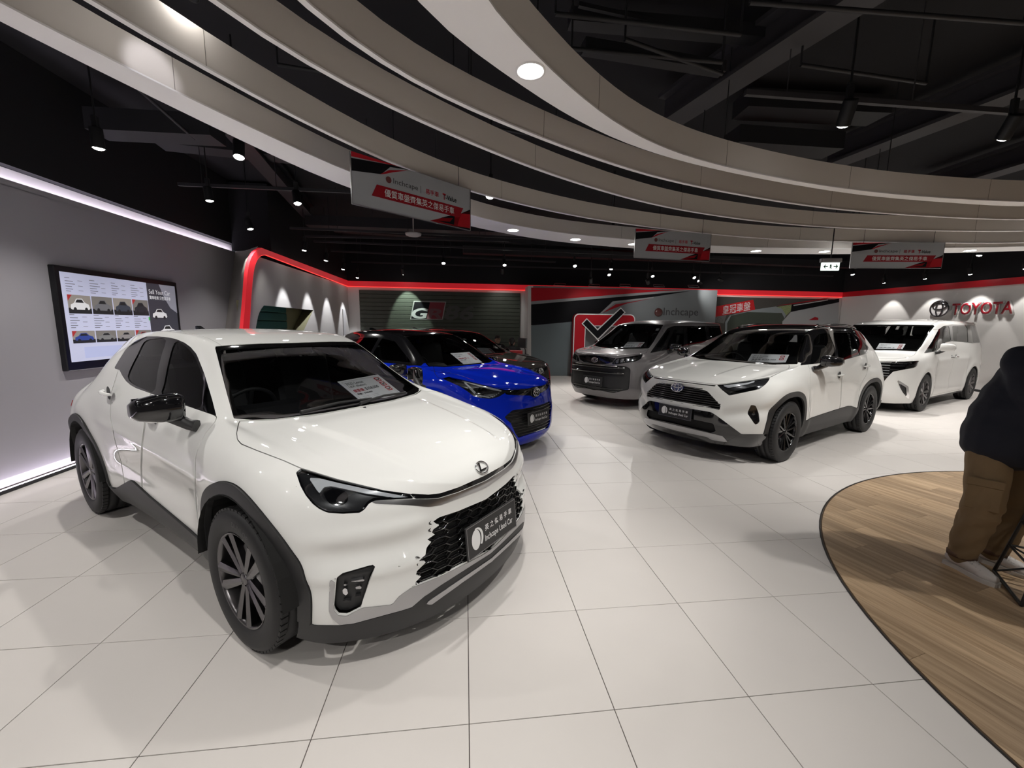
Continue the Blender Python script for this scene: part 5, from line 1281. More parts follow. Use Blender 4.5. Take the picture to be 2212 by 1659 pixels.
    for q in lamp.cut(lamp.V[:, 1]):
        hs = q.shifted(-.022)
        lens = q.shifted(-.001).build('headlamp', M_LENS, car.root, 0)
        drl, rest = hs.cut(car.fpx(hs, [(668, 1036), (690, 1037), (740, 1049), (800, 1061), (885, 1074), (850, 1076), (790, 1068), (715, 1053), (700, 1056), (692, 1068), (686, 1062)]))
        prj, rest = rest.cut(car.fpx(rest, [(700, 1060), (725, 1056), (748, 1064), (752, 1080), (735, 1092), (710, 1086)], smooth=3))
        bez, rest = rest.cut(car.fpx(rest, LAMP) * -1 - .010)
        rest.build('lamp_housing', M_LAMPDARK, lens, 0); drl.shifted(.012).build('light_guide', M_DRL, lens, .01); prj.shifted(.006).build('projector_lens', M_GLOSSBLACK, lens, .01); bez.shifted(.018).build('lamp_bezel', M_GLOSSBLACK, lens, .02)
    LIP = [(886, 1066), (925.6, 1068.5), (951.6, 1065.5), (990.7, 1052.5), (1047, 1027.5), (1090, 1008), (1090, 1020), (1047, 1039), (990.7, 1063), (948.3, 1076), (925.6, 1077.5), (894.6, 1077.5)]
    car.part(s(lambda S: car.fpx(S, LIP, cond=front)), 'nose_trim', M_GLOSSBLACK, -.004)
    CHR = [(800, 1084), (808, 1082), (854, 1079), (894.6, 1078), (925.6, 1078), (948.3, 1076.5), (990.7, 1063.5), (1047, 1039.5), (1090, 1020.5), (1090, 1036), (1047, 1054), (1023, 1064), (951.6, 1091), (925.6, 1095), (876.7, 1090.6), (808, 1088)]
    car.part(s(lambda S: car.fpx(S, CHR, cond=front)), 'chrome_nose_strip', M_SATIN, .002)
    # grille with honeycomb
    GR = [(948, 1117.7), (990.7, 1103.6), (1039.5, 1083), (1090, 1060), (1090, 1172), (1047, 1193), (1023, 1205.6), (958, 1241), (884, 1271), (912, 1243), (893, 1241), (921, 1214), (902, 1212), (929, 1191), (912, 1189), (936, 1171), (918, 1169), (943, 1152), (928, 1149), (950, 1134), (934, 1128)]
    gr = s(lambda S: car.fpx(S, GR, cond=front)); gro = car.part(gr, 'grille', M_SEAM, -.035, .0)[0]
    rimg = gr.borders(); 
    hb = MB(); py_, pz_ = .078, .034
    Sg = gr; tree = Sg.V[:, 1:3]
    def surf(y, z):
        d = (tree[:, 0] - y) ** 2 + (tree[:, 1] - z) ** 2; i = np.argsort(d)[:4]; w = 1 / (d[i] + 1e-6); w /= w.sum()
        return np.array([(Sg.V[i, 0] * w).sum() - .008, y, z]), d[i[0]]
    hw_, hh_ = .112, .037; done = set()
    for c_ in range(-14, 15):
        for r_ in range(-2, 12):
            cy, cz = c_ * .75 * hw_, .27 + (r_ + .5 * (c_ % 2)) * hh_
            hexp = [(cy + hw_ * a, cz + hh_ * e_) for a, e_ in ((.5, 0), (.25, .5), (-.25, .5), (-.5, 0), (-.25, -.5), (.25, -.5))]
            for a, b_ in zip(hexp, hexp[1:] + hexp[:1]):
                key = tuple(sorted(((round(a[0], 3), round(a[1], 3)), (round(b_[0], 3), round(b_[1], 3)))))
                if key in done: continue
                done.add(key); (A, da), (B, db) = surf(*a), surf(*b_)
                if max(da, db) < .0007: hb.tube([A, B], .0048, 5, cap=False); hb.tube([A - np.array([.018, 0, 0]), B - np.array([.018, 0, 0])], .0042, 4, cap=False)
    hb.build('honeycomb_mesh', M_GLOSSBLACK, gro)['kind'] = 'stuff'
    # lower bumper
    FOG = [(727, 1248), (740, 1238), (775, 1228), (813, 1217), (795, 1265), (780.7, 1306.5), (784, 1311), (750, 1329), (730, 1327.6), (720.5, 1316)]
    fog = s(lambda S: car.fpx(S, FOG, cond=front))
    for q in fog.cut(fog.V[:, 1]):
        o = q.shifted(-.03).build('fog_lamp_recess', M_CLAD, car.root, 0)
        for poly, mm, sh in (([(736, 1266), (790, 1256), (788, 1261), (738, 1272)], M_SATIN, -.015), ([(738, 1278), (750, 1272), (752, 1286), (740, 1293)], M_LENS and M_REFLECTOR, -.012), ([(768, 1271), (783, 1268), (782, 1276), (767, 1279)], M_SATIN, -.015), ([(738, 1300), (780, 1288), (778, 1294), (742, 1306)], M_CLAD, -.008)):
            pc, _ = q.cut(car.fpx(q, poly)); pc.shifted(sh).build('fog_lamp_trim', mm, o, .02)
    LOW = [(560, 1300), (632.6, 1333), (681, 1350), (733.5, 1350.5), (762.8, 1347), (870, 1318), (889.8, 1311.4), (915.8, 1288.6), (951, 1264), (1127.4, 1152), (1150, 1135), (1150, 1600), (560, 1600)]
    low = s(lambda S: car.fpx(S, LOW, cond=lambda x, y, z: x > 1.32))
    strip, low = low.cut(car.fpx(low, [(917.4, 1302), (925, 1296), (1114, 1168), (1118, 1171), (930, 1304.5)])); lo_ = car.part(low, 'front_lip', M_CLAD, .004, .02)[0]; car.part(strip, 'lip_strip', M_SATIN, .008, .01, parent=lo_)
    SIL = [(712.3, 1254.4), (710.7, 1319.5), (718, 1336), (733.5, 1349), (762.8, 1346), (870, 1317), (889.8, 1310.5), (915.8, 1288), (1127.4, 1151), (1127, 1131), (1047, 1196), (1023, 1208.8), (951.6, 1244.6), (886.5, 1270.7), (862, 1288), (847, 1306), (782, 1313), (748, 1331), (730, 1329), (720.5, 1317), (724, 1251), (728, 1246)]
    car.part(s(lambda S: car.fpx(S, SIL, cond=front)), 'silver_bumper_trim', M_SATIN, .003, .01)
    # cladding
    SILL = [(240, 1052), (252, 1054), (283, 1037), (290, 1039), (300, 1048.3), (328, 1073.8), (413, 1144.6), (460, 1188), (480, 1300), (240, 1130)]
    def clad(S):
        a = arch(S, .460); b_ = car.fpx(S, SILL, cond=lambda x, y, z: (z < .55) & (np.abs(y) > .5)); c_ = np.where(S.V[:, 0] < -1.45, S.V[:, 2] - .40, 1); return np.minimum(np.minimum(a, b_), c_)
    car.part(s(clad, .003), 'wheel_arch_cladding', M_CLAD, .012, .03, both=True)
    # panels
    HOOD = [(516.7, 909.5), (511, 935), (512.5, 949), (521, 959), (555, 973), (611.6, 994.5), (650, 1011.5), (730, 1036), (828, 1060), (886, 1068), (925.6, 1070), (951.6, 1067), (990.7, 1054), (1047, 1029), (1100, 1005), (1000, 900), (776, 879.5), (700, 893.5), (657, 899), (590, 907), (545, 908.5)]
    car.part(s(lambda S: car.fpx(S, HOOD, cond=lambda x, y, z: z > .66), .005), 'bonnet', M_PEARL)
    FD = [(468, 900), (466, 909), (444.5, 935), (430, 963), (421.8, 991.6), (421.8, 1048), (425, 1105), (434, 1165), (400, 1170), (309, 1075), (306, 1011.5), (308, 960), (316, 900), (328, 845), (400, 860)]
    RD = [(326, 845), (314, 900), (306, 960), (304, 1011), (307, 1075), (270, 1050), (262, 1000), (248, 950), (238, 900), (240, 850), (256, 798), (270, 790)]
    sd = lambda x, y, z: (np.abs(y) > .6) & (z < 1.3)
    car.part(s(lambda S: car.fpx(S, FD, cond=sd), .005), 'front_door', M_PEARL, both=True); car.part(s(lambda S: car.fpx(S, RD, cond=sd), .005), 'rear_door', M_PEARL, both=True)
    car.seam(lambda S: car.fpx(S, [(645, 1048), (572, 1082), (556, 1096)], closed=False, cond=lambda x, y, z: x > 1.2), .004)
    car.seam(lambda S: np.abs(car.fpx(S, [(870, 1197), (906, 1187.7), (894.6, 1220), (858.8, 1225)], cond=front)), .003)
    for cx, cy in ((752, 1175.6), (628, 1216)):
        car.seam(lambda S: np.where(S.V[:, 0] > 1, np.abs(np.hypot(*(pose.px(S.V) - np.array([cx, cy])).T) * pose.depth(S.V) / F_PX - .011), 1), .003)
    car.part(s(lambda S: car.ftop(S, [(.8, -.3), (.8, .49), (.27, .49), (-.2, .515), (-.8, .51), (-1.6, .47), (-1.74, .3), (-1.77, -.3)], zmin=1.2), .006), 'roof', M_PEARL)
    tl = s(lambda S: np.where(S.V[:, 0] < -1.6, np.abs(S.V[:, 2] - .88) - .025, 1)); car.part(tl, 'tail_lamp_bar', mat('tail_lamp_red', (.25, .01, .01), .15, coat=1), .004)
    car.part(car.S, 'body', M_PEARL); car.part(car.seams, 'panel_seam', M_SEAM, 0, 0)
    # lining inside the cabin
    li = Sheet(car.full.V, car.full.N, car.full.T); k = li.cut(.75 - li.V[:, 2])[0]; k = k.cut(car.fpx(k, WS, cond=lambda x, y, z: x > .1))[1]; k = k.cut(car.fpx(k, DLO, cond=side_up))[1]; k = k.cut(k.V[:, 0] - .95)[0]
    k = k.cut(np.where(k.V[:, 0] < -1.3, poly_sd(k.V[:, [1, 2]], [(-.46, 1.07), (.46, 1.07), (.40, 1.31), (-.40, 1.31)]), 1))[1]
    k.shifted(-.03).build('cabin_lining', M_HEADLINER, car.root, 0)
    interior(car, (.93, .98, .68, .0, .62, -.85))
    mirror(car, (.77, .835, 1.02), (.72, .875, 1.128), (.68, 1.075, 1.128), (.12, .15), M_GLOSSBLACK, M_CLAD, (1, (.69, .872, 1.12), (.50, .955, 1.12)))
    handle(car, -.62, .868, 1.066, M_PEARL, .17, -.08); handle(car, .20, .865, .985, M_PEARL, .17, -.05)
    for a, b_ in (((649.5, 897), (801.5, 864.5)), ((777, 878), (874.7, 852))):
        pa, na = pick(car, *a); pb, nb_ = pick(car, *b_); pm = (pa + pb) / 2 + np.array([.0, 0, .012]); wiper(car, [pa + na * .02, pm + na * .02, pb + nb_ * .015])
    fin = MB(); fin.prism([(-1.22, 1.48), (-1.42, 1.45), (-1.43, 1.53), (-1.40, 1.535)], -.018, .018, ((0, 0, 0), (1, 0, 0), (0, 0, 1), (0, 1, 0))); car.mb(fin, 'roof_antenna', M_GLOSSBLACK)
    underbody(car, -1.9, 1.98, .66, .14, .45, (1.29, -1.29), .40)
    for ax in (1.29, -1.29):
        for sg in (-1, 1):
            make_wheel(car, ax, sg * .795, sg, .350, .22, .234, (5, ('pair',), .25 if ax > 0 else .6), M_DARKMETAL, text=[('DUNLOP', math.pi / 2 + .25, .026)] if (ax > 0 and sg < 0) else None)
    # emblem
    p, n_ = pick(car, 1040, 1010); u, v, n_ = fold_poly_axis(n_); e = MB(); o = p + n_ * .004
    e.tube([o + u * .046 * math.cos(a) + v * .034 * math.sin(a) for a in np.linspace(0, 2 * math.pi, 32, endpoint=False)], .0042, 6, closed=True)
    e.prism([(-.016, .029), (-.004, .029), (-.017, -.010), (.030, -.010), (.024, -.018), (-.034, -.018)], 0, .005, (o, u, v, n_)); car.mb(e, 'bonnet_emblem', M_CHROME)
    number_plate(car, (2.125, 0, .478), (0, 1, 0), np.array([-.10, 0, .995]), .455, .175)
    cs = [(.90, -.315 + .0, 1.19), (.90, .0, 1.19), (.90, .0, 1.0), (.90, -.2, 1.0)]
    price_sheet(car, on_glass(car, [(729.6, 819.7), (819, 800.7), (873.4, 846.8), (790.6, 863)]),
        'white price card for $358,000 behind the windscreen of the white crossover', [('2025 Lexus', .33, .10, .40, M_INK), ('LBX (Relax)', .19, .10, .40, M_INK), ('優惠價:', .02, .12, .25, M_REDINK), ('$358,000', .02, .12, .33, M_INK, .28), ('原價：$398,000', -.12, .07, .36, M_INK)], None)
    return car
lbx = build_lbx()

# ------------------------------------------------------------------ the other cars
def xf_poly(poly, ox, oy, k): return [(ox + a * k, oy + b * k) for a, b in poly]
def arch_fn(axles, zc, r, pw=2.0):
    def f(S):
        d = 1e9
        for ax in axles: d = np.minimum(d, (np.abs(S.V[:, 0] - ax) ** pw + np.abs(S.V[:, 2] - zc) ** pw) ** (1 / pw) - r)
        return np.where(np.abs(S.V[:, 1]) > .45, d, 1)
    return f
FRONT = lambda x, y, z: x > 1.0
SIDEUP = lambda x, y, z: (np.abs(y) > .35) & (z > .85)
SIDE = lambda x, y, z: (np.abs(y) > .6)
def lining(car, cuts, z0=.8, x1=.9):
    k = car.full.cut(z0 - car.full.V[:, 2])[0]; k = k.cut(k.V[:, 0] - x1)[0]
    for fn in cuts: k = k.cut(fn(k))[1]
    k.shifted(-.03).build('cabin_lining', M_HEADLINER, car.root, 0)
def finish(car, hood=None):
    car.part(car.S, 'body', car.paint)
    if car.seams is not None: car.part(car.seams, 'panel_seam', M_SEAM, 0, 0)
def oval_emblem(car, p, n, rx, rz, m_face, m_ring):
    """round badge: three interlocking ovals on a disc"""
    u, v, n = fold_poly_axis(n); o = np.array(p) + n * .006
    d = MB(); ell = [(rx * math.cos(a), rz * math.sin(a)) for a in np.linspace(0, 2 * math.pi, 28, endpoint=False)]; d.prism(ell, -.01, .006, (o, u, v, n)); e = d.build('badge', m_face, car.root)
    g = MB()
    for (cy, a_, b_) in ((0, 1.0, 1.0), (0, .36, .92), (.28, .78, .36)):
        g.tube([o + n * .008 + u * rx * .92 * a_ * math.cos(t) + v * (rz * .92 * (cy + b_ * math.sin(t))) for t in np.linspace(0, 2 * math.pi, 26, endpoint=False)], rx * .075, 5, closed=True)
    g.build('badge_rings', m_ring, e)
def bars(car, polyfn, zs, ys, m, r=.006, name='grille_bar', parent=None, xoff=-.004):
    """horizontal grille bars laid on the nose inside a region given by a sheet piece"""
    g = polyfn; b = MB()
    for z in zs:
        pts = []
        for y in ys:
            d = (np.abs(g.V[:, 1]) - abs(y)) ** 2 + (g.V[:, 2] - z) ** 2; i = d.argmin()
            if d[i] < 2.2e-4: pts.append((g.V[i, 0] + xoff, y, z))
            elif len(pts) > 1: b.tube(pts, r, 5); pts = []
            else: pts = []
        if len(pts) > 1: b.tube(pts, r, 5)
    if b.V:
        o = b.build(name, m, parent or car.root); o['kind'] = 'stuff'

# ---- white SUV with black roof
RAV_SPEC = dict(xc=1.45, xd=-1.60, p=2.5, q=2.8, crown=2.6, top=[(2.195, .895), (2.17, .925), (2.1, .96), (1.9, 1.005), (1.5, 1.06), (1.1, 1.10), (.94, 1.125), (.85, 1.18), (.5, 1.40), (.2, 1.565), (0, 1.605), (-.5, 1.645), (-1.0, 1.645), (-1.6, 1.61), (-1.92, 1.56), (-2.02, 1.44), (-2.27, 1.08)], rings=[
    ring(2.10, -2.15, [(1.45, .86), (.9, .84), (-.9, .84), (-1.6, .86)], [(2.2, .20), (1.45, .25), (.9, .23), (-.9, .23), (-2.2, .27)]),
    ring(2.19, -2.28, [(1.45, .905), (.9, .885), (0, .88), (-.9, .89), (-1.6, .905)], [(2.2, .32), (1.45, .37), (-1.6, .36), (-2.2, .38)]),
    ring(2.215, -2.31, [(1.45, .922), (1.1, .918), (.8, .893), (0, .885), (-.8, .893), (-1.35, .922), (-1.6, .92)], [(2.2, .50), (1.45, .54), (-2.2, .54)]),
    ring(2.205, -2.32, [(1.45, .928), (1.1, .922), (.8, .90), (0, .892), (-.8, .90), (-1.35, .928), (-1.6, .925)], [(2.2, .67), (1.45, .72), (-2.2, .71)]),
    ring(2.19, -2.31, [(1.45, .92), (1.1, .918), (.8, .905), (0, .90), (-.8, .908), (-1.35, .925), (-1.6, .915)], [(2.2, .81), (1.8, .85), (1.45, .88), (0, .87), (-2.2, .86)]),
    ring(2.185, -2.30, [(1.45, .88), (1.1, .888), (.8, .89), (0, .89), (-.8, .89), (-1.6, .875)], [(2.2, .865), (1.8, .94), (1.45, .985), (.8, 1.0), (-.9, 1.02), (-1.6, 1.03), (-2.2, 1.0)]),
    ring(2.19, -2.28, [(1.45, .80), (1.1, .825), (.8, .83), (0, .845), (-.9, .84), (-1.6, .79)], [(2.2, .885), (1.95, .965), (1.45, 1.035), (.8, 1.095), (0, 1.135), (-1, 1.185), (-1.6, 1.225), (-1.95, 1.18), (-2.2, 1.05)]),
    ring(2.195, -2.27, [(1.45, .70), (1.1, .73), (.9, .735), (.83, .73), (.5, .64), (.13, .56), (-.3, .60), (-1.0, .605), (-1.6, .57)], [(2.195, .895), (2.1, .945), (1.8, 1.0), (1.45, 1.045), (1.1, 1.085), (.9, 1.118), (.83, 1.15), (.5, 1.34), (.13, 1.545), (-.1, 1.58), (-.5, 1.605), (-1.2, 1.60), (-1.6, 1.565), (-1.9, 1.50), (-2.27, 1.08)])])
def build_rav():
    pose = CarPose(4.576, 5.721, -153.07, 1)
    car = Car('white_suv', pose, 'white SUV with gloss black roof and black wheels on the tiled floor', M_PEARL)
    def flare(x, y, z):
        out = 0
        for ax in (1.345, -1.345): out = out + .016 * np.exp(-(((np.abs(x - ax) ** 3 + np.abs(z - .37) ** 3) ** (1 / 3) - .53) / .07) ** 2) * (y > .6)
        return out
    def hood(x, y, z):
        return (.014 * sstep(y, .27, .33) * (1 - sstep(y, .60, .68)) * sstep(x, 1.0, 1.25) * (1 - sstep(x, 1.85, 2.05)) * (z > .85))
    def nose(x, y, z): return -.03 * np.exp(-((z - .58 - .25 * (y - .55)) / .07) ** 2) * sstep(x, 1.6, 1.85) * sstep(y, .45, .62)
    car.S = car_shell(RAV_SPEC, .025, 6, (flare, hood, nose)); car.full = Sheet(car.S.V.copy(), car.S.N.copy(), car.S.T.copy())
    s = car.split; a7 = lambda P: xf_poly(P, 1350, 670, .26673); b4 = lambda P: xf_poly(P, 1370, 760, .1326); b2 = lambda P: xf_poly(P, 1600, 820, .14467)
    s(arch_fn((1.345, -1.345), .375, .412, 2.6))
    WS = a7([(1395, 437), (1440, 330), (1490, 187), (1300, 180), (1150, 178), (900, 176), (600, 400), (700, 402), (900, 420), (1010, 428), (1200, 440)]); wsf = lambda S: car.fpx(S, WS, cond=lambda x, y, z: (x > .0) & (z > 1.03))
    w = s(wsf); g, fr = w.cut(wsf(w) + .025); car.part(g, 'windscreen', M_WINDSCREEN, -.002, 0); car.part(fr, 'windscreen_border', M_FRIT, -.002, .004)
    DLO = a7([(1420, 447), (1500, 235), (1560, 180), (1700, 160), (1850, 160), (1900, 215), (1960, 282), (1972, 300), (1965, 350), (1750, 412)]); dlf = lambda S: car.fpx(S, DLO, cond=SIDEUP)
    d = s(dlf)
    for P, nm, mm in ((a7([(1500, 440), (1530, 240), (1570, 195), (1650, 180), (1700, 300), (1712, 415)]), 'front_door_glass', M_SIDEGLASS), (a7([(1735, 405), (1720, 300), (1685, 180), (1830, 175), (1880, 280), (1905, 365)]), 'rear_door_glass', M_PRIVACY), (a7([(1915, 358), (1890, 280), (1855, 190), (1900, 222), (1955, 285), (1962, 300), (1955, 345)]), 'quarter_glass', M_PRIVACY)):
        pc, d = d.cut(car.fpx(d, P)); car.part(pc, nm, mm, -.005, 0, both=True)
    car.part(d, 'window_frame', M_GLOSSBLACK, -.001, .01, both=True)
    LAMP = a7([(745, 605), (800, 600), (1000, 572), (1175, 545), (1165, 570), (1140, 600), (1090, 640), (845, 692), (790, 650)]); lm = s(lambda S: car.fpx(S, LAMP, cond=FRONT))
    for q in lm.cut(lm.V[:, 1]):
        lens = q.shifted(-.001).build('headlamp', M_LENS, car.root, 0); h = q.shifted(-.02)
        dr, h = h.cut(car.fpx(h, a7([(790, 612), (1000, 590), (1060, 575), (1040, 590), (990, 605), (840, 632), (825, 628)]))); h.build('lamp_housing', M_LAMPDARK, lens, 0); dr.shifted(.01).build('light_guide', M_DRL, lens, .01)
        pj, _ = q.cut(car.fpx(q, a7([(850, 670), (980, 630), (1100, 600), (1080, 632), (860, 680)]))); pj.shifted(-.012).build('lamp_unit', M_GLOSSBLACK, lens, .01)
    GR = b4([(560, 530), (640, 548), (830, 570), (1150, 625), (1210, 660), (1400, 870), (1407, 900), (1380, 955), (1240, 900), (850, 832), (560, 785)])
    g = s(lambda S: car.fpx(S, GR, cond=FRONT)); go = car.part(g, 'grille', M_SEAM, -.03, 0)[0]
    bars(car, g, np.arange(.60, .88, .026), np.arange(-.6, .61, .03), M_GLOSSBLACK, .007, 'grille_bar', go)
    car.part(s(lambda S: car.fpx(S, b4([(560, 455), (725, 475), (1330, 545), (1330, 566), (725, 492), (560, 470)]), cond=FRONT)), 'bonnet_shut_strip', M_GLOSSBLACK, -.008)
    LOW = b4([(500, 850), (725, 893), (1250, 982), (1330, 1030), (1600, 1230), (1750, 1342), (2250, 1340), (2250, 2600), (500, 2600)])
    low = s(lambda S: car.fpx(S, LOW, cond=lambda x, y, z: (x > 1.3) & (z < .75)))
    sk, low = low.cut(car.fpx(low, b4([(500, 1150), (725, 1205), (1440, 1370), (1535, 1472), (1270, 1432), (1180, 1382), (500, 1240)])))
    ln, low = low.cut(car.fpx(low, b4([(500, 1000), (1100, 1130), (1290, 1170), (1330, 1290), (1250, 1320), (500, 1130)])))
    lo = car.part(low, 'lower_bumper', M_GLOSSBLACK, .002, .03)[0]; car.part(sk, 'skid_plate', M_SATIN, .006, .02, parent=lo); ao = car.part(ln, 'air_intake', M_SEAM, -.03, 0, parent=lo)
    fg = s(lambda S: car.fpx(S, b4([(1905, 860), (1980, 880), (2030, 1000), (2045, 1140), (2020, 1175), (1970, 1190), (1840, 1000)]), cond=FRONT))
    for q in fg.cut(fg.V[:, 1]):
        o = q.shifted(-.008).build('fog_lamp', M_GLOSSBLACK, car.root, .0); pc, _ = q.cut(np.hypot(*(pose.px(q.V) - np.array(b4([(1945, 1005)])[0])).T) - 4.2); pc.shifted(-.004).build('fog_lens', M_REFLECTOR, o, .01)
    SILL = b2([(860, 690), (890, 660), (1050, 570), (1380, 460), (1600, 393), (1650, 393), (1740, 425), (1780, 440), (1780, 900), (860, 900)]); ar = arch_fn((1.345, -1.345), .375, .472, 2.6)
    car.part(s(lambda S: np.minimum(np.minimum(ar(S), car.fpx(S, SILL, cond=lambda x, y, z: (np.abs(y) > .6) & (z < .6))), np.where(S.V[:, 0] < -1.6, S.V[:, 2] - .45, 1)), .003), 'wheel_arch_cladding', M_CLAD, .008, .02, both=True)
    car.part(s(lambda S: car.fpx(S, a7([(1330, 442), (1328, 470), (1180, 542), (1000, 570), (745, 602), (400, 560), (400, 360), (1010, 429), (1200, 441)]), cond=lambda x, y, z: z > .8), .005), 'bonnet', M_PEARL)
    car.part(s(lambda S: car.fpx(S, b2([(1030, -160), (1035, 60), (1030, 300), (1010, 560), (960, 640), (1470, 470), (1490, 330), (1500, 100), (1510, -120), (1480, -330), (1000, -230)]), cond=lambda x, y, z: (np.abs(y) > .6) & (z < 1.2)), .005), 'front_door', M_PEARL, both=True)
    car.part(s(lambda S: car.fpx(S, b2([(1475, 470), (1498, 330), (1508, 100), (1518, -120), (1490, -330), (1870, -400), (1900, -200), (1880, -80), (1800, 60), (1760, 240), (1740, 430)]), cond=lambda x, y, z: (np.abs(y) > .6) & (z < 1.3)), .005), 'rear_door', M_PEARL, both=True)
    rf = lambda S: np.where((S.V[:, 2] > 1.15) & (S.V[:, 0] < .95), (1.29 + .27 * sstep(-S.V[:, 0], 1.3, 2.0) - .32 * sstep(S.V[:, 0], -.1, .7)) - S.V[:, 2], 1)
    roof = s(rf); car.part(roof, 'roof', M_GLOSSBLACK)
    lining(car, (wsf, dlf)); car.seam(lambda S: car.fpx(S, b2([(420, 70), (560, 160)]), closed=False, cond=FRONT), .004); finish(car)
    for y in (.53, -.53):
        r = MB(); pts = [(-.1, y, 1.59), (-.2, y, 1.618), (-.6, y, 1.642), (-1.2, y, 1.64), (-1.55, y, 1.61), (-1.62, y, 1.58)]; r.tube(pts, .016, 6); car.mb(r, 'roof_rail', M_GLOSSBLACK)
    fin = MB(); fin.prism([(-1.45, 1.60), (-1.68, 1.59), (-1.69, 1.66), (-1.65, 1.665)], -.018, .018, ((0, 0, 0), (1, 0, 0), (0, 0, 1), (0, 1, 0))); car.mb(fin, 'roof_antenna', M_GLOSSBLACK)
    interior(car, (.86, 1.05, .70, .0, .70, -.9))
    mirror(car, (.72, .86, 1.08), (.66, .925, 1.185), (.60, 1.13, 1.18), (.13, .14), M_GLOSSBLACK, M_GLOSSBLACK)
    handle(car, -.06, .905, .965, M_PEARL, .18, -.05); handle(car, -1.0, .905, 1.045, M_PEARL, .18, -.05)
    underbody(car, -2.0, 1.7, .62, .2, .5, (1.345, -1.345), .42)
    for ax in (1.345, -1.345):
        for sg in (1, -1): make_wheel(car, ax, sg * .80, sg, .362, .225, .232, (5, ('twin', 'thin'), .3 + .2 * (ax > 0)), M_BLACKALLOY)
    p, n = pick(car, 1466, 836); oval_emblem(car, p + np.array([.02, 0, 0]), (1, 0, .12), .085, .058, mat('badge_blue', (.01, .015, .08), .1, coat=1), M_CHROME)
    number_plate(car, (2.235, 0, .535), (0, 1, 0), (-.05, 0, .999), .46, .15)
    A = on_glass(car, a7([(1025, 335), (1325, 350), (1290, 430), (975, 425)]))
    price_sheet(car, A, 'white price card for $258,000 behind the windscreen of the white SUV with black roof', [('2022 Toyota', .30, .10, .40, M_INK), ('Rav4 HV', .17, .10, .28, M_INK), ('優惠價', -.02, .13, .25, M_INK), ('$258,000', -.02, .12, .36, M_INK, .29), ('原價', -.17, .08, .16, M_INK)], None, 2)
    return car
rav = build_rav()

# ---- white people carrier by the white wall
ALP_SPEC = dict(xc=1.62, xd=-1.75, p=2.9, q=3.2, crown=3.0, top=[(2.43, 1.0), (2.40, 1.03), (2.3, 1.055), (2.0, 1.10), (1.8, 1.13), (1.72, 1.16), (1.5, 1.29), (1.1, 1.53), (.8, 1.69), (.6, 1.765), (.3, 1.80), (-.4, 1.825), (-1.2, 1.825), (-2.0, 1.80), (-2.35, 1.76), (-2.42, 1.5), (-2.48, 1.1)], rings=[
    ring(2.36, -2.35, [(1.62, .86), (1.0, .85), (-1.0, .85), (-1.75, .86)], [(2.4, .17), (1.62, .20), (1.0, .20), (-1.0, .20), (-2.4, .24)]),
    ring(2.44, -2.43, [(1.62, .90), (1.0, .885), (-1.0, .885), (-1.75, .90)], [(2.4, .30), (-2.4, .34)]),
    ring(2.45, -2.47, [(1.62, .915), (1.0, .90), (-1.0, .90), (-1.75, .915)], [(2.4, .52), (-2.4, .55)]),
    ring(2.45, -2.49, [(1.62, .918), (1.0, .905), (-1.0, .905), (-1.75, .92)], [(2.4, .75), (-2.4, .78)]),
    ring(2.44, -2.50, [(1.62, .90), (1.0, .905), (-1.0, .905), (-1.75, .91)], [(2.4, .92), (1.62, .95), (-2.4, .98)]),
    ring(2.435, -2.49, [(1.62, .86), (1.2, .89), (1.0, .895), (-1.0, .895), (-1.75, .89)], [(2.43, .97), (2.2, 1.0), (1.62, 1.05), (1.0, 1.09), (0, 1.14), (-2.4, 1.16)]),
    ring(2.43, -2.48, [(1.62, .80), (1.2, .85), (1.0, .86), (0, .865), (-1.0, .865), (-1.75, .85)], [(2.43, .985), (2.2, 1.03), (1.62, 1.11), (1.3, 1.15), (1.0, 1.25), (.6, 1.335), (0, 1.355), (-1.0, 1.34), (-1.75, 1.32), (-2.4, 1.30)]),
    ring(2.43, -2.46, [(1.62, .735), (1.4, .75), (1.1, .735), (.7, .70), (.3, .705), (0, .715), (-1, .725), (-1.75, .71)], [(2.43, 1.0), (2.2, 1.045), (1.9, 1.09), (1.7, 1.13), (1.62, 1.16), (1.4, 1.285), (1.1, 1.455), (.7, 1.66), (.5, 1.725), (.2, 1.76), (-.6, 1.775), (-1.75, 1.77), (-2.2, 1.755), (-2.46, 1.62)])])
M_WHITE = mat('white_paint', (.78, .78, .765), .3, coat=1, spec=0, coat_rough=.03)
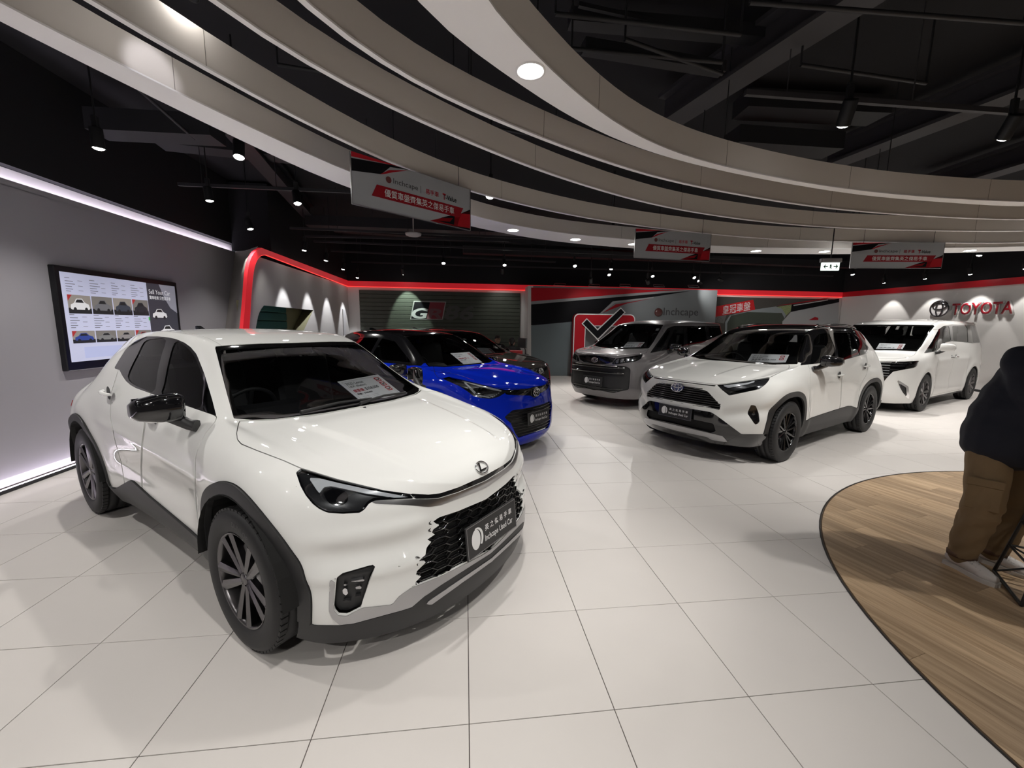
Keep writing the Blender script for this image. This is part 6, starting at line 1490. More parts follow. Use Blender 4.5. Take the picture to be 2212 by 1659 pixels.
def build_alp():
    pose = CarPose(9.923, 8.339, -156.461, 1)
    car = Car('white_people_carrier', pose, 'tall white people carrier parked along the white wall with red letters', M_WHITE)
    def side(x, y, z): return (-.02 * np.exp(-((z - .60) / .16) ** 2) + .012 * np.exp(-((z - .98) / .05) ** 2)) * sstep(x, -1.3, -.9) * (1 - sstep(x, .8, 1.1)) * (y > .6)
    def flare(x, y, z): return sum(.014 * np.exp(-((np.hypot(x - ax, z - .37) - .48) / .07) ** 2) for ax in (1.5, -1.5)) * (y > .6)
    car.S = car_shell(ALP_SPEC, .03, 5, (side, flare)); car.full = Sheet(car.S.V.copy(), car.S.N.copy(), car.S.T.copy())
    s = car.split; f = lambda P: xf_poly(P, 1840, 690, .14014)
    s(arch_fn((1.5, -1.5), .375, .40))
    WS = f([(1000, 492), (1080, 400), (1190, 210), (1290, 88), (700, 78), (0, 85), (-400, 300), (-300, 480), (660, 474)]); wsf = lambda S: car.fpx(S, WS, cond=lambda x, y, z: (x > .4) & (z > 1.05))
    w = s(wsf); g, fr = w.cut(wsf(w) + .03); car.part(g, 'windscreen', M_WINDSCREEN, -.002, 0); car.part(fr, 'windscreen_border', M_FRIT, -.002, .004)
    DLO = f([(1108, 526), (1230, 350), (1340, 150), (1420, 98), (1540, 75), (1800, 88), (1990, 85), (2037, 357), (1860, 368), (1700, 350), (1540, 337), (1440, 360), (1380, 420), (1300, 492)]); dlf = lambda S: car.fpx(S, DLO, cond=SIDEUP)
    d = s(dlf)
    for P, nm, mm in ((f([(1130, 512), (1240, 350), (1335, 170), (1350, 180), (1310, 430), (1290, 480)]), 'quarter_glass', M_SIDEGLASS), (f([(1395, 395), (1390, 200), (1410, 135), (1500, 95), (1530, 325), (1440, 350)]), 'front_door_glass', M_SIDEGLASS), (f([(1565, 330), (1548, 100), (1780, 105), (1795, 352)]), 'sliding_door_glass', M_PRIVACY), (f([(1870, 358), (1835, 105), (1985, 95), (2025, 348)]), 'rear_quarter_glass', M_PRIVACY)):
        pc, d = d.cut(car.fpx(d, P)); car.part(pc, nm, mm, -.005, 0, both=True)
    car.part(d, 'window_frame', M_GLOSSBLACK, -.001, .01, both=True)
    LG = f([(-300, 655), (480, 650), (800, 648), (1047, 636), (1005, 725), (960, 748), (800, 775), (640, 805), (560, 880), (460, 1000), (300, 1020), (-300, 1020)]); lg = s(lambda S: car.fpx(S, LG, cond=FRONT)); go = car.part(lg, 'grille', M_GLOSSBLACK, -.012, .02)[0]
    lp, _ = lg.cut(car.fpx(lg, f([(560, 672), (1030, 655), (985, 732), (800, 765), (620, 790), (560, 760)])))
    for q in lp.cut(lp.V[:, 1]): q.shifted(.0).build('headlamp', M_LENS, go, 0); i_, _ = q.cut(np.sin(q.V[:, 2] * 150) + .2); i_.shifted(-.008).build('lamp_reflector', M_REFLECTOR, go, 0)['kind'] = 'stuff'
    bars(car, lg, np.arange(.56, .98, .05), np.arange(-.6, .61, .05), M_SATIN, .007, 'grille_bar', go, .0)
    fo = s(lambda S: car.fpx(S, f([(690, 920), (870, 1035), (890, 1232), (848, 1212), (780, 1120), (735, 1040)]), cond=FRONT))
    for q in fo.cut(fo.V[:, 1]):
        ch, bl = q.cut(-car.fpx(q, f([(703, 962), (835, 1050), (848, 1205), (780, 1120)]))); o = bl.shifted(-.012).build('fog_lamp', M_CLAD, car.root, 0); ch.shifted(.004).build('chrome_strip', M_CHROME, o, .01)
    car.part(s(lambda S: car.fpx(S, f([(1000, 494), (960, 550), (880, 585), (700, 602), (-300, 608), (-300, 470), (660, 476)]), cond=lambda x, y, z: z > .95), .005), 'bonnet', M_WHITE)
    car.part(s(lambda S: np.where(S.V[:, 0] > .0, 1, S.V[:, 2] - .26) if False else np.where((np.abs(S.V[:, 0]) < 1.1) & (np.abs(S.V[:, 1]) > .5), S.V[:, 2] - .235, 1), .0), 'sill_trim', M_CLAD, .002, .01, both=True)
    car.part(s(lambda S: car.fside(S, [(1.18, .27), (1.0, .5), (1.0, 1.2), (.9, 1.6), (.05, 1.6), (.05, .27)]), .005), 'front_door', M_WHITE, both=True)
    car.part(s(lambda S: car.fside(S, [(.03, .27), (.03, 1.6), (-1.0, 1.6), (-1.0, 1.0), (-1.08, .27)]), .005), 'sliding_door', M_WHITE, both=True)
    car.part(s(lambda S: car.ftop(S, [(1.2, -.3), (1.2, .64), (.6, .645), (-1.6, .66), (-2.3, .62), (-2.36, -.3)], zmin=1.5), .006), 'roof', M_WHITE)
    lining(car, (wsf, dlf), .9, 1.5); finish(car)
    interior(car, (1.62, 1.10, .74, .55, .80, -.6))
    mirror(car, (1.12, .88, 1.14), (1.10, .945, 1.25), (1.02, 1.13, 1.25), (.15, .16), M_WHITE, M_CLAD)
    handle(car, .16, .905, 1.02, M_CHROME, .16); handle(car, -.10, .905, 1.03, M_CHROME, .16)
    underbody(car, -2.2, 2.0, .64, .19, .5, (1.5, -1.5), .41)
    for ax in (1.5, -1.5):
        for sg in (1, -1): make_wheel(car, ax, sg * .80, sg, .364, .225, .235, (10, ('blade',), .2), M_DARKMETAL)
    fin = MB(); fin.prism([(-1.6, 1.80), (-1.85, 1.80), (-1.86, 1.865), (-1.82, 1.87)], -.02, .02, ((0, 0, 0), (1, 0, 0), (0, 0, 1), (0, 1, 0))); car.mb(fin, 'roof_antenna', M_WHITE)
    sp = MB(); sp.box((-2.40, 0, 1.765), (.26, 1.25, .035), bev=.012); car.mb(sp, 'roof_spoiler', M_WHITE)
    A = on_glass(car, f([(420, 345), (835, 357), (760, 468), (360, 455)]))
    price_sheet(car, A, 'white price card behind the windscreen of the tall white people carrier', [('2024 Toyota', .30, .10, .38, M_INK), ('Alphard', .15, .10, .26, M_INK), ('優惠價 $', -.08, .13, .60, M_INK)], None)
    return car
alp = build_alp()

# ---- grey people carrier in front of the graphic wall
VOX_SPEC = dict(xc=1.62, xd=-1.75, p=3.0, q=3.2, crown=3.0, top=[(2.345, 1.02), (2.33, 1.05), (2.2, 1.075), (1.9, 1.115), (1.68, 1.145), (1.55, 1.19), (1.3, 1.33), (1.0, 1.50), (.72, 1.645), (.5, 1.70), (.2, 1.73), (-.5, 1.75), (-1.5, 1.74), (-2.1, 1.71), (-2.2, 1.5), (-2.3, 1.1)], rings=[
    ring(2.28, -2.2, [(1.62, .80), (1.0, .79), (-1.0, .79), (-1.75, .80)], [(2.4, .20), (-2.4, .24)]),
    ring(2.36, -2.28, [(1.62, .845), (1.0, .83), (-1.0, .83), (-1.75, .845)], [(2.4, .33), (-2.4, .34)]),
    ring(2.37, -2.30, [(1.62, .86), (1.0, .84), (-1.0, .84), (-1.75, .86)], [(2.4, .55), (-2.4, .55)]),
    ring(2.36, -2.32, [(1.62, .862), (1.0, .845), (-1.0, .845), (-1.75, .86)], [(2.4, .77), (-2.4, .78)]),
    ring(2.35, -2.32, [(1.62, .84), (1.0, .845), (-1.0, .845), (-1.75, .85)], [(2.4, .93), (1.62, .97), (-2.4, .98)]),
    ring(2.345, -2.31, [(1.62, .78), (1.2, .81), (1.0, .82), (-1.0, .82), (-1.75, .81)], [(2.35, 1.0), (2.2, 1.04), (1.62, 1.10), (1.0, 1.15), (0, 1.17), (-2.4, 1.17)]),
    ring(2.345, -2.29, [(1.62, .67), (1.4, .68), (1.1, .655), (.7, .61), (.3, .63), (0, .64), (-1, .645), (-1.75, .63)], [(2.345, 1.02), (2.2, 1.06), (1.9, 1.10), (1.62, 1.135), (1.5, 1.165), (1.3, 1.27), (1.0, 1.445), (.7, 1.62), (.5, 1.65), (.2, 1.67), (-.6, 1.685), (-1.75, 1.68), (-2.15, 1.655), (-2.29, 1.4)])])
def build_vox():
    M = mat('grey_metallic_paint', (.20, .19, .195), .35, .35, coat=1, spec=0)
    pose = CarPose(4.442, 9.137, -144.621, 1)
    car = Car('grey_people_carrier', pose, 'grey people carrier with broad black grille in front of the tick-box wall', M)
    car.S = car_shell(VOX_SPEC, .03, 4); car.full = Sheet(car.S.V.copy(), car.S.N.copy(), car.S.T.copy())
    s = car.split; g_ = lambda P: xf_poly(P, 1225, 680, .12055); h_ = lambda P: xf_poly(P, 1200, 660, .18083)
    s(arch_fn((1.425, -1.425), .36, .37))
    WS = [(1401.6, 752.6), (1412, 738), (1433, 701.5), (1400, 699), (1320, 699), (1250, 748), (1343, 753.8)]; wsf = lambda S: car.fpx(S, WS, cond=lambda x, y, z: (x > .4) & (z > 1.05))
    w = s(wsf); g, fr = w.cut(wsf(w) + .03); car.part(g, 'windscreen', M_WINDSCREEN, -.002, 0); car.part(fr, 'windscreen_border', M_FRIT, -.002, .004)
    DLO = h_([(1128, 568), (1340, 270), (1420, 242), (1990, 242), (2008, 330), (1700, 470), (1560, 505), (1300, 535)]); dlf = lambda S: car.fpx(S, DLO, cond=SIDEUP)
    d = s(dlf)
    for P, nm, mm in ((h_([(1200, 500), (1340, 300), (1380, 280), (1330, 400), (1260, 500)]), 'quarter_glass', M_SIDEGLASS), (h_([(1330, 498), (1340, 450), (1420, 290), (1530, 258), (1538, 492), (1500, 500)]), 'front_door_glass', M_SIDEGLASS), (h_([(1580, 492), (1572, 258), (1785, 254), (1810, 415)]), 'sliding_door_glass', M_PRIVACY), (h_([(1845, 400), (1838, 258), (1985, 262), (1995, 330)]), 'rear_quarter_glass', M_PRIVACY)):
        pc, d = d.cut(car.fpx(d, P)); car.part(pc, nm, mm, -.005, 0, both=True)
    car.part(d, 'window_frame', M_GLOSSBLACK, -.001, .01, both=True)
    LM = g_([(815, 845), (880, 782), (1100, 750), (1362, 703), (1325, 790), (1230, 838), (900, 886), (800, 892)]); lm = s(lambda S: car.fpx(S, LM, cond=FRONT))
    for q in lm.cut(lm.V[:, 1]):
        l = q.build('headlamp', M_LENS, car.root, 0); q.shifted(-.02).build('lamp_housing', M_LAMPDARK, l, 0)
        i_, _ = q.cut(np.sin(q.V[:, 1] * 75) - .1); i_, _ = i_.cut(-car.fpx(i_, LM) * -1 + .02); i_.shifted(-.012).build('lamp_reflector', M_REFLECTOR, l, .0)['kind'] = 'stuff'
    UG = g_([(-200, 718), (500, 727), (760, 760), (872, 776), (812, 850), (700, 882), (-200, 870)]); u = s(lambda S: car.fpx(S, UG, cond=FRONT)); uo = car.part(u, 'upper_grille', M_GLOSSBLACK, -.015, .02)[0]
    LGp = g_([(-300, 880), (500, 890), (800, 902), (1050, 925), (1118, 955), (1135, 1000), (1110, 1342), (830, 1402), (560, 1352), (-300, 1320)]); l = s(lambda S: car.fpx(S, LGp, cond=FRONT)); lo = car.part(l, 'lower_grille', M_CLAD, -.02, .03)[0]
    bars(car, l, (.80, .70, .60), np.arange(-.62, .63, .04), M_GLOSSBLACK, .022, 'grille_bar', lo, .0); bars(car, l, (.40, .35, .30), np.arange(-.6, .61, .04), M_GLOSSBLACK, .008, 'grille_bar', lo, -.01)
    bars(car, l, (.835,), np.arange(-.5, .51, .04), M_CHROME, .010, 'chrome_bar', lo, .01); bars(car, l, (.275,), np.arange(-.66, .67, .04), M_CHROME, .010, 'chrome_bar', lo, .01)
    car.part(s(lambda S: car.fpx(S, [(1401, 754), (1396, 762), (1388, 764.5), (1345, 768), (1331, 770), (1285, 767), (1220, 762), (1220, 740), (1343, 755)], cond=lambda x, y, z: z > .98), .006), 'bonnet', M)
    car.part(s(lambda S: car.fside(S, [(1.05, .27), (.98, .6), (.98, 1.2), (.9, 1.6), (.05, 1.6), (.05, .27)]), .006), 'front_door', M, both=True)
    car.part(s(lambda S: car.fside(S, [(.03, .27), (.03, 1.6), (-1.0, 1.6), (-1.0, 1.0), (-1.0, .27)]), .006), 'sliding_door', M, both=True)
    car.part(s(lambda S: car.ftop(S, [(1.2, -.3), (1.2, .55), (.6, .56), (-1.6, .575), (-2.1, .55), (-2.15, -.3)], zmin=1.5), .006), 'roof', M)
    lining(car, (wsf, dlf), .9, 1.45); finish(car); interior(car, (1.55, 1.09, .66, .45, .78, -.6))
    mirror(car, (1.05, .80, 1.10), (1.0, .86, 1.17), (.93, 1.05, 1.17), (.13, .19), M_GLOSSBLACK, M_CLAD)
    handle(car, .15, .845, .98, M, .16); underbody(car, -2.1, 1.9, .58, .19, .5, (1.425, -1.425), .38)
    for ax in (1.425, -1.425):
        for sg in (1, -1): make_wheel(car, ax, sg * .74, sg, .33, .205, .215, (10, ('blade',), .2), M_BLACKALLOY)
    p, n = pick(car, *g_([(500, 808)])[0]); oval_emblem(car, p, (1, 0, .1), .075, .052, M_GLOSSBLACK, M_CHROME); number_plate(car, (2.385, 0, .515), (0, 1, 0), (0, 0, 1), .46, .19)
    A = on_glass(car, g_([(1065, 465), (1372, 468), (1290, 605), (978, 588)]))
    price_sheet(car, A, 'white price card behind the windscreen of the grey people carrier', [('2023 Toyota', .30, .10, .38, M_INK), ('優惠價 $', -.05, .13, .55, M_INK)], None)
    st = MB(); pp, nn = pick(car, *g_([(1630, 250)])[0]); u_, v_, n_ = fold_poly_axis(nn); st.box(pp - n_ * .02, (.09, .09, .001), np.stack([u_, v_, n_], 1)); car.mb(st, 'licence_sticker', M_PAPER)
    return car
vox = build_vox()

# ---- blue crossover with black roof, and the dark one behind it
CHR_SPEC = dict(xc=1.38, xd=-1.5, p=2.25, q=2.5, crown=2.2, top=[(2.13, .78), (2.12, .825), (2.07, .86), (1.95, .895), (1.7, .935), (1.4, .97), (1.1, 1.0), (.98, 1.02), (.88, 1.075), (.5, 1.29), (.2, 1.435), (0, 1.472), (-.5, 1.505), (-1.0, 1.48), (-1.5, 1.39), (-1.78, 1.29), (-1.85, 1.2), (-2.05, 1.0)], rings=[
    ring(2.08, -1.98, [(1.38, .81), (.85, .79), (0, .775), (-.85, .79), (-1.5, .81)], [(2.1, .12), (1.38, .20), (.85, .19), (-.85, .19), (-2, .24)]),
    ring(2.15, -2.06, [(1.38, .865), (.85, .835), (0, .82), (-.85, .845), (-1.5, .87)], [(2.1, .22), (1.38, .30), (-2, .34)]),
    ring(2.155, -2.09, [(1.38, .89), (1.1, .885), (.8, .85), (0, .83), (-.8, .86), (-1.32, .90), (-1.5, .895)], [(2.1, .42), (1.38, .47), (-2, .48)]),
    ring(2.13, -2.10, [(1.38, .895), (1.1, .89), (.8, .855), (0, .835), (-.8, .87), (-1.32, .90), (-1.5, .895)], [(2.1, .58), (1.38, .64), (-2, .64)]),
    ring(2.115, -2.10, [(1.38, .885), (1.1, .88), (.8, .86), (0, .85), (-.8, .88), (-1.32, .895), (-1.5, .885)], [(2.1, .68), (1.8, .74), (1.38, .79), (-2, .80)]),
    ring(2.12, -2.08, [(1.38, .84), (1.1, .845), (.8, .845), (0, .85), (-.8, .865), (-1.5, .84)], [(2.1, .73), (1.8, .82), (1.38, .90), (.85, .92), (-.85, .96), (-2, .93)]),
    ring(2.125, -2.05, [(1.38, .755), (1.1, .77), (.85, .765), (0, .79), (-.5, .79), (-.9, .77), (-1.5, .68)], [(2.12, .76), (1.95, .84), (1.7, .88), (1.38, .94), (.85, 1.0), (0, 1.05), (-.85, 1.16), (-1.2, 1.2), (-1.5, 1.15), (-2, 1.0)]),
    ring(2.13, -2.05, [(1.38, .65), (1.1, .67), (.9, .68), (.86, .675), (.5, .60), (.13, .53), (-.2, .55), (-.7, .55), (-1.5, .49)], [(2.13, .78), (2.08, .835), (1.9, .885), (1.6, .925), (1.38, .955), (1.1, .985), (.9, 1.02), (.8, 1.065), (.5, 1.235), (.13, 1.42), (-.1, 1.45), (-.5, 1.47), (-1.0, 1.445), (-1.5, 1.36), (-1.75, 1.26), (-2.05, 1.0)])])
def hatch(name, pose, label, paint, roofm, detailed):
    car = Car(name, pose, label, paint)
    def flare(x, y, z): return sum(.022 * np.exp(-((np.hypot(x - ax, z - .37) - .52) / .10) ** 2) for ax in (1.32, -1.32)) * (y > .6)
    def crease(x, y, z): return .016 * sstep(.44 - .10 * (x - 1) - y, -.05, .05) * sstep(x, 1.0, 1.25) * (1 - sstep(x, 1.95, 2.1)) * (z > .75)
    car.S = car_shell(CHR_SPEC, .025, 6, (flare, crease)); car.full = Sheet(car.S.V.copy(), car.S.N.copy(), car.S.T.copy()); s = car.split
    s(arch_fn((1.32, -1.32), .36, .39))
    wsf = lambda S: np.where((S.V[:, 0] > .0) & (S.V[:, 2] > .99), poly_sd(np.stack([S.V[:, 0], np.abs(S.V[:, 1])], 1), [(.99, -.3), (.985, .2), (.96, .45), (.875, .64), (.5, .565), (.15, .495), (.20, .2), (.21, -.3)]), 1)
    w = s(wsf); g, fr = w.cut(wsf(w) + .025); car.part(g, 'windscreen', M_WINDSCREEN, -.002, 0); car.part(fr, 'windscreen_border', M_FRIT, -.002, .004)
    dlp = [(.72, 1.045), (.40, 1.23), (.10, 1.365), (-.2, 1.405), (-.6, 1.40), (-1.0, 1.335), (-1.22, 1.25), (-1.1, 1.215), (-.6, 1.12), (0, 1.07)]; dlf = lambda S: car.fside(S, dlp, 4, True, .35)
    d = s(dlf)
    for P, nm, mm in (([(.62, 1.075), (.10, 1.335), (-.18, 1.37), (-.22, 1.10), (0, 1.085)], 'front_door_glass', M_SIDEGLASS), ([(-.28, 1.105), (-.26, 1.375), (-.6, 1.37), (-1.0, 1.305), (-1.08, 1.24), (-.6, 1.145)], 'rear_door_glass', M_PRIVACY)):
        pc, d = d.cut(car.fside(d, P)); car.part(pc, nm, mm, -.005, 0, both=True)
    car.part(d, 'window_frame', M_GLOSSBLACK, -.001, .01, both=True)
    c5 = lambda P: xf_poly(P, 920, 790, .1311)
    base = CarPose(-.643, 6.417, -44.702, -1); here = car.pose; car.pose = base      # outlines traced on the blue car serve both
    LM = c5([(270, 213), (380, 178), (420, 198), (700, 258), (980, 328), (1300, 398), (1600, 428), (1660, 440), (1500, 470), (1320, 440), (1200, 512), (1080, 547), (900, 532), (780, 500), (720, 450), (560, 340)]); lm = s(lambda S: car.fpx(S, LM, cond=FRONT))
    for q in lm.cut(lm.V[:, 1]):
        l = q.build('headlamp', M_LENS, car.root, 0); hs = q.shifted(-.02)
        for P in (c5([(430, 205), (700, 268), (980, 345), (1250, 410), (1240, 430), (950, 370), (690, 290), (430, 222)]), c5([(620, 280), (660, 290), (830, 450), (800, 470)]), c5([(870, 480), (1040, 512), (1100, 500), (1220, 435), (1240, 440), (1110, 520), (1040, 530), (870, 500)])):
            dr, hs = hs.cut(car.fpx(hs, P)); dr.shifted(.008).build('light_guide', M_DRL, l, .01)
        pj, hs = hs.cut(np.hypot(*(base.px(hs.V) - np.array(c5([(930, 410)])[0])).T) - 9.5); pj.shifted(.008).build('projector_lens', M_GLOSSBLACK, l, .01)
        hs.build('lamp_housing', M_LAMPDARK, l, 0)
    V_ = c5([(1300, 398), (1550, 393), (1700, 378), (1800, 350), (1900, 300), (1900, 500), (1840, 520), (1780, 528), (1720, 492), (1500, 488), (1320, 478), (1300, 440)]); car.part(s(lambda S: car.fpx(S, V_, cond=FRONT)), 'nose_panel', M_GLOSSBLACK, -.003)
    LG = c5([(1290, 852), (1420, 737), (1700, 692), (1830, 657), (2000, 600), (2000, 1020), (1830, 1092), (1530, 1192), (1480, 1130), (1400, 950)]); lg = s(lambda S: car.fpx(S, LG, cond=FRONT)); lo = car.part(lg, 'lower_grille', M_CLAD, -.03, .0)[0]
    bars(car, lg, np.arange(.24, .58, .035), np.arange(-.7, .71, .04), M_GLOSSBLACK, .006, 'grille_bar', lo, -.012)
    car.part(s(lambda S: car.fpx(S, c5([(-380, -5), (0, 20), (125, 5), (150, 130), (195, 195), (270, 213), (380, 180), (700, 256), (980, 326), (1250, 372), (1550, 388), (1700, 374), (1800, 346), (1950, 260), (1400, -150), (600, -120)]), cond=lambda x, y, z: (z > .7) & (x > .8)), .006), 'bonnet', paint)
    car.pose = here
    a_ = arch_fn((1.32, -1.32), .36, .43); car.part(s(lambda S: np.minimum(a_(S), np.where((np.abs(S.V[:, 0]) < 1.2) & (np.abs(S.V[:, 1]) > .5), S.V[:, 2] - .32, 1)), .003), 'wheel_arch_cladding', M_CLAD, .005, .015, both=True)
    car.part(s(lambda S: np.where((S.V[:, 2] > 1.0) & (S.V[:, 0] < .98), 1.045 + .10 * sstep(-S.V[:, 0], 0, 1) - S.V[:, 2], 1), .0), 'roof', roofm)
    car.part(s(lambda S: car.fside(S, [(1.0, .3), (.86, .55), (.86, 1.2), (.7, 1.4), (-.22, 1.4), (-.22, .3)]), .005), 'front_door', paint, both=True)
    lining(car, (wsf, dlf), .8, .92); finish(car); interior(car, (.92, .97, .66, .0, .62, -.85))
    mirror(car, (.72, .80, .96), (.68, .87, 1.0), (.60, 1.03, 1.01), (.12, .15), M_GLOSSBLACK, M_GLOSSBLACK)
    underbody(car, -1.9, 1.7, .60, .17, .45, (1.32, -1.32), .40)
    for ax in (1.32, -1.32):
        for sg in (1, -1): make_wheel(car, ax, sg * .77, sg, .34, .225, .225, (5, ('wide', 'twin'), .2), M_DARKMETAL)
    fin = MB(); fin.prism([(-1.15, 1.45), (-1.38, 1.42), (-1.40, 1.505), (-1.36, 1.51)], -.018, .018, ((0, 0, 0), (1, 0, 0), (0, 0, 1), (0, 1, 0))); car.mb(fin, 'roof_antenna', roofm)
    i = np.argmax(np.where((np.abs(car.full.V[:, 1]) < .04) & (car.full.V[:, 2] > .725) & (car.full.V[:, 2] < .765), car.full.V[:, 0], -9)); p = car.full.V[i] * np.array([1, 0, 1])
    oval_emblem(car, p + np.array([-.002, 0, 0]), (1, 0, .12), .072, .056, M_GLOSSBLACK, M_CHROME); number_plate(car, (2.175, 0, .455), (0, 1, 0), (-.06, 0, .998), .46, .16)
    return car
M_BLUE = mat('blue_metallic_paint', (.003, .022, .50), .35, 0, coat=1, spec=0)
M_BROWN = mat('dark_brown_paint', (.030, .026, .024), .45, 0, coat=1, spec=0)
chr_ = hatch('blue_crossover_car', CarPose(-.643, 6.417, -44.702, -1), 'bright blue crossover with black roof beside the white crossover', M_BLUE, M_GLOSSBLACK, True)
k7 = lambda P: xf_poly(P, 740, 690, .20796)
price_sheet(chr_, on_glass(chr_, k7([(1140, 332), (1340, 322), (1448, 430), (1250, 450)])), 'white price card behind the windscreen of the blue crossover', [('2020 Toyota', .32, .10, .40, M_INK), ('C-HR', .18, .10, .22, M_INK), ('優惠價 $', -.02, .12, .52, M_REDINK), ('原價', -.16, .07, .3, M_INK)], None)
drk = hatch('dark_brown_crossover_car', CarPose(-.18, 8.772, -43.43, -1), 'dark brown crossover standing behind the blue car', M_BROWN, M_BROWN, False)
price_sheet(drk, on_glass(drk, k7([(1405, 282), (1545, 286), (1605, 350), (1470, 350)])), 'white price card behind the windscreen of the dark brown crossover', [('2021 Toyota', .30, .10, .40, M_INK), ('優惠價 $', -.02, .12, .55, M_INK)], None)

# ------------------------------------------------------------------ people and furniture
M_SKIN = mat('skin', (.42, .24, .17), .5); M_HAIR = mat('black_hair', (.008, .007, .007), .45, bump=(300, .5)); M_NAVY = mat('navy_knit', (.010, .012, .022), .85, bump=(160, .25)); M_KHAKI = mat('khaki_cotton', (.20, .135, .070), .85, noise=(9, .12), bump=(40, .2)); M_SHOE = mat('white_leather', (.66, .62, .59), .5); M_SOLE = mat('white_rubber_sole', (.6, .57, .53), .6); M_SUIT = mat('dark_suit', (.012, .012, .014), .8); M_SHIRT = mat('white_shirt', (.62, .62, .64), .7)
def organic(name, limbs, m, parent, voxel=.012, smooth=8, ellips=(), fold=None):
    """continuous body: tapered limbs and ellipsoids fused by a voxel remesh"""
    b = MB()
    for pts, rad in limbs:
        P = smooth_poly(pts, 4) if len(pts) > 2 else np.array(pts, float); r = np.interp(np.linspace(0, 1, len(P)), np.linspace(0, 1, len(rad)), rad); b.tube(P, r, 14)
        for q, rr in ((P[0], r[0]), (P[-1], r[-1])): ellips = list(ellips) + [(q, (rr, rr, rr))]
    for c, r in ellips:
        prof = [(max(math.sin(t), 1e-3), -math.cos(t)) for t in np.linspace(0, math.pi, 9)]; e = MB(); e.lathe(prof, 14, 'Z'); b.add([(c[0] + v[0] * r[0], c[1] + v[1] * r[1], c[2] + v[2] * r[2]) for v in e.V], e.F, True)
    o = b.build(name, m, parent); md = o.modifiers.new('fuse', 'REMESH'); md.mode = 'VOXEL'; md.voxel_size = voxel; md.use_smooth_shade = True; sm = o.modifiers.new('soften', 'SMOOTH'); sm.iterations = smooth; sm.factor = .5
    dg = bpy.context.evaluated_depsgraph_get(); dg.update(); me = bpy.data.meshes.new_from_object(o.evaluated_get(dg)); o.modifiers.clear(); o.data = me
    n = len(me.vertices)
    if fold is not None:
        co = np.zeros(n * 3); me.vertices.foreach_get('co', co); co = co.reshape(-1, 3); no = np.zeros(n * 3); me.vertices.foreach_get('normal', no); no = no.reshape(-1, 3)
        me.vertices.foreach_set('co', (co + no * fold(co)[:, None]).ravel()); me.update()
    me.polygons.foreach_set('use_smooth', [True] * len(me.polygons)); me.materials.clear(); me.materials.append(m); return o
def head_on(parent, c, yaw, s=1.0, hair_back=False):
    """head with nose, brow, ears, eyes, mouth and short hair; c = head centre, face towards yaw"""
    f = np.array([math.cos(yaw), math.sin(yaw), 0]); l = np.array([-f[1], f[0], 0]); z = np.array([0, 0, 1.0]); c = np.array(c, float); P = lambda a, b_, d: c + s * (f * a + l * b_ + z * d)
    b = MB()
    hair = organic('hair', [], M_HAIR, parent, .008, 4, [(P(-.018, 0, .035), (.088 * s, .084 * s, .092 * s)), (P(.03, 0, .085), (.062 * s, .07 * s, .042 * s)), (P(.055, .025, .078), (.03 * s, .03 * s, .022 * s)), (P(-.055, 0, -.03), (.05 * s, .068 * s, .06 * s))])
    for sg in (1, -1):
        e = MB(); prof = [(max(math.sin(t), 1e-3), -math.cos(t)) for t in np.linspace(0, math.pi, 7)]; e.lathe(prof, 10, 'Z'); q = P(.083, sg * .031, .005); e.V = [tuple(q + np.array(v) * .0095 * s) for v in e.V]; e.build('eye', M_INK, parent)
        w = MB(); w.tube([P(.088, sg * .016, .024), P(.090, sg * .033, .030), P(.080, sg * .048, .024)], .004 * s, 5); w.build('eyebrow', M_HAIR, parent)
    mo = MB(); mo.tube([P(.086, -.022, -.055), P(.094, 0, -.053), P(.086, .022, -.055)], .0045 * s, 5); mo.build('mouth', mat('lips', (.32, .13, .11), .5), parent)
    return [((P(0, 0, 0)), (.088 * s, .074 * s, .112 * s)), (P(.035, 0, -.06), (.052 * s, .052 * s, .055 * s)), (P(.095, 0, -.018), (.016 * s, .015 * s, .026 * s)), (P(-.01, .076, -.005), (.016 * s, .012 * s, .03 * s)), (P(-.01, -.076, -.005), (.016 * s, .012 * s, .03 * s)), (P(.075, 0, .03), (.018 * s, .05 * s, .012 * s))]
def hand(c, d, side, s=1.0):
    """palm, five fingers of unequal length, slightly curled; d = pointing direction"""
    c = np.array(c, float); d = np.array(d, float) / np.linalg.norm(d); up = np.array([0, 0, 1.0]); w = np.cross(d, up)
    if np.linalg.norm(w) < .2: w = np.array([1.0, 0, 0])
    w /= np.linalg.norm(w); n = np.cross(w, d); L = [([c, c + d * .05, c + d * .085], [.026, .034, .034]), ([c + w * .02, c + w * .03 + d * .07], [.018, .016]), ([c - w * .02, c - w * .03 + d * .07], [.018, .016])]
    for k, (o, ln) in enumerate(((.030, .062), (.010, .075), (-.010, .070), (-.029, .055))):
        a = c + d * .08 + w * o; L.append(([a, a + d * ln * .55 - n * .008, a + d * ln * .9 - n * .03], [.0092, .0085, .0075]))
    a = c + d * .025 + w * side * .030; L.append(([a, a + w * side * .022 + d * .03 - n * .01, a + w * side * .028 + d * .058 - n * .02], [.011, .010, .008])); return L

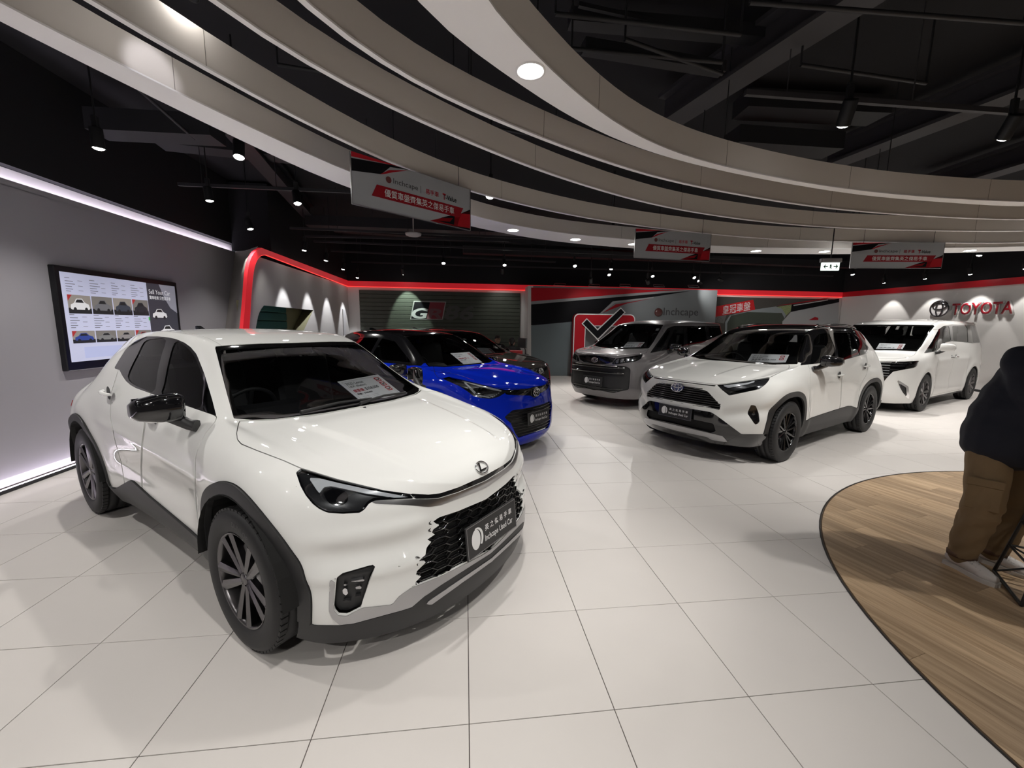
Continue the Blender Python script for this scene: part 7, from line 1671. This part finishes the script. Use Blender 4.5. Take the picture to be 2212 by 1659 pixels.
# standing person at the right edge, facing towards the timber floor's near side
pr = empty('person', (3.42, 2.12, .004), 0, 'person in dark knit top, khaki cargo trousers and white sneakers beside the black stool', 'person')
B0 = np.array([3.42, 2.12, .004]); W2 = lambda x, y, z: np.array([x, y, z]) - B0
hipR, hipL = W2(3.30, 2.14, .90), W2(3.52, 2.14, .90); knR, knL = W2(3.26, 2.10, .50), W2(3.52, 2.10, .50); anR, anL = W2(3.268, 2.165, .10), W2(3.535, 2.185, .10)
sh_r, sh_l = W2(3.34, 2.10, 1.40), W2(3.70, 2.08, 1.40); nk = W2(3.53, 2.08, 1.47); hd = W2(3.56, 2.02, 1.64)
elR, wrR = W2(3.30, 1.98, 1.14), W2(3.50, 1.80, 1.06); elL, wrL = W2(3.80, 1.97, 1.14), W2(3.66, 1.78, 1.06)
hf = head_on(pr, hd, -1.35, 1.0)
organic('body', [([hipR, knR, anR], [.085, .058, .036]), ([hipL, knL, anL], [.085, .058, .036]), ([anR, anR + np.array([.0, -.12, -.062])], [.034, .02]), ([anL, anL + np.array([.035, -.12, -.062])], [.034, .02]), ([(hipR + hipL) / 2, W2(3.44, 2.13, 1.15), W2(3.52, 2.09, 1.36)], [.135, .125, .13]), ([sh_r, sh_l], [.06, .06]), ([nk, hd], [.055, .05]), ([sh_r, elR, wrR], [.052, .042, .030]), ([sh_l, elL, wrL], [.052, .042, .030])] + hand(wrR, (.75, -.4, -.1), 1) + hand(wrL, (-.75, -.4, -.1), -1), M_SKIN, pr, .009, 4, hf)
def trouser_fold(P):
    z = P[:, 2]; a = np.arctan2(P[:, 1], P[:, 0]); x, y = P[:, 0] * 30, P[:, 1] * 30; w = np.sin(z * 55 + 2.2 * np.sin(x * .9 + z * 7) + 2 * np.sin(y * 1.1)); w = np.sign(w) * np.abs(w) ** .6; return .0045 * w * (np.exp(-((z - .40) / .14) ** 2) + np.exp(-((z - .16) / .07) ** 2)) + .0035 * np.sin(x * 1.3 + z * 21 + 2 * np.sin(y)) * np.sin(y * .8 + z * 13)
tr = organic('trousers', [([hipR + np.array([0, 0, .06]), hipR * .6 + knR * .4, knR, knR * .4 + anR * .6, anR + np.array([0, 0, .01])], [.104, .108, .096, .084, .070]), ([hipL + np.array([0, 0, .06]), hipL * .6 + knL * .4, knL, knL * .4 + anL * .6, anL + np.array([0, 0, .01])], [.104, .108, .096, .084, .070]), ([hipR + np.array([.05, 0, .05]), hipL + np.array([-.05, 0, .05])], [.11, .11])], M_KHAKI, pr, .010, 5, (), trouser_fold)
pR = np.array([[.54, -.84, 0], [-.84, -.54, 0], [0, 0, 1.0]]).T; pk = MB(); pk.box(W2(3.192, 2.062, .565), (.15, .02, .19), pR, bev=.008); o = pk.build('cargo_pocket', M_KHAKI, pr); pf = MB(); pf.box(W2(3.184, 2.057, .645), (.16, .016, .05), pR, bev=.006); pf.build('pocket_flap', M_KHAKI, pr)
cf = MB()
for an in (anR, anL): cf.lathe([(.060, .0), (.072, -.005), (.073, .02), (.064, .03)], 18, 'Z', tuple(an), close=True)
cf.build('trouser_cuff', mat('khaki_inside', (.12, .07, .045), .9), pr)['kind'] = 'stuff'
organic('knit_top', [([W2(3.355, 2.12, .90), W2(3.37, 2.12, 1.05), W2(3.42, 2.10, 1.25), sh_r + np.array([.08, 0, -.03])], [.195, .178, .155, .11]), ([W2(3.50, 2.12, .90), W2(3.53, 2.12, 1.05), W2(3.58, 2.10, 1.25), sh_l + np.array([-.08, 0, -.03])], [.175, .165, .155, .11]), ([W2(3.35, 2.11, .875), W2(3.51, 2.11, .875)], [.165, .165]), ([sh_r, sh_l], [.085, .085]), ([sh_r, elR, elR * .3 + wrR * .7], [.085, .068, .05]), ([sh_l, elL, elL * .3 + wrL * .7], [.085, .068, .05])], M_NAVY, pr, .012, 7, (), lambda P: .004 * np.sin(P[:, 2] * 45 + P[:, 0] * 20))
def sneaker(heel, toe, par):
    h, t = np.array(heel, float) - B0[:2], np.array(toe, float) - B0[:2]; d = t - h; L = np.linalg.norm(d); d /= L; w = np.array([-d[1], d[0]])
    outl = [(0, .030), (.03, .040), (.30, .036), (.62, .048), (.82, .046), (.95, .030), (1.0, .0)]; P = [(a * L, b_) for a, b_ in outl] + [(a * L, -b_) for a, b_ in outl[::-1][1:]]; P = [tuple(p) for p in smooth_poly(P, 3, True)]
    fr = (np.array([h[0], h[1], 0]), np.array([d[0], d[1], 0]), np.array([w[0], w[1], 0]), np.array([0, 0, 1.0])); b = MB(); b.prism(P, 0, .026, fr); so = b.build('sneaker_sole', M_SOLE, par)
    Q = lambda a, s_, z: np.array([h[0] + d[0] * a * L + w[0] * s_, h[1] + d[1] * a * L + w[1] * s_, z])
    up = organic('sneaker', [([Q(.10, 0, .06), Q(.35, 0, .062), Q(.65, 0, .048), Q(.88, 0, .040)], [.040, .042, .040, .028])], M_SHOE, par, .007, 4, [(Q(.16, 0, .085), (.036, .036, .03)), (Q(.75, 0, .035), (.045, .045, .022))])
    lc = MB()
    for k, a in enumerate((.42, .50, .58, .66)):
        z = .110 - .07 * (a - .30) * 1.25; lc.tube([Q(a, -.030, z - .010), Q(a + .02, 0, z + .004), Q(a + .04, .030, z - .010)], .0035, 5); lc.tube([Q(a + .04, -.030, z - .012), Q(a + .02, 0, z + .005), Q(a, .030, z - .010)], .0035, 5)
    lc.tube([Q(.44, 0, .105), Q(.40, .04, .10), Q(.47, .05, .075)], .003, 5); lc.build('shoelace', mat('grey_lace', (.5, .48, .46), .7), par)['kind'] = 'stuff'
    return so
sneaker((3.265, 2.235), (3.262, 1.955), pr); sneaker((3.53, 2.25), (3.60, 1.985), pr)

# bar stool with a black wire frame
st = empty('bar_stool', (3.46, 1.81, .004), math.radians(-41.6), 'black wire-framed bar stool on the timber floor beside the standing person', 'stool'); M_WIRE = mat('black_stool_steel', (.012, .012, .013), .35)
def S_(x, y, z): return (x, y, z)
feet = [(-.207, -.207), (-.207, .207), (.207, -.207), (.207, .207)]; tops = [(-.10, -.12), (-.10, .12), (.10, -.12), (.10, .12)]
for (a, c), (d, e_) in zip(feet, tops):
    b = MB(); b.tube([S_(a, c, .012), S_(d, e_, .70)], .010, 8); b.build('leg', M_WIRE, st)
def at(i, t): return tuple(np.array([*feet[i], .012]) * (1 - t) + np.array([*tops[i], .70]) * t)
for i, j in ((0, 1), (2, 3)):
    b = MB(); b.tube([at(i, 0), at(j, 0)], .010, 8); b.build('base_runner', M_WIRE, st)
for t in (.30, .55):
    for i, j in ((0, 1), (1, 3), (3, 2), (2, 0)):
        b = MB(); b.tube([at(i, t), at(j, t)], .007, 6); b.build('foot_rail', M_WIRE, st)
for i, j in ((0, 2), (2, 0), (1, 3), (3, 1)):
    b = MB(); b.tube([at(i, 0), at(j, .30)], .006, 6); b.build('cross_brace', M_WIRE, st)
b = MB(); b.lathe([(0, .70), (.19, .70), (.205, .715), (.20, .745), (.17, .755), (0, .757)], 28, 'Z'); b.build('seat', M_CLAD, st)

# desk corner behind the dark car: two seated people, red chair, monitor, desk
Yd = 11.55
d0 = empty('desk', (1.22, Yd, 0), 0, 'white reception desk by the white end of the graphic wall', 'desk'); b = MB(); b.box((.0, 0, .74), (.9, .55, .03), bev=.005); b.build('desk_top', M_WHITEWALL, d0)
for sx in (-.42, .42):
    b = MB(); b.box((sx, 0, .363), (.04, .5, .725)); b.build('desk_leg', M_WHITEWALL, d0)
def seated(loc, yaw, label, back):
    e = empty('person', loc, 0, label, 'person'); hf = head_on(e, (0, 0, 1.16), yaw, 1.0); f = np.array([math.cos(yaw), math.sin(yaw), 0]); l = np.array([-f[1], f[0], 0]); z = np.array([0, 0, 1.0]); P = lambda a, c, d: f * a + l * c + z * d
    limbs = [([P(-.08, 0, .50), P(-.06, 0, .75), P(-.03, 0, .92)], [.14, .13, .14]), ([P(-.03, -.17, .95), P(-.03, .17, .95)], [.055, .055]), ([P(-.02, 0, .96), P(0, 0, 1.12)], [.055, .05])]
    for sg in (1, -1):
        limbs += [([P(-.03, sg * .19, .95), P(.10, sg * .23, .74), P(.32, sg * .14, .765)], [.05, .042, .03]), ([P(-.05, sg * .1, .50), P(.38, sg * .12, .50), P(.40, sg * .12, .07)], [.085, .06, .045]), ([P(.40, sg * .12, .06), P(.55, sg * .12, .04)], [.045, .035])]; limbs += hand(P(.32, sg * .14, .765), f, -sg)
    organic('body', limbs, M_SKIN, e, .010, 4, hf)
    jl = [([P(-.08, 0, .48), P(-.06, 0, .75), P(-.03, 0, .92)], [.165, .155, .16]), ([P(-.03, -.18, .955), P(-.03, .18, .955)], [.07, .07])]
    for sg in (1, -1): jl += [([P(-.03, sg * .19, .95), P(.10, sg * .23, .74), P(.30, sg * .15, .765)], [.068, .056, .042]), ([P(-.05, sg * .1, .50), P(.38, sg * .12, .50), P(.40, sg * .12, .07)], [.10, .075, .06]), ([P(.40, sg * .12, .055), P(.56, sg * .12, .045)], [.05, .04])]
    organic('suit', jl, M_SUIT, e, .012, 5)
    b = MB(); c = P(.125, 0, .90); R = np.stack([l, z * .97 + f * -.2, f], 1); b.prism([(-.05, .10), (.05, .10), (.0, -.16)], -.02, .012, (c, l, z, f)); b.build('shirt_front', M_SHIRT, e); b = MB(); b.tube([P(.0, -.055, 1.015), P(.06, -.02, 1.0), P(.06, .02, 1.0), P(.0, .055, 1.015), P(-.055, 0, 1.03)], .014, 6, closed=True); b.build('shirt_collar', M_SHIRT, e)
    return e
pa = wy(1075, 733, Yd + .45); seated((float(pa[0]), Yd + .45, 0), -1.2, 'seated person in a dark suit and white shirt behind the dark brown car', False)
pb = wy(1103, 741, Yd + .1); seated((float(pb[0]) + .02, Yd - .1, -.045), 1.3, 'seated person with dark hair and dark jacket in the red chair', True)
def chair(loc, yaw, label):
    e = empty('office_chair', loc, yaw, label, 'chair'); M_RC = mat('red_chair_fabric', (.36, .015, .02), .55)
    b = MB(); b.box((0, 0, .44), (.46, .48, .08), bev=.03); b.build('seat', M_RC, e); b = MB(); b.box((-.27, 0, .70), (.07, .48, .42), bev=.03); b.build('backrest', M_RC, e)
    for k in range(4): b = MB(); sx, sy = (-1, 1)[k % 2] * .19, (-1, 1)[k // 2] * .19; b.tube([(sx, sy, .40), (sx * 1.1, sy * 1.1, 0.0)], .012, 6); b.build('leg', M_WIRE, e)
    return e
chair((float(pb[0]) + .10, Yd - .20, 0), 1.3, 'red upholstered chair in front of the reception desk')
ch2 = chair((float(pa[0]), Yd + .55, 0), -1.2, 'red upholstered chair behind the reception desk under the person in a suit')
pm = wy(1121, 738, Yd); mo = empty('monitor', (float(pm[0]) + .1, Yd, .757), 0, 'slim grey monitor turned sideways on a stand at the desk', 'monitor')
b = MB(); b.box((0, 0, .33), (.05, .42, .28), np.array([[.9, -.42, 0], [.42, .9, 0], [0, 0, 1]]), bev=.006); b.build('display', mat('grey_monitor_shell', (.12, .125, .13), .4), mo); b = MB(); b.tube([(.03, .02, .30), (.09, 0, .12), (.10, 0, .0)], .012, 6); b.box((.10, 0, .006), (.16, .2, .012), bev=.004); b.build('monitor_stand', M_CLAD, mo)
